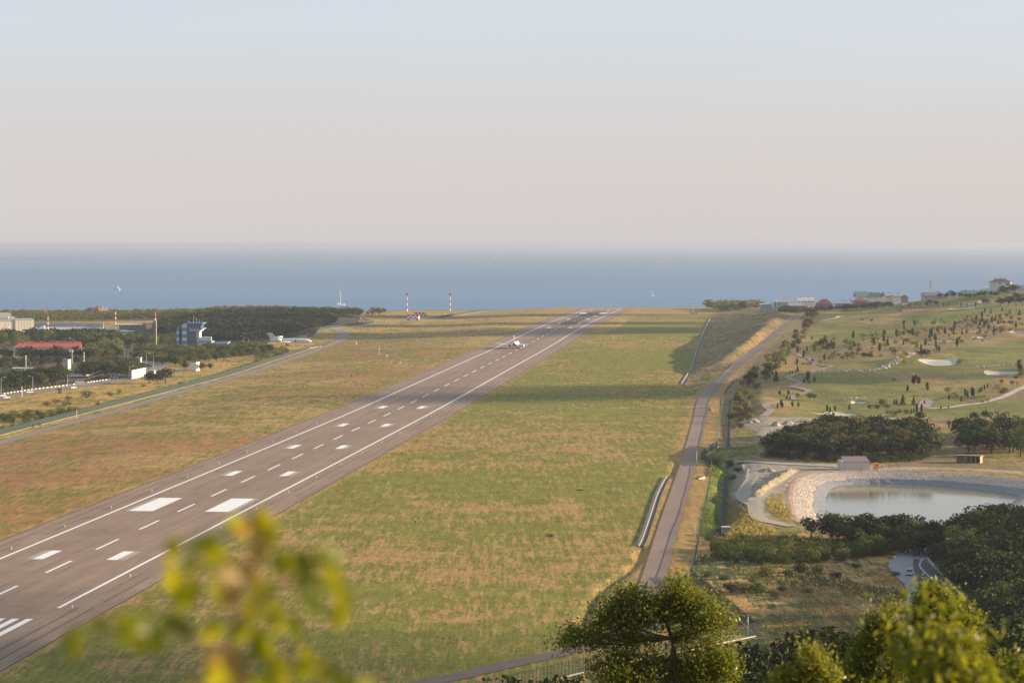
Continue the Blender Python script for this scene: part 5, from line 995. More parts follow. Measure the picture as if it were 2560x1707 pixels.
def house(name, label, px, py, wpx, hpx, roof, wall_m, roof_m, depth=None, risepx=8, rz=0.0, win=None, chim=0, cat='house', D=None, side=('f', 'r'), over=.5, sink=1.5):
    """px, py: foot of the front wall in the photo; wpx, hpx: its width and wall height there"""
    c = AT(px, py, D) if D else P(px, py); k = c.y / F; w, h, ri = wpx * k, hpx * k, risepx * k; d = depth or w * .7
    t = thing(name, label, cat, (c.x + math.sin(rz) * -d / 2, c.y + d / 2 * math.cos(rz), c.z), rz)
    m = MB(); m.box(-w / 2, w / 2, -d / 2, d / 2, -sink, h); m.build('walls', wall_m, t)
    r_ = roof_prism(t, w, d, h, ri, roof_m, roof, over)
    for k2 in range(chim):
        m = MB(); x_ = w * (-.25 + .5 * k2 / max(chim - 1, 1)) if chim > 1 else w * .15; m.box(x_ - .45, x_ + .45, -.4, .5, h + ri * .4, h + ri + .9); m.build('chimney', ROOF_DR, r_)
    if win: windows(t, w, d, *win, side=side)
    return t, w, d, h
# --- left: hangar, terminal, glazed wall
c = P(62, 829); k = c.y / F
t = thing('hangar', 'big cream hangar with grey end block at the left edge', 'hangar', (c.x, c.y, c.z), R(16))
m = MB(); m.box(-9.5, 9.5, 0, 34, -1, 12.5); m.build('main_hall', WALL_C, t)
m = MB(); m.box(-9.9, 9.9, -.4, 34.4, 12.5, 13.0); m.build('roof_edge', ROOF_GR, t)
m = MB(); m.box(-14, -9.6, 1.5, 30, -1, 15.0); m.build('grey_block', WALL_G, t); m = MB(); m.box(-12.1, -11.3, 1.2, 1.6, -1, 11); m.build('green_strip', mat('green strip', (.05, .20, .12), .7, .1, 1), t)
m = MB(); m.box(-40, -14.1, -2, 30, -1, 10.6); m.build('side_hall', WALL_C, t); m = MB(); m.box(-40, -14.1, 1, 30, 10.7, 14.2); m.build('dark_band', ROOF_GR, t); m = MB(); m.box(-40, -13.8, .4, 30.4, 14.3, 19); m.build('upper_wall', WALL_G, t)
for kx in (-34, -26, -20): m = MB(); m.box(kx - .1, kx + .1, -2.1, -1.95, 0, 10.4); m.build('door_joint', STEEL, t)
for kx in (-6, -3, 0, 3, 6): m = MB(); m.box(kx - .06, kx + .06, -.08, .02, 0, 12.3); m.build('cladding_joint', STEEL, t)
def ladder_panels(name, label, cat, a, b, h, n_, m_panel, m_post, thick=.6):
    A, B = P(*a), P(*b); v = B - A; L_ = math.hypot(v.x, v.y); t = thing(name, label, cat, A, math.atan2(v.y, v.x)); s = L_ / n_
    for i in range(n_):
        m = MB(); m.box(i * s + .25, (i + 1) * s - .25, -thick / 2, thick / 2, -.5, h); m.build('panel', m_panel, t)
        m = MB(); m.box(i * s - .24, i * s + .24, -thick / 2 - .15, thick / 2 + .15, -.5, h + .35); m.build('post', m_post, t)
    m = MB(); m.box(0, L_, -thick / 2 - .2, thick / 2 + .2, h + .36, h + .9); m.build('coping', m_post, t); return t
ladder_panels('screen_wall', 'long blue grey panelled screen wall behind the hangar apron', 'wall', (84, 817), (259, 817), 4.2, 17, BLUEG, ROOF_GR)
for lab, px, py, wp, hp in [('white box shaped container on the apron by the hangar', 107, 819, 7, 4.5), ('small white cabin at the far right end of the panelled screen wall', 257, 821, 2, 3)]:
    house('container', lab, px, py, wp, hp, 'flat', WALL_W, ROOF_GR, 4, 1, 0, (1, 1, 1, 1, .8, 1.2), cat='container', side=('f',), over=.1)
c = P(236, 832); t = thing('shed', 'dark blue grey shed with a curved roof beside the apron', 'shed', c, R(6)); k = c.y / F; wd = 17 * k; L = [(-wd, -1), (wd, -1), (wd, 2.2)] + [(wd * math.cos(a), 2.2 + 3.0 * math.sin(a)) for a in np.linspace(.3, 2.84, 8)] + [(-wd, 2.2)]
m = MB(); m.prism(L, 0, 16, 'y'); m.build('vault', wmat('blue grey sheet', (.16, .19, .24)), t); m = MB(); m.box(-2, 2, -.06, .02, 0, 3); m.build('gate', STEEL, t)
c = P(332, 823); k = c.y / F; t = thing('terminal', 'low modern terminal with glass front and brick end beyond the trees', 'terminal', c, R(4)); W_ = 42 * k
m = MB(); m.box(-W_, W_ * .55, 0, 14, -1, 4.2); m.build('glass_front', GLASS, t); m = MB(); m.box(-W_ - 1, W_ * .6, -2, 15, 4.25, 5.3); m.build('roof', WALL_W, t)
m = MB(); m.box(W_ * .56, W_ * .78, -1, 12, -1, 6.6); m.build('brick_block', WALL_R, t); m = MB(); m.box(W_ * .79, W_ * 1.1, -.5, 12, -1, 4.8); m.build('side_wing', WALL_C, t); m = MB(); m.box(-W_ * 1.0, -W_ * .8, -.6, -.05, -1, 4.2); m.build('white_column', WALL_W, t)
for kx in np.linspace(-W_ * .7, W_ * .45, 9): m = MB(); m.box(kx - .15, kx + .15, -.12, .0, 0, 4.2); m.build('mullion', WALL_W, t)
house('hall', 'long low grey hall with a white roof edge in front of the terminal', 300, 833, 68, 5, 'flat', WALL_G, WALL_W, 10, 2, R(5), (1, 8, 1, 1, 1.4, 1.2), side=('f',), cat='building')
house('kiosk', 'small blue and white building among the trees below the apron', 160, 845, 28, 6, 'flat', wmat('pale blue wall', (.50, .62, .72)), ROOF_GR, 8, 2, 0, (1, 5, .9, 1, 1.6, 1.4), cat='building', side=('f',))
# --- red roofed block
c = P(118, 893); k = c.y / F; t = thing('barrack_block', 'long block with bright red roof and grey front wall on the left', 'building', c, R(8)); w = 166 * k; d = 15
m = MB(); m.box(-w / 2, w / 2, 0, d, -2, 8.4); m.build('walls', WALL_C, t); r_ = MB(); W2_, D2 = w / 2 + .6, d
r_.add([(-W2_, -.7, 8.4), (W2_, -.7, 8.4), (W2_, D2 + .7, 8.4), (-W2_, D2 + .7, 8.4), (-W2_ + 6, d / 2, 12.2), (W2_ - 1.0, d / 2, 12.2)], [(0, 1, 5, 4), (1, 2, 5), (2, 3, 4, 5), (3, 0, 4), (3, 2, 1, 0)]); r_ = r_.build('roof', ROOF_R, t)
for kx in np.linspace(-w * .37, w * .40, 6): m = MB(); m.box(kx - 1.2, kx + 1.2, d / 2 - 1.2, d / 2 + 1, 11.2, 13.6); m.build('chimney', ROOF_R, r_)
for i in range(9): kx = -w / 2 + w * (i + .5) / 9; m = MB(); m.box(kx - .3, kx + .3, -.5, -.06, 7.0, 8.3); m.build('eaves_bracket', WALL_C, t)
for r in range(2):
    for i in range(13):
        kx = -w / 2 + w * (i + .5) / 13; z = 1.4 + r * 3.3; fr = MB(); fr.box(kx - .85, kx + .85, -.07, .02, z - .1, z + 1.7); f = fr.build('window', WALL_W, t); pn = MB(); pn.box(kx - .7, kx + .7, -.1, -.03, z, z + 1.6); pn.build('pane', GLASSW, f)
m = MB(); m.box(w / 2 + .02, w / 2 + 3.5, -.5, d - 1, -2, 7.6); m.build('end_stair', WALL_C, t)
# --- tower block, yard buildings
t, w, d, h = house('concrete_tower', 'square grey concrete tower block above the street trees', 163, 926, 15, 27, 'flat', wmat('weathered concrete', (.50, .47, .40), .2), CONC, 5.5, 2, R(-14), (1, 1, 5.8, 1, .7, 1.0), cat='tower', over=.5, sink=3)
m = MB(); m.box(-w / 2 - .05, -w / 2 + .35, -d / 2 - .05, d / 2, -2, h); m.build('brick_edge', WALL_R, t)
t, w, d, h = house('white_tower', 'white box shaped building standing on the dry grass left of the fence', 483, 927, 16, 22, 'flat', WALL_W, ROOF_DR, 6, 1.6, R(-20), (1, 1, 1.2, 1, .9, .8), cat='building', side=('r',), over=.25)
ladder_panels('yard_wall', 'sunlit cream wall along the town road by the trees', 'wall', (329, 948), (364, 940), 5.2, 5, WALL_C, WALL_W, .5)
house('gatehouse', 'small white gatehouse with a flat roof at the road junction', 382, 935, 8, 8, 'flat', WALL_W, WALL_W, 5, 1.4, 0, (1, 1, 1, 1, 1, 1), cat='building')
t = house('trailer', 'long white trailer parked by the kerb of the town road', 199, 962, 22, 7, 'flat', WALL_W, WALL_W, 3.2, 1, R(10), None, cat='trailer', over=.05)[0]
for kx in (-2.4, -.6, 1.2, 2.6): m = MB(); m.box(kx, kx + .08, -1.68, -1.58, -.2, 2.0); m.build('panel_joint', STEEL, t)
house('shop', 'low cream building with a flat roof behind the street trees', 54, 929, 46, 8, 'flat', WALL_C, WALL_C, 10, 2, R(4), (1, 6, .8, 1, 1.2, 1.2), cat='building', side=('f',))
house('cottage', 'dark roofed cottage with cream gable behind the street trees', 190, 940, 44, 7, 'gabley', WALL_C, mat('dark brown roof', (.10, .075, .07), .7, .2, 1), 11, 12, R(-35), (1, 3, 1, 1, 1, 1))
house('cottage', 'cottage with reddish brown gable roof left of the concrete tower', 130, 922, 38, 4, 'gable', WALL_G, ROOF_DR, 9, 8, 0, (1, 3, .6, 1, 1, .8), side=('f',))
house('cottage', 'cottage with small reddish gable roof beside the dark chimney', 98, 928, 24, 4, 'gabley', WALL_W, ROOF_DR, 9, 7, R(10), (1, 2, .6, 1, 1, .8), side=('f',))
house('cottage', 'pale cottage between the trees by the cream wall', 282, 945, 26, 10, 'flat', wmat('pale grey wall', (.52, .53, .56)), ROOF_GR, 8, 2, 0, (1, 3, 1.0, 1, 1, 1.2), side=('f',))
house('gate_house', 'small white building with roof plant beside the forecourt', 345, 906, 14, 12, 'flat', WALL_W, ROOF_GR, 6, 2, 0, (2, 2, .8, 1.8, 1.0, .9), cat='building', side=('f',))
# bus shelter
c = P(147, 983); t = thing('bus_shelter', 'small open bus shelter with reddish curved roof on the dry verge', 'shelter', c, R(8))
m = MB(); m.box(-.6, 2.2, .9, 1.05, 0, 2.5); m.build('back_wall', PALE, t); m = MB(); m.box(-2.0, -1.85, -.9, 1.0, 0, 2.4); m.build('side_wall', STEEL, t); m = MB(); m.box(2.05, 2.2, -.9, .85, 0, 2.4); m.build('side_wall', PALE, t)
m = MB(); m.prism([(-2.3, 2.55), (2.4, 2.55), (2.2, 2.85), (1.2, 3.1), (0, 3.2), (-1.2, 3.1), (-2.1, 2.85)], -1.1, 1.2, 'y'); m.build('roof', ROOF_DR, t); m = MB(); m.box(-1.7, 1.9, .3, .8, .4, .5); m.build('bench', STEEL, t)
# --- control tower
c = P(470, 868); k = c.y / F; t = thing('control_tower', 'blue and white striped control tower with glazed cab and balcony', 'control tower', c, R(-6))
bw = wmat('white cladding', (.62, .62, .60)); x0 = -29 * k
for i in range(6):
    m = MB(); m.box(x0, -1.0, 0, 12, i * 2.9 - (3 if i == 0 else 0), i * 2.9 + 2.88); m.build('cladding_band', bw if i % 2 == 0 else BLUEP, t)
m = MB(); m.add([(x0 + 3, 0, 17.4), (-1.0, 0, 17.4), (-1.0, 12, 17.4), (x0 + 3, 12, 17.4), (x0 + 6, 0, 20.8), (-1.0, 0, 20.8), (-1.0, 12, 20.8), (x0 + 6, 12, 20.8)], [(3, 2, 1, 0), (4, 5, 6, 7), (0, 1, 5, 4), (1, 2, 6, 5), (2, 3, 7, 6), (3, 0, 4, 7)]); m.build('sloped_top', bw, t)
m = MB(); m.box(-8.2, -5.4, -.12, .0, -2, 18.4); m.build('stair_window', GLASSW, t)
m = MB(); m.box(-.98, 7.5, 1, 11, -3, 15); m.build('glass_shaft', GLASS, t)
m = MB(); m.box(7.52, 10, 2.5, 10, -3, 14.2); m.build('white_leg', bw, t)
m = MB(); m.hexa([(1.5, .5, 14.3), (11, .5, 14.3), (11, 11, 14.3), (1.5, 11, 14.3), (.5, -.8, 16.4), (13, -.8, 16.4), (13, 12, 16.4), (.5, 12, 16.4)]); m.build('cab_base', bw, t)
m = MB(); m.box(-.9, 14, -1.4, 12.6, 16.42, 17.3); m.build('balcony', BLUEP, t)
m = MB(); m.hexa([(.5, -.4, 17.32), (11.5, -.4, 17.32), (11.5, 11.4, 17.32), (.5, 11.4, 17.32), (-.3, -1.0, 21.2), (13.2, -1.0, 21.2), (13.2, 12, 21.2), (-.3, 12, 21.2)]); cab = m.build('cab_glass', GLASS, t)
for i in range(6): a = i / 5; m = MB(); m.hexa([(.5 + 11 * a - .1, -.5, 17.32), (.5 + 11 * a + .1, -.5, 17.32), (.5 + 11 * a + .1, -.35, 17.32), (.5 + 11 * a - .1, -.35, 17.32), (-.3 + 13.5 * a - .1, -1.1, 21.2), (-.3 + 13.5 * a + .1, -1.1, 21.2), (-.3 + 13.5 * a + .1, -.95, 21.2), (-.3 + 13.5 * a - .1, -.95, 21.2)]); m.build('mullion', bw, cab)
m = MB(); m.box(-1, 14, -1.6, 12.6, 21.22, 21.9); rf = m.build('roof', BLUEP, t)
for x_, h_ in ((4, 6), (6.5, 4), (9, 3), (12, 3.5), (-.5, 2.5)): m = MB(); m.tube([(x_, 5, 21.9), (x_, 5, 21.9 + h_)], .14, 5); m.build('antenna', REDP if x_ > 10 else STEEL, rf)
m = MB(); m.box(2.8, 5.2, 4.6, 5.4, 25.6, 26.4); m.build('radar_bar', REDP, rf)
m = MB(); m.box(10.2, 21, 0, 12, -3, 4.6); m.build('annex', bw, t); m = MB(); m.box(10, 21.5, -.5, 12.4, 4.62, 5.6); m.build('annex_roof', BLUEP, t); m = MB(); m.box(12, 19, 3, 10, 5.62, 9.2); m.build('roof_room', bw, t)
m = MB(); m.box(19.2, 20.6, 2.6, 4, 5.62, 9.4); m.build('white_duct', WALL_C, t); m = MB(); m.box(21.6, 34, 2, 10, -3, 3.0); m.build('low_wing', WALL_C, t); m = MB(); m.hexa([(21.4, 1, 3.02), (35, 1, 3.02), (35, 10.6, 3.02), (21.4, 10.6, 3.02), (21.4, 1, 4.2), (37, 1, 5.2), (37, 10.6, 5.2), (21.4, 10.6, 4.2)]); m.build('canopy', mat('light blue canopy', (.28, .46, .66), .5, .1, .5), t)
m = MB(); m.box(x0 - 3, 8, -5, -.2, -3, 1.6); m.build('base_wing', BLUEP, t)
# --- checkered huts, radar hut
def checker_hut(name, label, px, py, wpx, hpx, nx, nz, dome=False, base=True):
    c = P(px, py); k = c.y / F; w, h = wpx * k, hpx * k; d = w * .45; t = thing(name, label, 'hut', c, R(-10))
    m = MB(); m.box(-w / 2 + .1, w / 2 - .1, .1, d - .1, -1, h); m.build('walls', WALL_W, t)
    for i in range(nx):
        for j in range(nz):
            if j == 0 and i in (1, 2) and nx > 3: continue
            m = MB(); m.box(-w / 2 + w * i / nx, -w / 2 + w * (i + 1) / nx - .02, -.03, .09, h * j / nz + .01, h * (j + 1) / nz - .01); m.build('checker_panel', REDP if (i + j) % 2 == 0 else WPAINT, t)
    for j in range(nz): m = MB(); m.box(w / 2 - .09, w / 2 + .03, .02, d, h * j / nz + .01, h * (j + 1) / nz - .01); m.build('checker_panel', WPAINT if j % 2 else REDP, t)
    m = MB(); m.box(-w / 2 - .2, w / 2 + .2, -.25, d + .2, h + .02, h + .3); m.build('roof', ROOF_DR, t); m = MB(); m.box(-w * .16, w * .02, -.05, .05, 0, h * .45); m.build('door', WALL_W, t); return t, w, h
checker_hut('checkered_hut', 'larger red and white checkered hut at the far end of the airfield', 1032, 801, 29, 13.5, 5, 3)
checker_hut('checkered_hut', 'smaller red and white checkered hut behind the larger one', 1050, 790, 32, 8, 7, 2)
t, w, h = checker_hut('radar_hut', 'red and white striped radar hut with a dish on its roof', 899, 807, 15, 7, 5, 1)
m = MB(); m.tube([(1, 1.5, h), (1, 1.5, h + 3)], .35, 6); m.build('pedestal', WALL_W, t); m = MB(); m.prism([(-2.6, -.2), (2.6, .4), (2.8, 1.2), (1.5, 2.6), (-.5, 3.0), (-2.2, 2.0)], 0, .5, 'y'); o = m.build('radar_dish', mat('pinkish dish', (.55, .33, .27), .7, .1, 1), t, loc=(1.2, 1.2, h + 2.8))
house('cabin', 'tiny cream cabin beside the far track corner', 962, 804, 4, 4.5, 'flat', WALL_C, ROOF_DR, 2, 1, 0, (1, 1, .5, 1, .5, .5), cat='hut', side=('f',), over=.1); house('cabin', 'small cream hut behind the right striped mast foot', 1106, 787, 8, 3, 'flat', WALL_W, ROOF_GR, 3, 1, 0, (1, 2, .4, 1, .6, .6), cat='hut', side=('f',), over=.1)
house('shelter', 'long low pale roofed shelter left of the checkered huts', 1008, 795, 38, 3, 'flat', WALL_G, ROOF_DR, 8, 1, 0, (1, 4, .3, 1, 1, .7), cat='shelter', side=('f',))
# --- villas along the coast on the left
house('villa', 'large villa with dark hipped roof and cream balconies above the coastal wood', 236, 787, 28, 12, 'hip', WALL_C, ROOF_DR, 20, 9, R(-30), (3, 4, 1.2, 3.2, 1.8, 1.8), 2, D=3330, sink=6); house('villa', 'dark roofed villa wing beside the large villa on the coast', 216, 786, 30, 7, 'hip', WALL_G, ROOF_DR, 18, 11, R(-30), (2, 3, 1, 2.8, 1.5, 1.4), 1, D=3345, sink=6)
house('villa', 'villa with bright red hipped roof in the coastal wood', 98, 789, 42, 6, 'hip', WALL_R, ROOF_R, 20, 8, R(-15), (1, 4, 1, 1, 1.6, 1.4), 0, D=3300, sink=6); house('villa', 'red roofed villa with two chimneys behind the coastal wood', 284, 783, 24, 4, 'hip', WALL_W, mat('orange red roof', (.46, .16, .10), .7, .15, 1), 16, 6, R(10), (1, 3, .6, 1, 1.4, 1.2), 2, D=3420, sink=6)
house('villa', 'orange roofed villa at the right end of the coastal row', 322, 783, 24, 4, 'hip', WALL_C, mat('terracotta roof', (.45, .20, .13), .7, .15, 1), 16, 6, R(-12), (1, 3, .6, 1, 1.4, 1.2), 1, D=3430, sink=6); house('villa', 'low reddish villa at the far left of the coastal wood', 14, 787, 36, 5, 'hip', WALL_R, ROOF_DR, 18, 7, 0, (1, 4, .8, 1, 1.4, 1.2), 1, D=3300, sink=6)
house('villa', 'brown gabled villa between red roofed villas at far left', 58, 787, 24, 6, 'gable', wmat('brown brick', (.36, .21, .15)), ROOF_DR, 16, 7, R(12), (1, 3, .8, 1, 1.4, 1.2), 1, D=3310, sink=6); house('shed', 'low shed with blue sheet roof in the coastal wood', 147, 791, 22, 1.5, 'gable', WALL_W, ROOF_BL, 12, 3.2, R(8), None, D=3250, sink=6, cat='shed')
house('shed', 'grey roofed shed between the hangar and the red roofed villa', 68, 797, 22, 2, 'gable', WALL_G, mat('pale grey roof', (.42, .45, .47), .6, .1, 1), 12, 6, R(-8), None, D=3150, sink=6, cat='shed')
# --- villas on the right hand crest
SC_ = [('grey walled house with a grey roof at the left end of the crest row', 1916, 771, 32, 12, 'gable', WALL_G, ROOF_GR, 3, 2960, (2, 4, 1.0, 2.6, 1.4, 1.4), 0),
 ('pale grey house with tall sloping roof left of the big grey roof', 1943, 770, 20, 16, 'shed', WALL_G, ROOF_GR, 9, 2930, (3, 2, 1.2, 2.6, 1.4, 1.4), 0),
 ('big house with broad blue grey roof on the crest', 1970, 760, 42, 6, 'gable', wmat('grey violet wall', (.40, .40, .44)), mat('blue grey roof', (.30, .33, .40), .5, .1, .5), 12, 2950, (1, 4, .8, 1, 1.4, 1.4), 0),
 ('cream house with pale grey roof on the crest', 2014, 757, 46, 7, 'gable', WALL_C, mat('light grey roof', (.52, .50, .47), .6, .1, .5), 9, 2960, (1, 5, .8, 1, 1.4, 1.4), 2),
 ('low red house with red gabled front below the big grey roof', 1995, 770, 50, 8, 'gable', WALL_R, ROOF_GR, 7, 2880, (1, 6, .9, 1, 1.2, 1.2), 0),
 ('dark red house with hipped roof in the middle of the crest row', 2062, 766, 44, 8, 'hip', WALL_R, ROOF_DR, 12, 2880, (1, 5, .9, 1, 1.3, 1.4), 1),
 ('grey roofed house with white gable right of the dark red house', 2106, 764, 42, 8, 'gable', WALL_G, ROOF_GR, 7, 2860, (1, 5, .9, 1, 1.3, 1.4), 1),
 ('white house with two gables beside the green roofs', 2126, 762, 18, 10, 'gabley', WALL_W, ROOF_GR, 5, 2880, (2, 2, .9, 2.4, 1.2, 1.2), 1),
 ('low dark red brick house in front of the green roofs', 2154, 757, 34, 6, 'hip', WALL_R, ROOF_DR, 8, 2840, (1, 4, .9, 1, 1.2, 1.2), 0),
 ('left house of the row with green roofs', 2156, 745, 34, 5, 'gable', WALL_W, ROOF_G, 12, 2930, (1, 4, .8, 1, 1.2, 1.2), 2),
 ('middle house of the row with green roofs', 2186, 746, 30, 6, 'gable', WALL_W, ROOF_G, 10, 2930, (1, 3, .8, 1, 1.2, 1.2), 2),
 ('right house of the row with green roofs and a white chimney', 2207, 745, 20, 6, 'gabley', WALL_W, ROOF_G, 9, 2920, (1, 2, .8, 1, 1.2, 1.2), 1),
 ('grey roofed house with pale gable right of the green roofs', 2224, 744, 22, 6, 'gable', WALL_C, ROOF_GR, 7, 2900, (1, 3, .8, 1, 1.2, 1.2), 1),
 ('small white house with grey roof near the middle of the crest', 2244, 745, 24, 7, 'gable', WALL_W, ROOF_GR, 7, 2890, (1, 3, .8, 1, 1.2, 1.2), 1),
 ('reddish brown house half hidden by garden trees', 2262, 748, 18, 7, 'hip', wmat('brownish render', (.40, .27, .22)), ROOF_DR, 6, 2850, (1, 2, .8, 1, 1.2, 1.2), 0),
 ('wide house with violet grey roof behind the telecom mast', 2340, 745, 62, 9, 'hip', wmat('pinkish render', (.50, .42, .38)), mat('violet roof', (.30, .23, .24), .6, .1, .5), 8, 2800, (1, 7, .9, 1, 1.3, 1.4), 1),
 ('dark roofed house left of the telecom mast', 2316, 741, 26, 6, 'gable', WALL_G, mat('slate roof', (.17, .17, .18), .6, .1, .5), 6, 2860, (1, 3, .8, 1, 1.2, 1.2), 0),
 ('house with turquoise gable roof on the crest', 2380, 740, 24, 8, 'gabley', wmat('pale turquoise wall', (.40, .52, .50)), ROOF_G, 9, 2820, (1, 3, .8, 1, 1.2, 1.2), 0),
 ('long green roofed house right of the turquoise gable', 2426, 742, 44, 10, 'gable', wmat('pale green wall', (.34, .45, .40)), ROOF_G, 8, 2780, (1, 5, .9, 1, 1.2, 1.4), 2),
 ('narrow cream house with balconies left of the large white house', 2455, 745, 12, 16, 'flat', WALL_C, ROOF_G, 2, 2740, (3, 1, 1.0, 2.4, 1.8, 1.5), 0),
 ('house with dark green roof below the large white house', 2468, 736, 26, 8, 'gable', wmat('green grey wall', (.36, .42, .36)), ROOF_G, 7, 2790, (1, 3, .9, 1, 1.2, 1.2), 1)]
for lab, px, py, wp, hp, rf_, wm_, rm_, ri, D, wn, ch in SC_: house('house', lab, px, py + 1, wp * .92, hp * .86, rf_, wm_, rm_, 9 + wp * .12, ri, R(-6 + (px * 7 % 13)), wn, ch, D=D, sink=5)
t, w, d, h = house('house', 'large white three storey house with dark red hipped roof at the right', 2500, 728, 52, 23, 'hip', wmat('off white render', (.62, .58, .50)), ROOF_DR, 16, 8, R(-14), None, 3, D=2740, sink=8, over=.9)
for x_, z_, ww, wh, nm in [(-6, 7, .8, .8, 0), (0, 7.5, 1.6, 1.6, 0), (0, 4.5, 1.2, .8, 0), (7.6, 6.5, 2.6, 1.8, 1), (9.8, 6.5, .9, 1.8, 1)]:
    f = MB(); f.box(x_ - ww / 2 - .15, x_ + ww / 2 + .15, -d / 2 - .08, -d / 2 + .02, z_ - .15, z_ + wh + .15); f = f.build('window', WALL_W, t); p_ = MB(); p_.box(x_ - ww / 2, x_ + ww / 2, -d / 2 - .12, -d / 2 - .05, z_, z_ + wh); p_.build('pane', GLASSW, f)
m = MB(); m.box(w / 2 - 4, w / 2 + 1.5, -d / 2 - 1.3, -d / 2 - .1, 4.8, 5.4); m.build('balcony', WALL_C, t)
house('house', 'grey slate roofed house at the right edge behind trees', 2552, 735, 40, 14, 'gable', WALL_G, mat('dark slate', (.15, .15, .17), .6, .1, .5), 14, 8, R(8), (2, 4, 1, 2.6, 1.2, 1.2), 0, D=2700, sink=8)
# --- pump house, cabin, shed by the pond
c = P(2140, 1176); k = c.y / F; w = 61 * k; t = thing('pump_house', 'beige pump house with purplish roof on the pond bank', 'shed', (c.x + .6, c.y, c.z), R(3)); d = 9.0; h = 21 * k
m = MB(); m.box(-w / 2, w / 2, 0, d, -.5, h); m.build('walls', WALL_B, t); m = MB(); m.hexa([(-w / 2 - .2, -.2, h + .02), (w / 2 + .2, -.2, h + .02), (w / 2 + .2, d + .2, h + 1.5), (-w / 2 - .2, d + .2, h + 1.5), (-w / 2 - .2, -.2, h + .16), (w / 2 + .2, -.2, h + .16), (w / 2 + .2, d + .2, h + 1.66), (-w / 2 - .2, d + .2, h + 1.66)]); m.build('roof', ROOF_M, t)
m = MB(); m.add([(-w / 2, d - .02, h), (-w / 2, 0, h), (-w / 2, d - .02, h + 1.45)], [(0, 1, 2)]); m.add([(w / 2, 0, h), (w / 2, d - .02, h), (w / 2, d - .02, h + 1.45)], [(0, 1, 2)]); m.build('gable_wall', WALL_B, t)
for i in range(1, 18): m = MB(); m.box(-w / 2 + w * i / 18 - .03, -w / 2 + w * i / 18 + .03, -.035, .01, 0, h); m.build('cladding_rib', WALL_C, t)
m = MB(); m.box(-w / 2 - 1.6, -w / 2 - .04, .4, d - .5, -.4, h + .55); m.build('lean_to', WALL_B, t); m = MB(); m.box(-w / 2 + .02, -w / 2 + .14, -.06, .03, -.2, h); m.build('corner_post', WALL_W, t)
m = MB(); m.box(w * .12, w * .2, -.5, -.1, 0, .7); m.build('red_valve', REDP, t)
OR = mat('orange paint', (.70, .24, .03), .5, .12, 1)
c = P(2190, 1173); t = thing('orange_cabin', 'small orange site cabin beside the pump house', 'cabin', c, R(-8)); m = MB(); m.box(-1.0, 1.0, 0, 1.9, 0, 2.35); m.build('walls', OR, t); m = MB(); m.box(-1.08, 1.08, -.08, 2.0, 2.36, 2.5); m.build('roof', OR, t); m = MB(); m.box(.1, .7, -.05, .02, 1.3, 1.9); m.build('window', GLASSW, t); m = MB(); m.box(-.75, -.15, -.04, .02, .1, 2.0); m.build('door', mat('dark orange', (.50, .16, .02), .5, .1, 1), t)
c = P(2205, 1170); t = thing('cabinet', 'pale electric cabinet next to the orange cabin', 'cabinet', c); m = MB(); m.box(-.45, .45, 0, .6, .1, 1.3); m.build('body', PALE, t); m = MB(); m.box(-.03, .03, -.04, .0, .2, 1.2); m.build('door_gap', DARK, t); m = MB(); m.box(-.5, .5, -.05, .65, 0, .1); m.build('plinth', CONC, t)
c = P(2420, 1157); k = c.y / F; t = thing('wooden_shed', 'open wooden shed with grey roof at the edge of the right grove', 'shed', c, R(-24)); WOOD = mat('sunlit timber', (.46, .33, .17), .85, .25, 2, stretch=(6, 6, .4)); WOODD = mat('shaded timber', (.16, .11, .075), .85, .25, 2)  # sun side and shaded side of the planks put into two timber colours
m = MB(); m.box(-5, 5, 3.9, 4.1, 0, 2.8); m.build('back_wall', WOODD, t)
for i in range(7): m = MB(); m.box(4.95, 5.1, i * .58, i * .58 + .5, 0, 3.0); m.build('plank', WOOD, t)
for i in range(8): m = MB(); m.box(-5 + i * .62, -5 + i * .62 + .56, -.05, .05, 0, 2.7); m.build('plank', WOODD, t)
for x_ in (-4.9, -1.2, 1.2, 3.2): m = MB(); m.box(x_ - .12, x_ + .12, -.15, .1, 0, 3.0); m.build('post', WOOD, t)
m = MB(); m.hexa([(-5.6, -.7, 3.02), (5.6, -.7, 3.02), (5.6, 4.6, 2.82), (-5.6, 4.6, 2.82), (-5.6, -.7, 3.2), (5.6, -.7, 3.2), (5.6, 4.6, 3.0), (-5.6, 4.6, 3.0)]); m.build('roof', CONC, t)
# pond inlet: pipe, raft, pump
a, b = P(2163, 1178), P(2180, 1204); t = thing('red_pipe', 'dark red pipe running down the pond bank from the pump house', 'pipe', a)
pp = [a.lerp(b, q) for q in np.linspace(0, 1, 7)]; pp = [(p_.x - a.x + .5 * math.sin(q * 9), p_.y - a.y, g1(p_.x, p_.y) * 0 + np.interp(q, [0, .15, 1], [1.1, .95, PWZ + .35]) - a.z) for p_, q in zip(pp, np.linspace(0, 1, 7))]
m = MB(); m.tube(pp, .22, 7); m.build('pipe', mat('dark red pipe', (.28, .06, .06), .5, .15, 1), t)
c = Vector((*px_at_z(2183, 1206, PWZ + .1), PWZ)); t = thing('pump_float', 'grey pump float moored at the end of the red pipe', 'float', c); m = MB(); m.tube([(-2.6, .4, .25), (2.6, .4, .25)], .35, 8); m.build('float_tube', STEEL, t); m = MB(); m.tube([(-2.6, 1.6, .25), (2.6, 1.6, .25)], .35, 8); m.build('float_tube', STEEL, t); m = MB(); m.box(-.7, .7, .3, 1.7, .6, 1.2); m.build('pump_motor', DARKC, t)
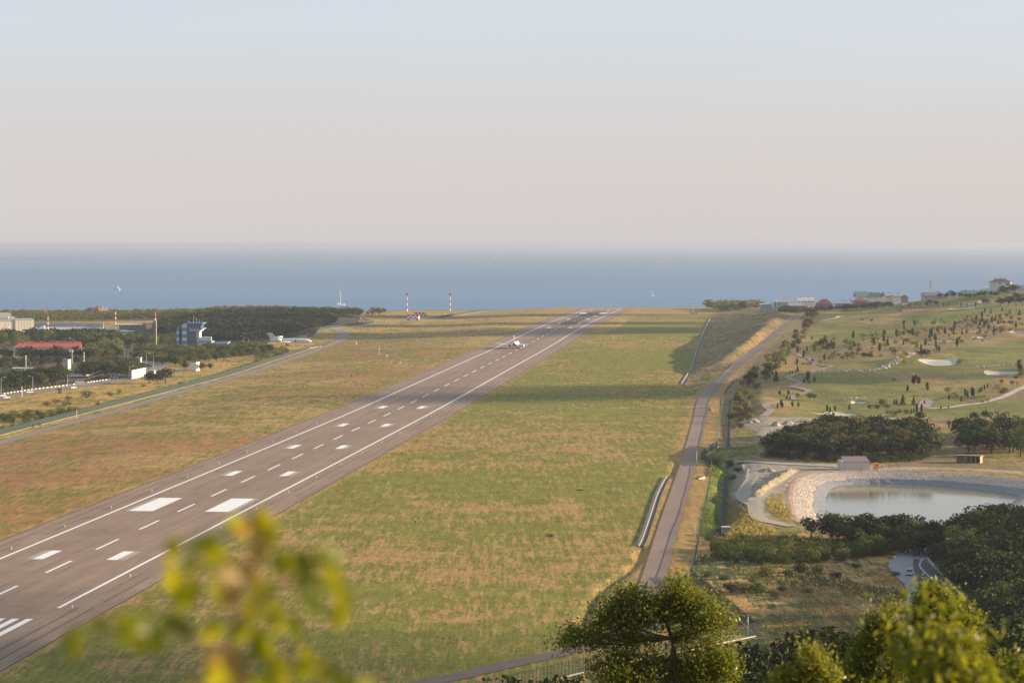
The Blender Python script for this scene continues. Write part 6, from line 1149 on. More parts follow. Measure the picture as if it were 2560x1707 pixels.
c = Vector((*px_at_z(2346, 1211, PWZ), PWZ)); t = thing('pump_raft', 'grey rubble covered raft with a white board at the pond edge', 'raft', c); m = MB(); m.box(-4.2, 3.4, .5, 2.5, .1, .9); m.build('deck', CONC, t); m = MB(); m.hexa([(-1.5, .2, .92), (-.9, .2, .92), (-.9, .9, .92), (-1.5, .9, .92), (-1.0, .2, 2.1), (-.4, .2, 2.1), (-.4, .9, 2.1), (-1.0, .9, 2.1)]); m.build('white_board', WPAINT, t); m = MB(); m.box(-.2, 2.0, .7, 2.3, .92, 1.7); m.build('housing', STEEL, t); m = MB(); m.tube([(-5.2, .2, .1), (4.0, .2, .1)], .2, 7); m.build('boom', PALE, t)
c = P(2112, 1173); t = thing('pickup_truck', 'small white pickup parked at the corner of the pump house', 'pickup', c, R(80)); 
def car_parts(t, body_m, L_=4.4, W_=1.8, H_=1.45, van=0):
    h = L_ / 2; w = W_ / 2
    m = MB(); m.prism([(-h, .35), (h, .35), (h + .02, .62), (h - .15, .86), (h - 1.05, .95), (-h + .2, .97), (-h, .8)], -w, w, 'x'); m.v = [(a, b, c_) for a, b, c_ in m.v]; m.build('body', body_m, t)
    m = MB(); m.hexa([(-w + .06, -h + .25 + van, .96), (w - .06, -h + .25 + van, .96), (w - .06, h - 1.1, .94), (-w + .06, h - 1.1, .94), (-w + .25, -h + .75 + van, H_ - .03), (w - .25, -h + .75 + van, H_ - .03), (w - .25, h - 1.9, H_ - .03), (-w + .25, h - 1.9, H_ - .03)]); gl = m.build('windows', GLASSW, t)
    m = MB(); m.box(-w + .25, w - .25, -h + .8 + van, h - 1.95, H_ - .02, H_ + .05); m.build('roof', body_m, t)
    for sx in (-1, 1):
        for sy in (-1, 1):
            m = MB(); m.tube([(sx * (w - .2), sy * h * .62, .33), (sx * (w + .02), sy * h * .62, .33)], .33, 12); o = m.build('wheel', TYRE, t); m = MB(); m.tube([(sx * (w + .02), sy * h * .62, .33), (sx * (w + .035), sy * h * .62, .33)], .18, 8); m.build('rim', STEEL, o)
        m = MB(); m.box(sx * (w - .45) - .2, sx * (w - .45) + .2, h - .04, h + .05, .62, .8); m.build('headlight', WPAINT, t); m = MB(); m.box(sx * (w - .3) - .16, sx * (w - .3) + .16, -h - .03, -h + .05, .62, .82); m.build('tail_light', REDP, t)
    m = MB(); m.box(-w + .1, w - .1, h - .02, h + .1, .36, .58); m.build('bumper', body_m, t); m = MB(); m.box(-w + .1, w - .1, -h - .08, -h + .02, .36, .58); m.build('bumper', body_m, t)
car_parts(t, WALL_W)
SILV = mat('silver car paint', (.40, .40, .40), .3, .05, 1, metal=.3); WCAR = mat('white car paint', (.76, .76, .75), .3, .04, 1); 
def car(label, px, py, rz, m_, z=.25, **kw): c = P(px, py); t = thing('car', label, 'car', (c.x, c.y, c.z + z), rz); car_parts(t, m_, **kw); return t
car('silver car driving along the curving road beside the dark wood', 2274, 1439, R(172), SILV, L_=4.5, W_=1.85, H_=1.6)
car('white car passing the bus shelter on the town road', 183, 972, R(-52), WCAR); car('white car driving on the town road near the tall lamp post', 73, 983, R(-55), WCAR); car('white van at the left end of the town road by the kerb', 6, 992, R(-55), WCAR, H_=1.9); car('white car behind the van at the left end of the town road', 16, 997, R(-55), WCAR)
for i, (px, lab) in enumerate([(2192, 'left one of two golf carts parked above the grove'), (2207, 'right one of two golf carts parked above the grove')]):
    c = P(px, 1049 - i); t = thing('golf_cart', lab, 'golf cart', (c.x, c.y, c.z + .1), R(170)); m = MB(); m.prism([(-1.2, .3), (1.2, .3), (1.2, .75), (.7, .8), (.3, .45), (-.2, .45), (-.3, .85), (-1.2, .85)], -.6, .6, 'x'); m.build('body', WCAR, t)
    m = MB(); m.box(-.62, .62, -1.1, .9, 1.85, 1.95); m.build('canopy', WCAR, t); m = MB(); m.box(-.55, .55, -.5, .1, .86, 1.1); m.build('seat', DARK, t)
    for sx in (-1, 1):
        for sy in (-.9, .8): m = MB(); m.tube([(sx * .57, sy, .8), (sx * .57, sy * .95, 1.85)], .03, 5); m.build('canopy_post', STEEL, t)
        for sy in (-.75, .8): m = MB(); m.tube([(sx * .5, sy, .25), (sx * .66, sy, .25)], .25, 10); m.build('wheel', TYRE, t)

# ------------------------------------------------------------------ masts, posts and lamps
def mast(name, label, px, py, top, r, bands, mats, cat='mast', plat=False, spike=False, spread=None, loc=None):
    c = loc or P(px, py); h = (py - top) / F * c.y; t = thing(name, label, cat, c)
    for i in range(bands):
        z0, z1 = h * i / bands, h * (i + 1) / bands; m_ = mats[i % len(mats)]; m = MB(); q = r * (1 - .3 * i / bands)
        if spread:
            for sx, sy in ((-1, -1), (1, -1), (1, 1), (-1, 1)): m.tube([(sx * q, sy * q, z0), (sx * q * .97, sy * q * .97, z1 - .01)], q * .16, 4)
            n_ = max(2, int((z1 - z0) / (q * 2)))
            for j in range(n_):
                a, b = z0 + (z1 - z0) * j / n_, z0 + (z1 - z0) * (j + 1) / n_
                for f in (-1, 1): m.tube([(-q, f * q, a), (q, f * q, b)], q * .1, 4); m.tube([(f * q, -q, b), (f * q, q, a)], q * .1, 4)
        else: m.tube([(0, 0, z0), (0, 0, z1 - .005)], q, 8)
        m.build('section', m_, t)
    if plat: m = MB(); m.box(-r * 3, r * 3, -r * 3, r * 3, h, h + .3); m.build('platform', mats[0], t); m = MB(); m.box(-r * 2.6, r * 2.6, -r * 2.6, r * 2.6, h + .31, h + 1.4); m.build('lamp_ring', STEEL if plat == 2 else mats[0], t)
    if spike: m = MB(); m.loft([(0, 0, 0, .1, .1)] * 2, 4) if False else m.tube([(0, 0, h), (0, 0, h + h * .06), (0, 0, h + h * .14)], [r * 1.8, r * .8, r * .1], 6); m.build('spire', mats[0], t)
    return t, h
mast('striped_mast', 'left one of two red and white striped masts at the far field end', 1018, 786, 736, .6, 7, [REDP, WPAINT], plat=True); mast('striped_mast', 'right one of two red and white striped masts at the far field end', 1125.5, 785, 736, .6, 7, [REDP, WPAINT], plat=True)
t, h = mast('lattice_mast', 'red and white lattice mast near the runway end on the right', 1732, 784, 749, .8, 9, [REDP, WPAINT], spread=1); m = MB(); m.box(-3.4, -1.6, -1, 1, 0, 2.6); m.build('equipment_box', STEEL, t); m = MB(); m.box(1.5, 2.4, -1, 1, 0, 2.6); m.build('equipment_box', STEEL, t); m = MB(); m.box(3.2, 5.4, -1, 1, 0, 2.3); m.build('equipment_box', STEEL, t)
mast('floodlight_mast', 'striped red and white mast standing in front of the screen wall', 120, 830, 787, .55, 7, [REDP, WPAINT]); mast('floodlight_mast', 'striped red and white mast at the terminal end of the screen wall', 289, 822, 780, .55, 7, [WPAINT, REDP]); mast('floodlight_mast', 'thin dark and white mast in front of the hangar', 22, 833, 790, .5, 5, [STEEL, WPAINT, STEEL])
c = P(388, 868); t = thing('spired_mast', 'tall twin column mast with red spire beside the control tower', 'mast', c); k = c.y / F; h = 68 * k
for s in (-1, 1): m = MB(); m.tube([(s * 1.0, 0, -2), (s * 1.0, 0, h)], .36, 8); m.build('column', wmat('pale mast paint', (.62, .58, .46)) if s > 0 else mat('reddish mast paint', (.42, .22, .17), .6, .1, 1), t)
m = MB(); m.tube([(0, 0, h * .55), (0, 0, h), (0, 0, h * 1.15)], [.3, .55, .6], 8); m.build('upper_column', REDP, t); m = MB(); m.tube([(0, 0, h * 1.15), (0, 0, h * 1.2), (0, 0, h * 1.34)], [1.2, .8, .08], 8); m.build('spire', REDP, t); m = MB(); m.tube([(0, 0, h * .62), (0, 0, h * .645)], 1.4, 10); m.build('collar', REDP, t); m = MB(); m.tube([(0, 0, h * 1.0), (0, 0, h * 1.06)], .66, 8); m.build('white_ring', WPAINT, t)
t, h = mast('telecom_mast', 'reddish telecom mast above the crest houses', 2326, 735, 704, .45, 5, [STEEL, STEEL, REDP], loc=AT(2326, 735, 2830))
for i in range(3): m = MB(); m.box(-1.1, 1.1, -.2, .2, h - 1 - i * 2.6, h + .6 - i * 2.6); m.build('antenna_panel', mat('pinkish antenna', (.55, .38, .36), .6, .1, 1), t)
t, h = mast('chimney', 'dark thin chimney with red and white top behind the street trees', 64.5, 934, 896, .42, 1, [STEEL], 'chimney')
for i in range(3): m = MB(); m.tube([(0, 0, h + i * .75), (0, 0, h + i * .75 + .74)], .46, 8); m.build('top_band', [WPAINT, REDP, WPAINT][i], t)
t, h = mast('lattice_tower', 'thin grey lattice tower right of the square concrete tower', 180, 936, 880, .55, 4, [STEEL], spread=1); m = MB(); m.box(-2, .8, -.6, .6, h, h + 1.5); m.build('antenna_head', WPAINT, t)
mast('striped_pole', 'short black and white striped pole beside the red roofed block end', 210, 914, 880, .38, 7, [WPAINT, STEEL])
def lamp_post(label, px, py, top, arm=1, group=None, two=False):
    c = P(px, py); h = (py - top) / F * c.y; t = thing('street_lamp', label, 'street lamp', c, 0, group); m = MB(); m.tube([(0, 0, -.5), (0, 0, h)], [.22, .14], 6); m.build('pole', STEEL, t)
    for s in ((-1, 1) if two else (arm,)): m = MB(); m.tube([(0, 0, h), (s * .9, 0, h + .35), (s * 2.0, 0, h + .5)], .1, 5); m.build('arm', STEEL, t); m = MB(); m.box(min(s * 1.7, s * 2.9), max(s * 1.7, s * 2.9), -.25, .25, h + .42, h + .68); m.build('lamp_head', WPAINT, t)
    return t
for lab, px, py, top, a in [('street lamp at the left end of the town road', 3, 988, 944, 1), ('tall street lamp on the kerb between two white cars', 82, 978, 942, -1), ('street lamp near the white trailer on the town road', 169, 967, 936, 1), ('street lamp in front of the cream yard wall', 324, 948, 916, 1), ('street lamp beside the dark tree at the road junction', 366, 915, 884, 1), ('street lamp right of the road junction', 384, 922, 890, 1), ('street lamp beside the forecourt road', 320, 907, 880, 1), ('street lamp with a road sign by the forecourt', 312, 890, 872, -1), ('lamp behind the forecourt near the small white building', 330, 886, 862, 1), ('left lamp of two on the road beyond the control tower', 609, 862, 841, -1), ('right lamp of two on the road beyond the control tower', 621, 864, 845, -1), ('lamp on the access road before the apron', 204, 852, 830, 1), ('lamp among trees left of the spired mast', 369, 876, 860, 1)]: lamp_post(lab, px, py, top, a)
lamp_post('double lamp on the hangar apron', 170, 818, 803, 1, None, True)
c = P(299, 876); t = thing('road_sign', 'small white square road sign over the forecourt', 'sign', c); m = MB(); m.tube([(0, 0, 0), (0, 0, 6)], .1, 5); m.build('pole', STEEL, t); m = MB(); m.box(-1, 1, -.05, .05, 4.6, 6.2); m.build('panel', WPAINT, t); m = MB(); m.box(-.6, .6, -.08, -.055, 5.0, 5.8); m.build('panel_mark', PALE, t)
mast('white_pole', 'white pole on the dry verge left of the bus shelter', 55, 992, 966, .2, 2, [WPAINT, WPAINT], 'pole')
c = P(255, 956); t = thing('utility_pole', 'wooden utility pole with a slanting strut by the town road', 'pole', c); h = 31 / F * c.y
m = MB(); m.tube([(0, 0, -.3), (0, 0, h)], .2, 6); m.build('post', BARK, t); m = MB(); m.tube([(-2.2, 0, -.3), (-.1, 0, h * .8)], .16, 6); m.build('strut', BARK, t); m = MB(); m.box(-1, 1, -.08, .08, h - .6, h - .4); m.build('crossarm', BARK, t)
c2 = P(169, 966)
for j, dz in enumerate((0, -2.2)):
    o_ = thing('overhead_wire', ['upper sagging wire between utility pole and street lamp', 'lower sagging wire between utility pole and street lamp'][j], 'wire', (c.x, c.y, c.z)); m = MB(); m.tube([(c2.x - c.x) * q for q in ()] or [((c2.x - c.x) * q, (c2.y - c.y) * q, h - .4 + dz - 1.4 * math.sin(q * math.pi) - 1.0 * q + (c2.z - c.z) * q) for q in np.linspace(0, 1, 9)], .05, 4); m.build('wire', STEEL, o_)
for lab, px, py, top in [('thin white pole beside the right patrol road at the fence corner', 1742, 1160, 1128), ('thin post beside the lower right fence', 1738, 1345, 1304), ('thin post near the lower corner of the right fence', 1717, 1455, 1436), ('white post standing inside the near fence corner', 1870, 1585, 1540), ('thin white pole by the left green fence near its middle', 192, 1046, 1024), ('white pole by the left green fence beyond the white box building', 468, 966, 950), ('pole at the bend of the far left patrol road', 801, 832, 817), ('pole on the field edge behind the parked airliner', 767, 852, 837), ('pole in the grass before the parked airliner nose', 757, 868, 850), ('tall thin pole in the bushes at the parked airliner tail', 677, 862, 845), ('thin mast rising from the coastal wood', 753, 778, 762)]:
    c = P(px, py); h = (py - top) / F * c.y; t = thing('post', lab, 'post', c); m = MB(); m.tube([(0, 0, -.2), (0, 0, h)], max(.09, c.y / 14000), 6); m.build('shaft', WPAINT if 'white' in lab else STEEL, t); m = MB(); m.box(-.2, .2, -.2, .2, h, h + .3); m.build('cap', STEEL, t)
# field markers and antennas
for lab, px, py, top, a, b in [('black and white marker post in the right field grass', 1039, 1306, 1295, BPAINT, WPAINT), ('dark marker post in the middle of the left field', 879, 942, 937, BPAINT, BPAINT), ('thin dark post in the far right field', 1454, 930, 925, BPAINT, BPAINT), ('dark post in the far right field nearer the runway', 1466, 885, 880, BPAINT, BPAINT), ('dark post by the shadow band in the right field', 1399, 977, 973, BPAINT, WPAINT), ('dark post in the green part of the far right field', 1502, 864, 860, BPAINT, BPAINT), ('white lantern like marker in the left field', 891, 862, 854, WPAINT, PALE), ('short white antenna post in the left field', 967, 893, 886, WPAINT, WPAINT), ('small white marker right of the antenna in the left field', 1000.5, 907, 904, WPAINT, WPAINT), ('white marker near the shoulder of the far runway', 1534, 847, 844, WPAINT, WPAINT), ('white marker far right of the runway end', 1609, 797, 794, WPAINT, WPAINT)]:
    c = P(px, py); h = max((py - top) / F * c.y, .6); t = thing('marker', lab, 'marker', c); q = max(.12, c.y / 6500); m = MB(); m.tube([(0, 0, 0), (0, 0, h * .6)], q, 6); m.build('post', a, t); m = MB(); m.tube([(0, 0, h * .6), (0, 0, h)], q * 1.1, 6); m.build('head', b, t)
c = P(948, 886); h = 22 / F * c.y; t = thing('antenna', 'slender white field antenna on a tripod in the left field', 'antenna', c); m = MB(); m.tube([(0, 0, 1.5), (0, 0, h)], .14, 5); m.build('whip', WPAINT, t)
for a in (0, 2.1, 4.2): m = MB(); m.tube([(0, 0, 1.8), (1.2 * math.cos(a), 1.2 * math.sin(a), 0)], .09, 5); m.build('leg', WPAINT, t)
for lab, px, py, w_, h_ in [('white concrete block left at the gap of the green fence', 778, 871, 10, 2.5), ('white block right at the gap of the green fence', 787, 869.5, 7, 2.6), ('small white block third at the fence gap', 794, 868, 5, 2.2), ('small white block last at the fence gap', 802, 867, 6, 2)]:
    c = P(px, py); k = c.y / F; t = thing('concrete_block', lab, 'block', c, R(12)); m = MB(); m.hexa([(-w_ * k / 2, -.5, 0), (w_ * k / 2, -.5, 0), (w_ * k / 2, .5, 0), (-w_ * k / 2, .5, 0), (-w_ * k / 2 + .2, -.3, h_ * k), (w_ * k / 2 - .2, -.3, h_ * k), (w_ * k / 2 - .2, .3, h_ * k), (-w_ * k / 2 + .2, .3, h_ * k)]); m.build('body', WPAINT, t)
# low flat things: manhole hut by the drain, debris and a dark bush in the field
c = P(1817, 1332); t = thing('pump_box', 'grey concrete box at the lower end of the stone drain', 'box', c, R(4)); m = MB(); m.box(-1.3, 1.3, 0, 3, -.2, 1.7); m.build('body', CONC, t); m = MB(); m.box(-1.45, 1.45, -.1, 3.1, 1.72, 1.9); m.build('lid', PALE, t)
for lab, px, py, hh, wd in [('dark green bush alone in the right field grass', 1374, 1341, 1.0, 2.2), ('dark scrubby bush in the right field near the rows', 1450, 1226, .7, 2.6)]: plant('shrub', 'bush', LD, P(px, py), hh, lab, 'shrub', None, wd)

# ------------------------------------------------------------------ fences
MESHG = mat('green fence mesh', (.020, .038, .030), .7, .2, .4, alpha=.78); POSTG = mat('green fence post', (.03, .05, .045), .6, .2, 1); MESHD = mat('grey chain link', (.16, .16, .15), .6, .2, .4, alpha=.2); RAILW = mat('pale fence plinth', (.40, .38, .35), .7, .1, 1)
def fence(label, pts, h, m_mesh, post_every, post_parts, plinth=.3, ph=.3, px=True, over=0, name='perimeter_fence', pr=.06, plinth_m=None, prm=None):
    Q = PP(pts) if px else np.array(pts, float); p = smooth_path(Q, 6); s = np.concatenate([[0], np.cumsum(np.linalg.norm(np.diff(p, axis=0), axis=1))]); n_ = max(2, int(s[-1] / post_every)); u = np.linspace(0, s[-1], n_ + 1)
    q = np.stack([np.interp(u, s, p[:, 0]), np.interp(u, s, p[:, 1])], 1); z = gz(q[:, 0], q[:, 1]); o = np.array([q[0, 0], q[0, 1], z[0]]); t = thing(name, label, 'fence', tuple(o))
    v = []; f = []
    for i in range(n_ + 1): v += [(q[i, 0] - o[0], q[i, 1] - o[1], z[i] - o[2] + ph), (q[i, 0] - o[0], q[i, 1] - o[1], z[i] - o[2] + h)]
    for i in range(n_): f.append((2 * i, 2 * i + 2, 2 * i + 3, 2 * i + 1))
    link('mesh_panel', np_mesh('mesh_panel', np.array(v), np.array(f), m_mesh), t)
    if plinth:
        m = MB()
        for i in range(n_):
            a, b = q[i] - o[:2], q[i + 1] - o[:2]; tt = (b - a) / (np.linalg.norm(b - a) + 1e-9); nn = np.array([tt[1], -tt[0]]) * plinth / 2
            m.hexa([(*(a - nn), z[i] - o[2] - .3), (*(a + nn), z[i] - o[2] - .3), (*(b + nn), z[i + 1] - o[2] - .3), (*(b - nn), z[i + 1] - o[2] - .3), (*(a - nn), z[i] - o[2] + ph), (*(a + nn), z[i] - o[2] + ph), (*(b + nn), z[i + 1] - o[2] + ph), (*(b - nn), z[i + 1] - o[2] + ph)])
        m.build('plinth', plinth_m or RAILW, t)
    m = MB(); m.tube([(q[i, 0] - o[0], q[i, 1] - o[1], z[i] - o[2] + h) for i in range(n_ + 1)], pr, 4, cap=False); m.build('top_rail', prm or POSTG, t)
    if post_parts:
        mb = MB(); mb.tube([(0, 0, -.2), (0, 0, h + over)], pr * 1.2, 5); pm = mb.mesh('post', prm or POSTG)
        for i in range(n_ + 1): link('post', pm, t, (q[i, 0] - o[0], q[i, 1] - o[1], z[i] - o[2]))
    else:
        m = MB()
        for i in range(n_ + 1): m.tube([(q[i, 0] - o[0], q[i, 1] - o[1], z[i] - o[2]), (q[i, 0] - o[0], q[i, 1] - o[1], z[i] - o[2] + h + over)], pr, 4)
        tag(m.build('posts', prm or POSTG, t), kind='stuff')
    return t
fence('long dark green fence with white plinth along the left side of the airfield', [(-40, 1098), (0, 1088), (136, 1053), (272, 1018), (424, 978), (577, 937), (680, 903), (773, 873)], 3.0, MESHG, 3.5, False, .22, .12, pr=.1)
fence('dark green fence going round the far left corner of the airfield', [(766, 846), (785, 836), (809, 824), (850, 818), (885, 814), (934, 809)], 3.0, MESHG, 4, False, .22, .12, pr=.12)
fence('far green fence climbing towards the runway end on the left', [(1047, 800), (1096, 796), (1137, 789), (1178, 783), (1220, 778)], 2.8, MESHG, 5, False, .3, .2, pr=.12)
fr = [(x_, y_) for y_, x_ in FENX if y_ > 1100]
fence('dark fence between the right patrol road and the golf slope', fr[:-1], 2.4, MESHD, 4, False, 0, .2, False, pr=.07)
fence('zigzag dark fence at the bend beside the patrol road', [(1795, 1117), (1775, 1130), (1753, 1146), (1764, 1156), (1779, 1168)], 3.2, MESHG, 2.4, True, .3, .3, pr=.07)
fence('grey chain link fence along the lower patrol road', [(1779, 1168), (1776, 1195), (1770, 1232), (1763, 1267), (1757, 1300), (1748, 1345), (1738, 1395), (1725, 1447)], 2.6, MESHD, 3.0, True, 0, .2, pr=.06)
fence('dark green fence section running to the near corner post', [(1725, 1447), (1760, 1478), (1800, 1512), (1850, 1552), (1889, 1586)], 3.0, MESHG, 1.7, True, .25, .15, over=.35, pr=.05)
fence('near dark fence with tall thin posts along the bottom patrol road', [(1889, 1590), (1820, 1604), (1740, 1622), (1640, 1640), (1540, 1662), (1440, 1685), (1320, 1715), (1180, 1750)], 3.2, mat('thin dark fence mesh', (.04, .05, .045), .6, .2, .4, alpha=.22), 1.35, True, .3, .22, over=.2, pr=.035)

# ------------------------------------------------------------------ boats
def sail_yacht(name, label, px, py, lpx, mpx, rz, cat_hull=False):
    c = Vector((*px_at_z(px, py, SEA), SEA)); k = c.y / F; L_ = lpx * k; t = thing(name, label, 'sailboat', c, rz)
    for s in ((-.16, .16) if cat_hull else (0,)):
        W_ = L_ * (.07 if cat_hull else .14); prof = [(-.5, .8), (-.3, 1), (.1, 1), (.35, .7), (.5, .05)]; m = MB(); v = []
        for y_, q in prof: v += [(s * L_ - W_ * q, y_ * L_, L_ * .11), (s * L_ + W_ * q, y_ * L_, L_ * .11), (s * L_ + W_ * q * .7, y_ * L_ * .96, -.3), (s * L_ - W_ * q * .7, y_ * L_ * .96, -.3)]
        f = [(0, 1, 2, 3), (19, 18, 17, 16)] + [(4 * i + j, 4 * i + 4 + j, 4 * i + 4 + (j + 1) % 4, 4 * i + (j + 1) % 4) for i in range(4) for j in range(4)]
        m.add(v, f); m.build('hull', WPAINT, t)
    m = MB(); m.hexa([(-L_ * .15, -L_ * .32, L_ * .112), (L_ * .15, -L_ * .32, L_ * .112), (L_ * .13, L_ * .12, L_ * .112), (-L_ * .13, L_ * .12, L_ * .112), (-L_ * .12, -L_ * .28, L_ * .18), (L_ * .12, -L_ * .28, L_ * .18), (L_ * .1, L_ * .05, L_ * .17), (-L_ * .1, L_ * .05, L_ * .17)]); m.build('cabin', WALL_C, t)
    h = mpx * k; m = MB(); m.tube([(0, 0, L_ * .1), (0, -L_ * .03, h)], [max(.25, k * .55), max(.18, k * .4)], 6); m.build('mast', WPAINT, t); m = MB(); m.tube([(0, 0, L_ * .22), (0, -L_ * .42, L_ * .22)], .22, 6); m.build('boom', WPAINT, t)
    m = MB(); m.tube([(0, L_ * .45, L_ * .12), (0, -L_ * .02, h * .95)], max(.03, k * .06), 4); m.build('forestay', STEEL, t)
sail_yacht('sail_yacht', 'white sailing catamaran with bare mast off the left coast', 851, 763, 24, 36, R(-78), True); sail_yacht('sail_yacht', 'small distant sailboat off the runway end', 1630, 740, 10, 14, R(-80))
def motor_ship(label, px, py, lpx, hpx, rz, decks=2):
    c = Vector((*px_at_z(px, py, SEA), SEA)); k = c.y / F; L_ = lpx * k; H_ = hpx * k; t = thing('passenger_ship', label, 'ship', c, rz); m = MB(); m.prism([(-.5 * L_, 0), (.42 * L_, 0), (.52 * L_, H_ * .38), (-.5 * L_, H_ * .3)], -L_ * .13, L_ * .13, 'x'); m.build('hull', WPAINT, t)
    for i in range(decks):
        a = .1 * i; z = H_ * (.36 + .22 * i); m = MB(); m.box(-L_ * .11, L_ * .11, -L_ * (.44 - a), L_ * (.28 - a), z, z + H_ * .15); m.build('deck_house', mat('reddish deck', (.50, .27, .22), .6, .1, 1) if i == 0 else WALL_W, t); m = MB(); m.box(-L_ * .13, L_ * .13, -L_ * (.46 - a), L_ * (.3 - a), z + H_ * .155, z + H_ * .2); m.build('deck_roof', WPAINT, t)
    m = MB(); m.box(-L_ * .03, L_ * .03, -L_ * .2, -L_ * .12, H_ * .8, H_ * 1.02); m.build('funnel', REDP, t); m = MB(); m.tube([(0, L_ * .1, H_ * .7), (0, L_ * .1, H_ * 1.15)], L_ * .012, 5); m.build('mast', WPAINT, t)
motor_ship('white excursion ship with reddish deck off the left coast', 292, 726, 17, 11, R(-100)); motor_ship('faint white ship far out near the horizon', 1228, 645, 22, 5, R(-95)); motor_ship('tiny pale boat far out to the left', 67, 655, 8, 3, R(-90))
c = Vector((*px_at_z(1085, 679.5, SEA), SEA)); k = c.y / F; t = thing('motor_boat', 'tiny white motorboat far out in the middle', 'boat', c, R(-85)); m = MB(); m.prism([(-3 * k, 0), (3 * k, 0), (3.4 * k, 1.2 * k), (-3 * k, 1 * k)], -k, k, 'x'); m.build('hull', WPAINT, t); m = MB(); m.box(-.7 * k, .7 * k, -1.5 * k, 1 * k, 1.2 * k, 1.9 * k); m.build('cabin', WALL_W, t)

# ------------------------------------------------------------------ clouds placed out of view on the right for their shade: their shadows lie in bands over the airfield
CLM = mat('cloud', (.9, .9, .92), .95, .05, .01)
def cloud(ty0, ty1, x0, x1, hgt, seed):
    """a low cloud whose shadow covers the ground between ty0 and ty1, x0 and x1"""
    d = SUN_DIR; q = hgt / d.z; cx, cy_ = (x0 + x1) / 2 + d.x * q, (ty0 + ty1) / 2 + d.y * q; rg = np.random.default_rng(seed)
    thick = 26.0; rx_ = max((x1 - x0) / 2 - thick / math.tan(R(SUN_EL)) / 2, 60); ry_ = (ty1 - ty0) / 2; bm_ = bmesh.new(); bmesh.ops.create_icosphere(bm_, subdivisions=4, radius=1)
    for v in bm_.verts:
        p = v.co.copy(); k = 1 + .16 * math.sin(4 * p.x + seed) * math.cos(5 * p.y + seed) + .10 * math.sin(11 * p.x + 3) * math.sin(9 * p.y + seed * 2) + .05 * rg.normal(); v.co = Vector((p.x * rx_ * k, p.y * ry_ * k, p.z * (thick * .6 if p.z > 0 else thick * .3)))
    me = bpy.data.meshes.new('cloud'); bm_.to_mesh(me); bm_.free(); me.materials.append(CLM); o = link('cloud', me, None, (cx, cy_, hgt)); return tag(o, 'low evening cloud out of view on the right, placed for its shadow', kind='stuff')
cloud(1510, 1650, -60, 330, 900, 1); cloud(1470, 1560, -150, 120, 930, 11)
cloud(2400, 2560, -420, 120, 950, 2); cloud(2470, 2630, -100, 330, 920, 7); cloud(2715, 2795, -480, 330, 940, 3); cloud(3010, 3170, -560, 220, 950, 4); cloud(540, 690, -420, -80, 850, 5); cloud(460, 590, -160, 20, 830, 8)
cloud(60, 830, 58, 520, 760, 9); cloud(100, 330, 14, 190, 760, 10)  # added out of view to darken the right wood, road and hill foot
# ------------------------------------------------------------------ trees on the near hillside
LF = leaf_mat('sunlit oak leaves', (.070, .105, .010), (.21, .20, .018), .48, .42, .4)
LFD = leaf_mat('shaded oak leaves', (.040, .058, .012), (.10, .11, .020), .35, .5, .3)
LFY = leaf_mat('yellow green leaves', (.10, .13, .012), (.25, .22, .02), .46, .42, .35)
def leaf_blades(c, up, size, rg):
    """small pointed leaves: two folded halves each (six corners)"""
    n = len(c); t = rg.normal(size=(n, 3)) + up; t /= np.linalg.norm(t, axis=1, keepdims=True); nn = rg.normal(size=(n, 3)) + np.array([0, 0, .6]); nn -= t * (nn * t).sum(1, keepdims=True); nn /= np.linalg.norm(nn, axis=1, keepdims=True); b = np.cross(nn, t)
    s = size * (.6 + .8 * rg.random((n, 1))); w_ = s * .42
    v = np.stack([c, c + t * s * .45 + b * w_ * .5 + nn * s * .08, c + t * s, c + t * s * .45 - b * w_ * .5 + nn * s * .08], 1).reshape(-1, 3)
    q = np.arange(4 * n).reshape(n, 4); return v, q
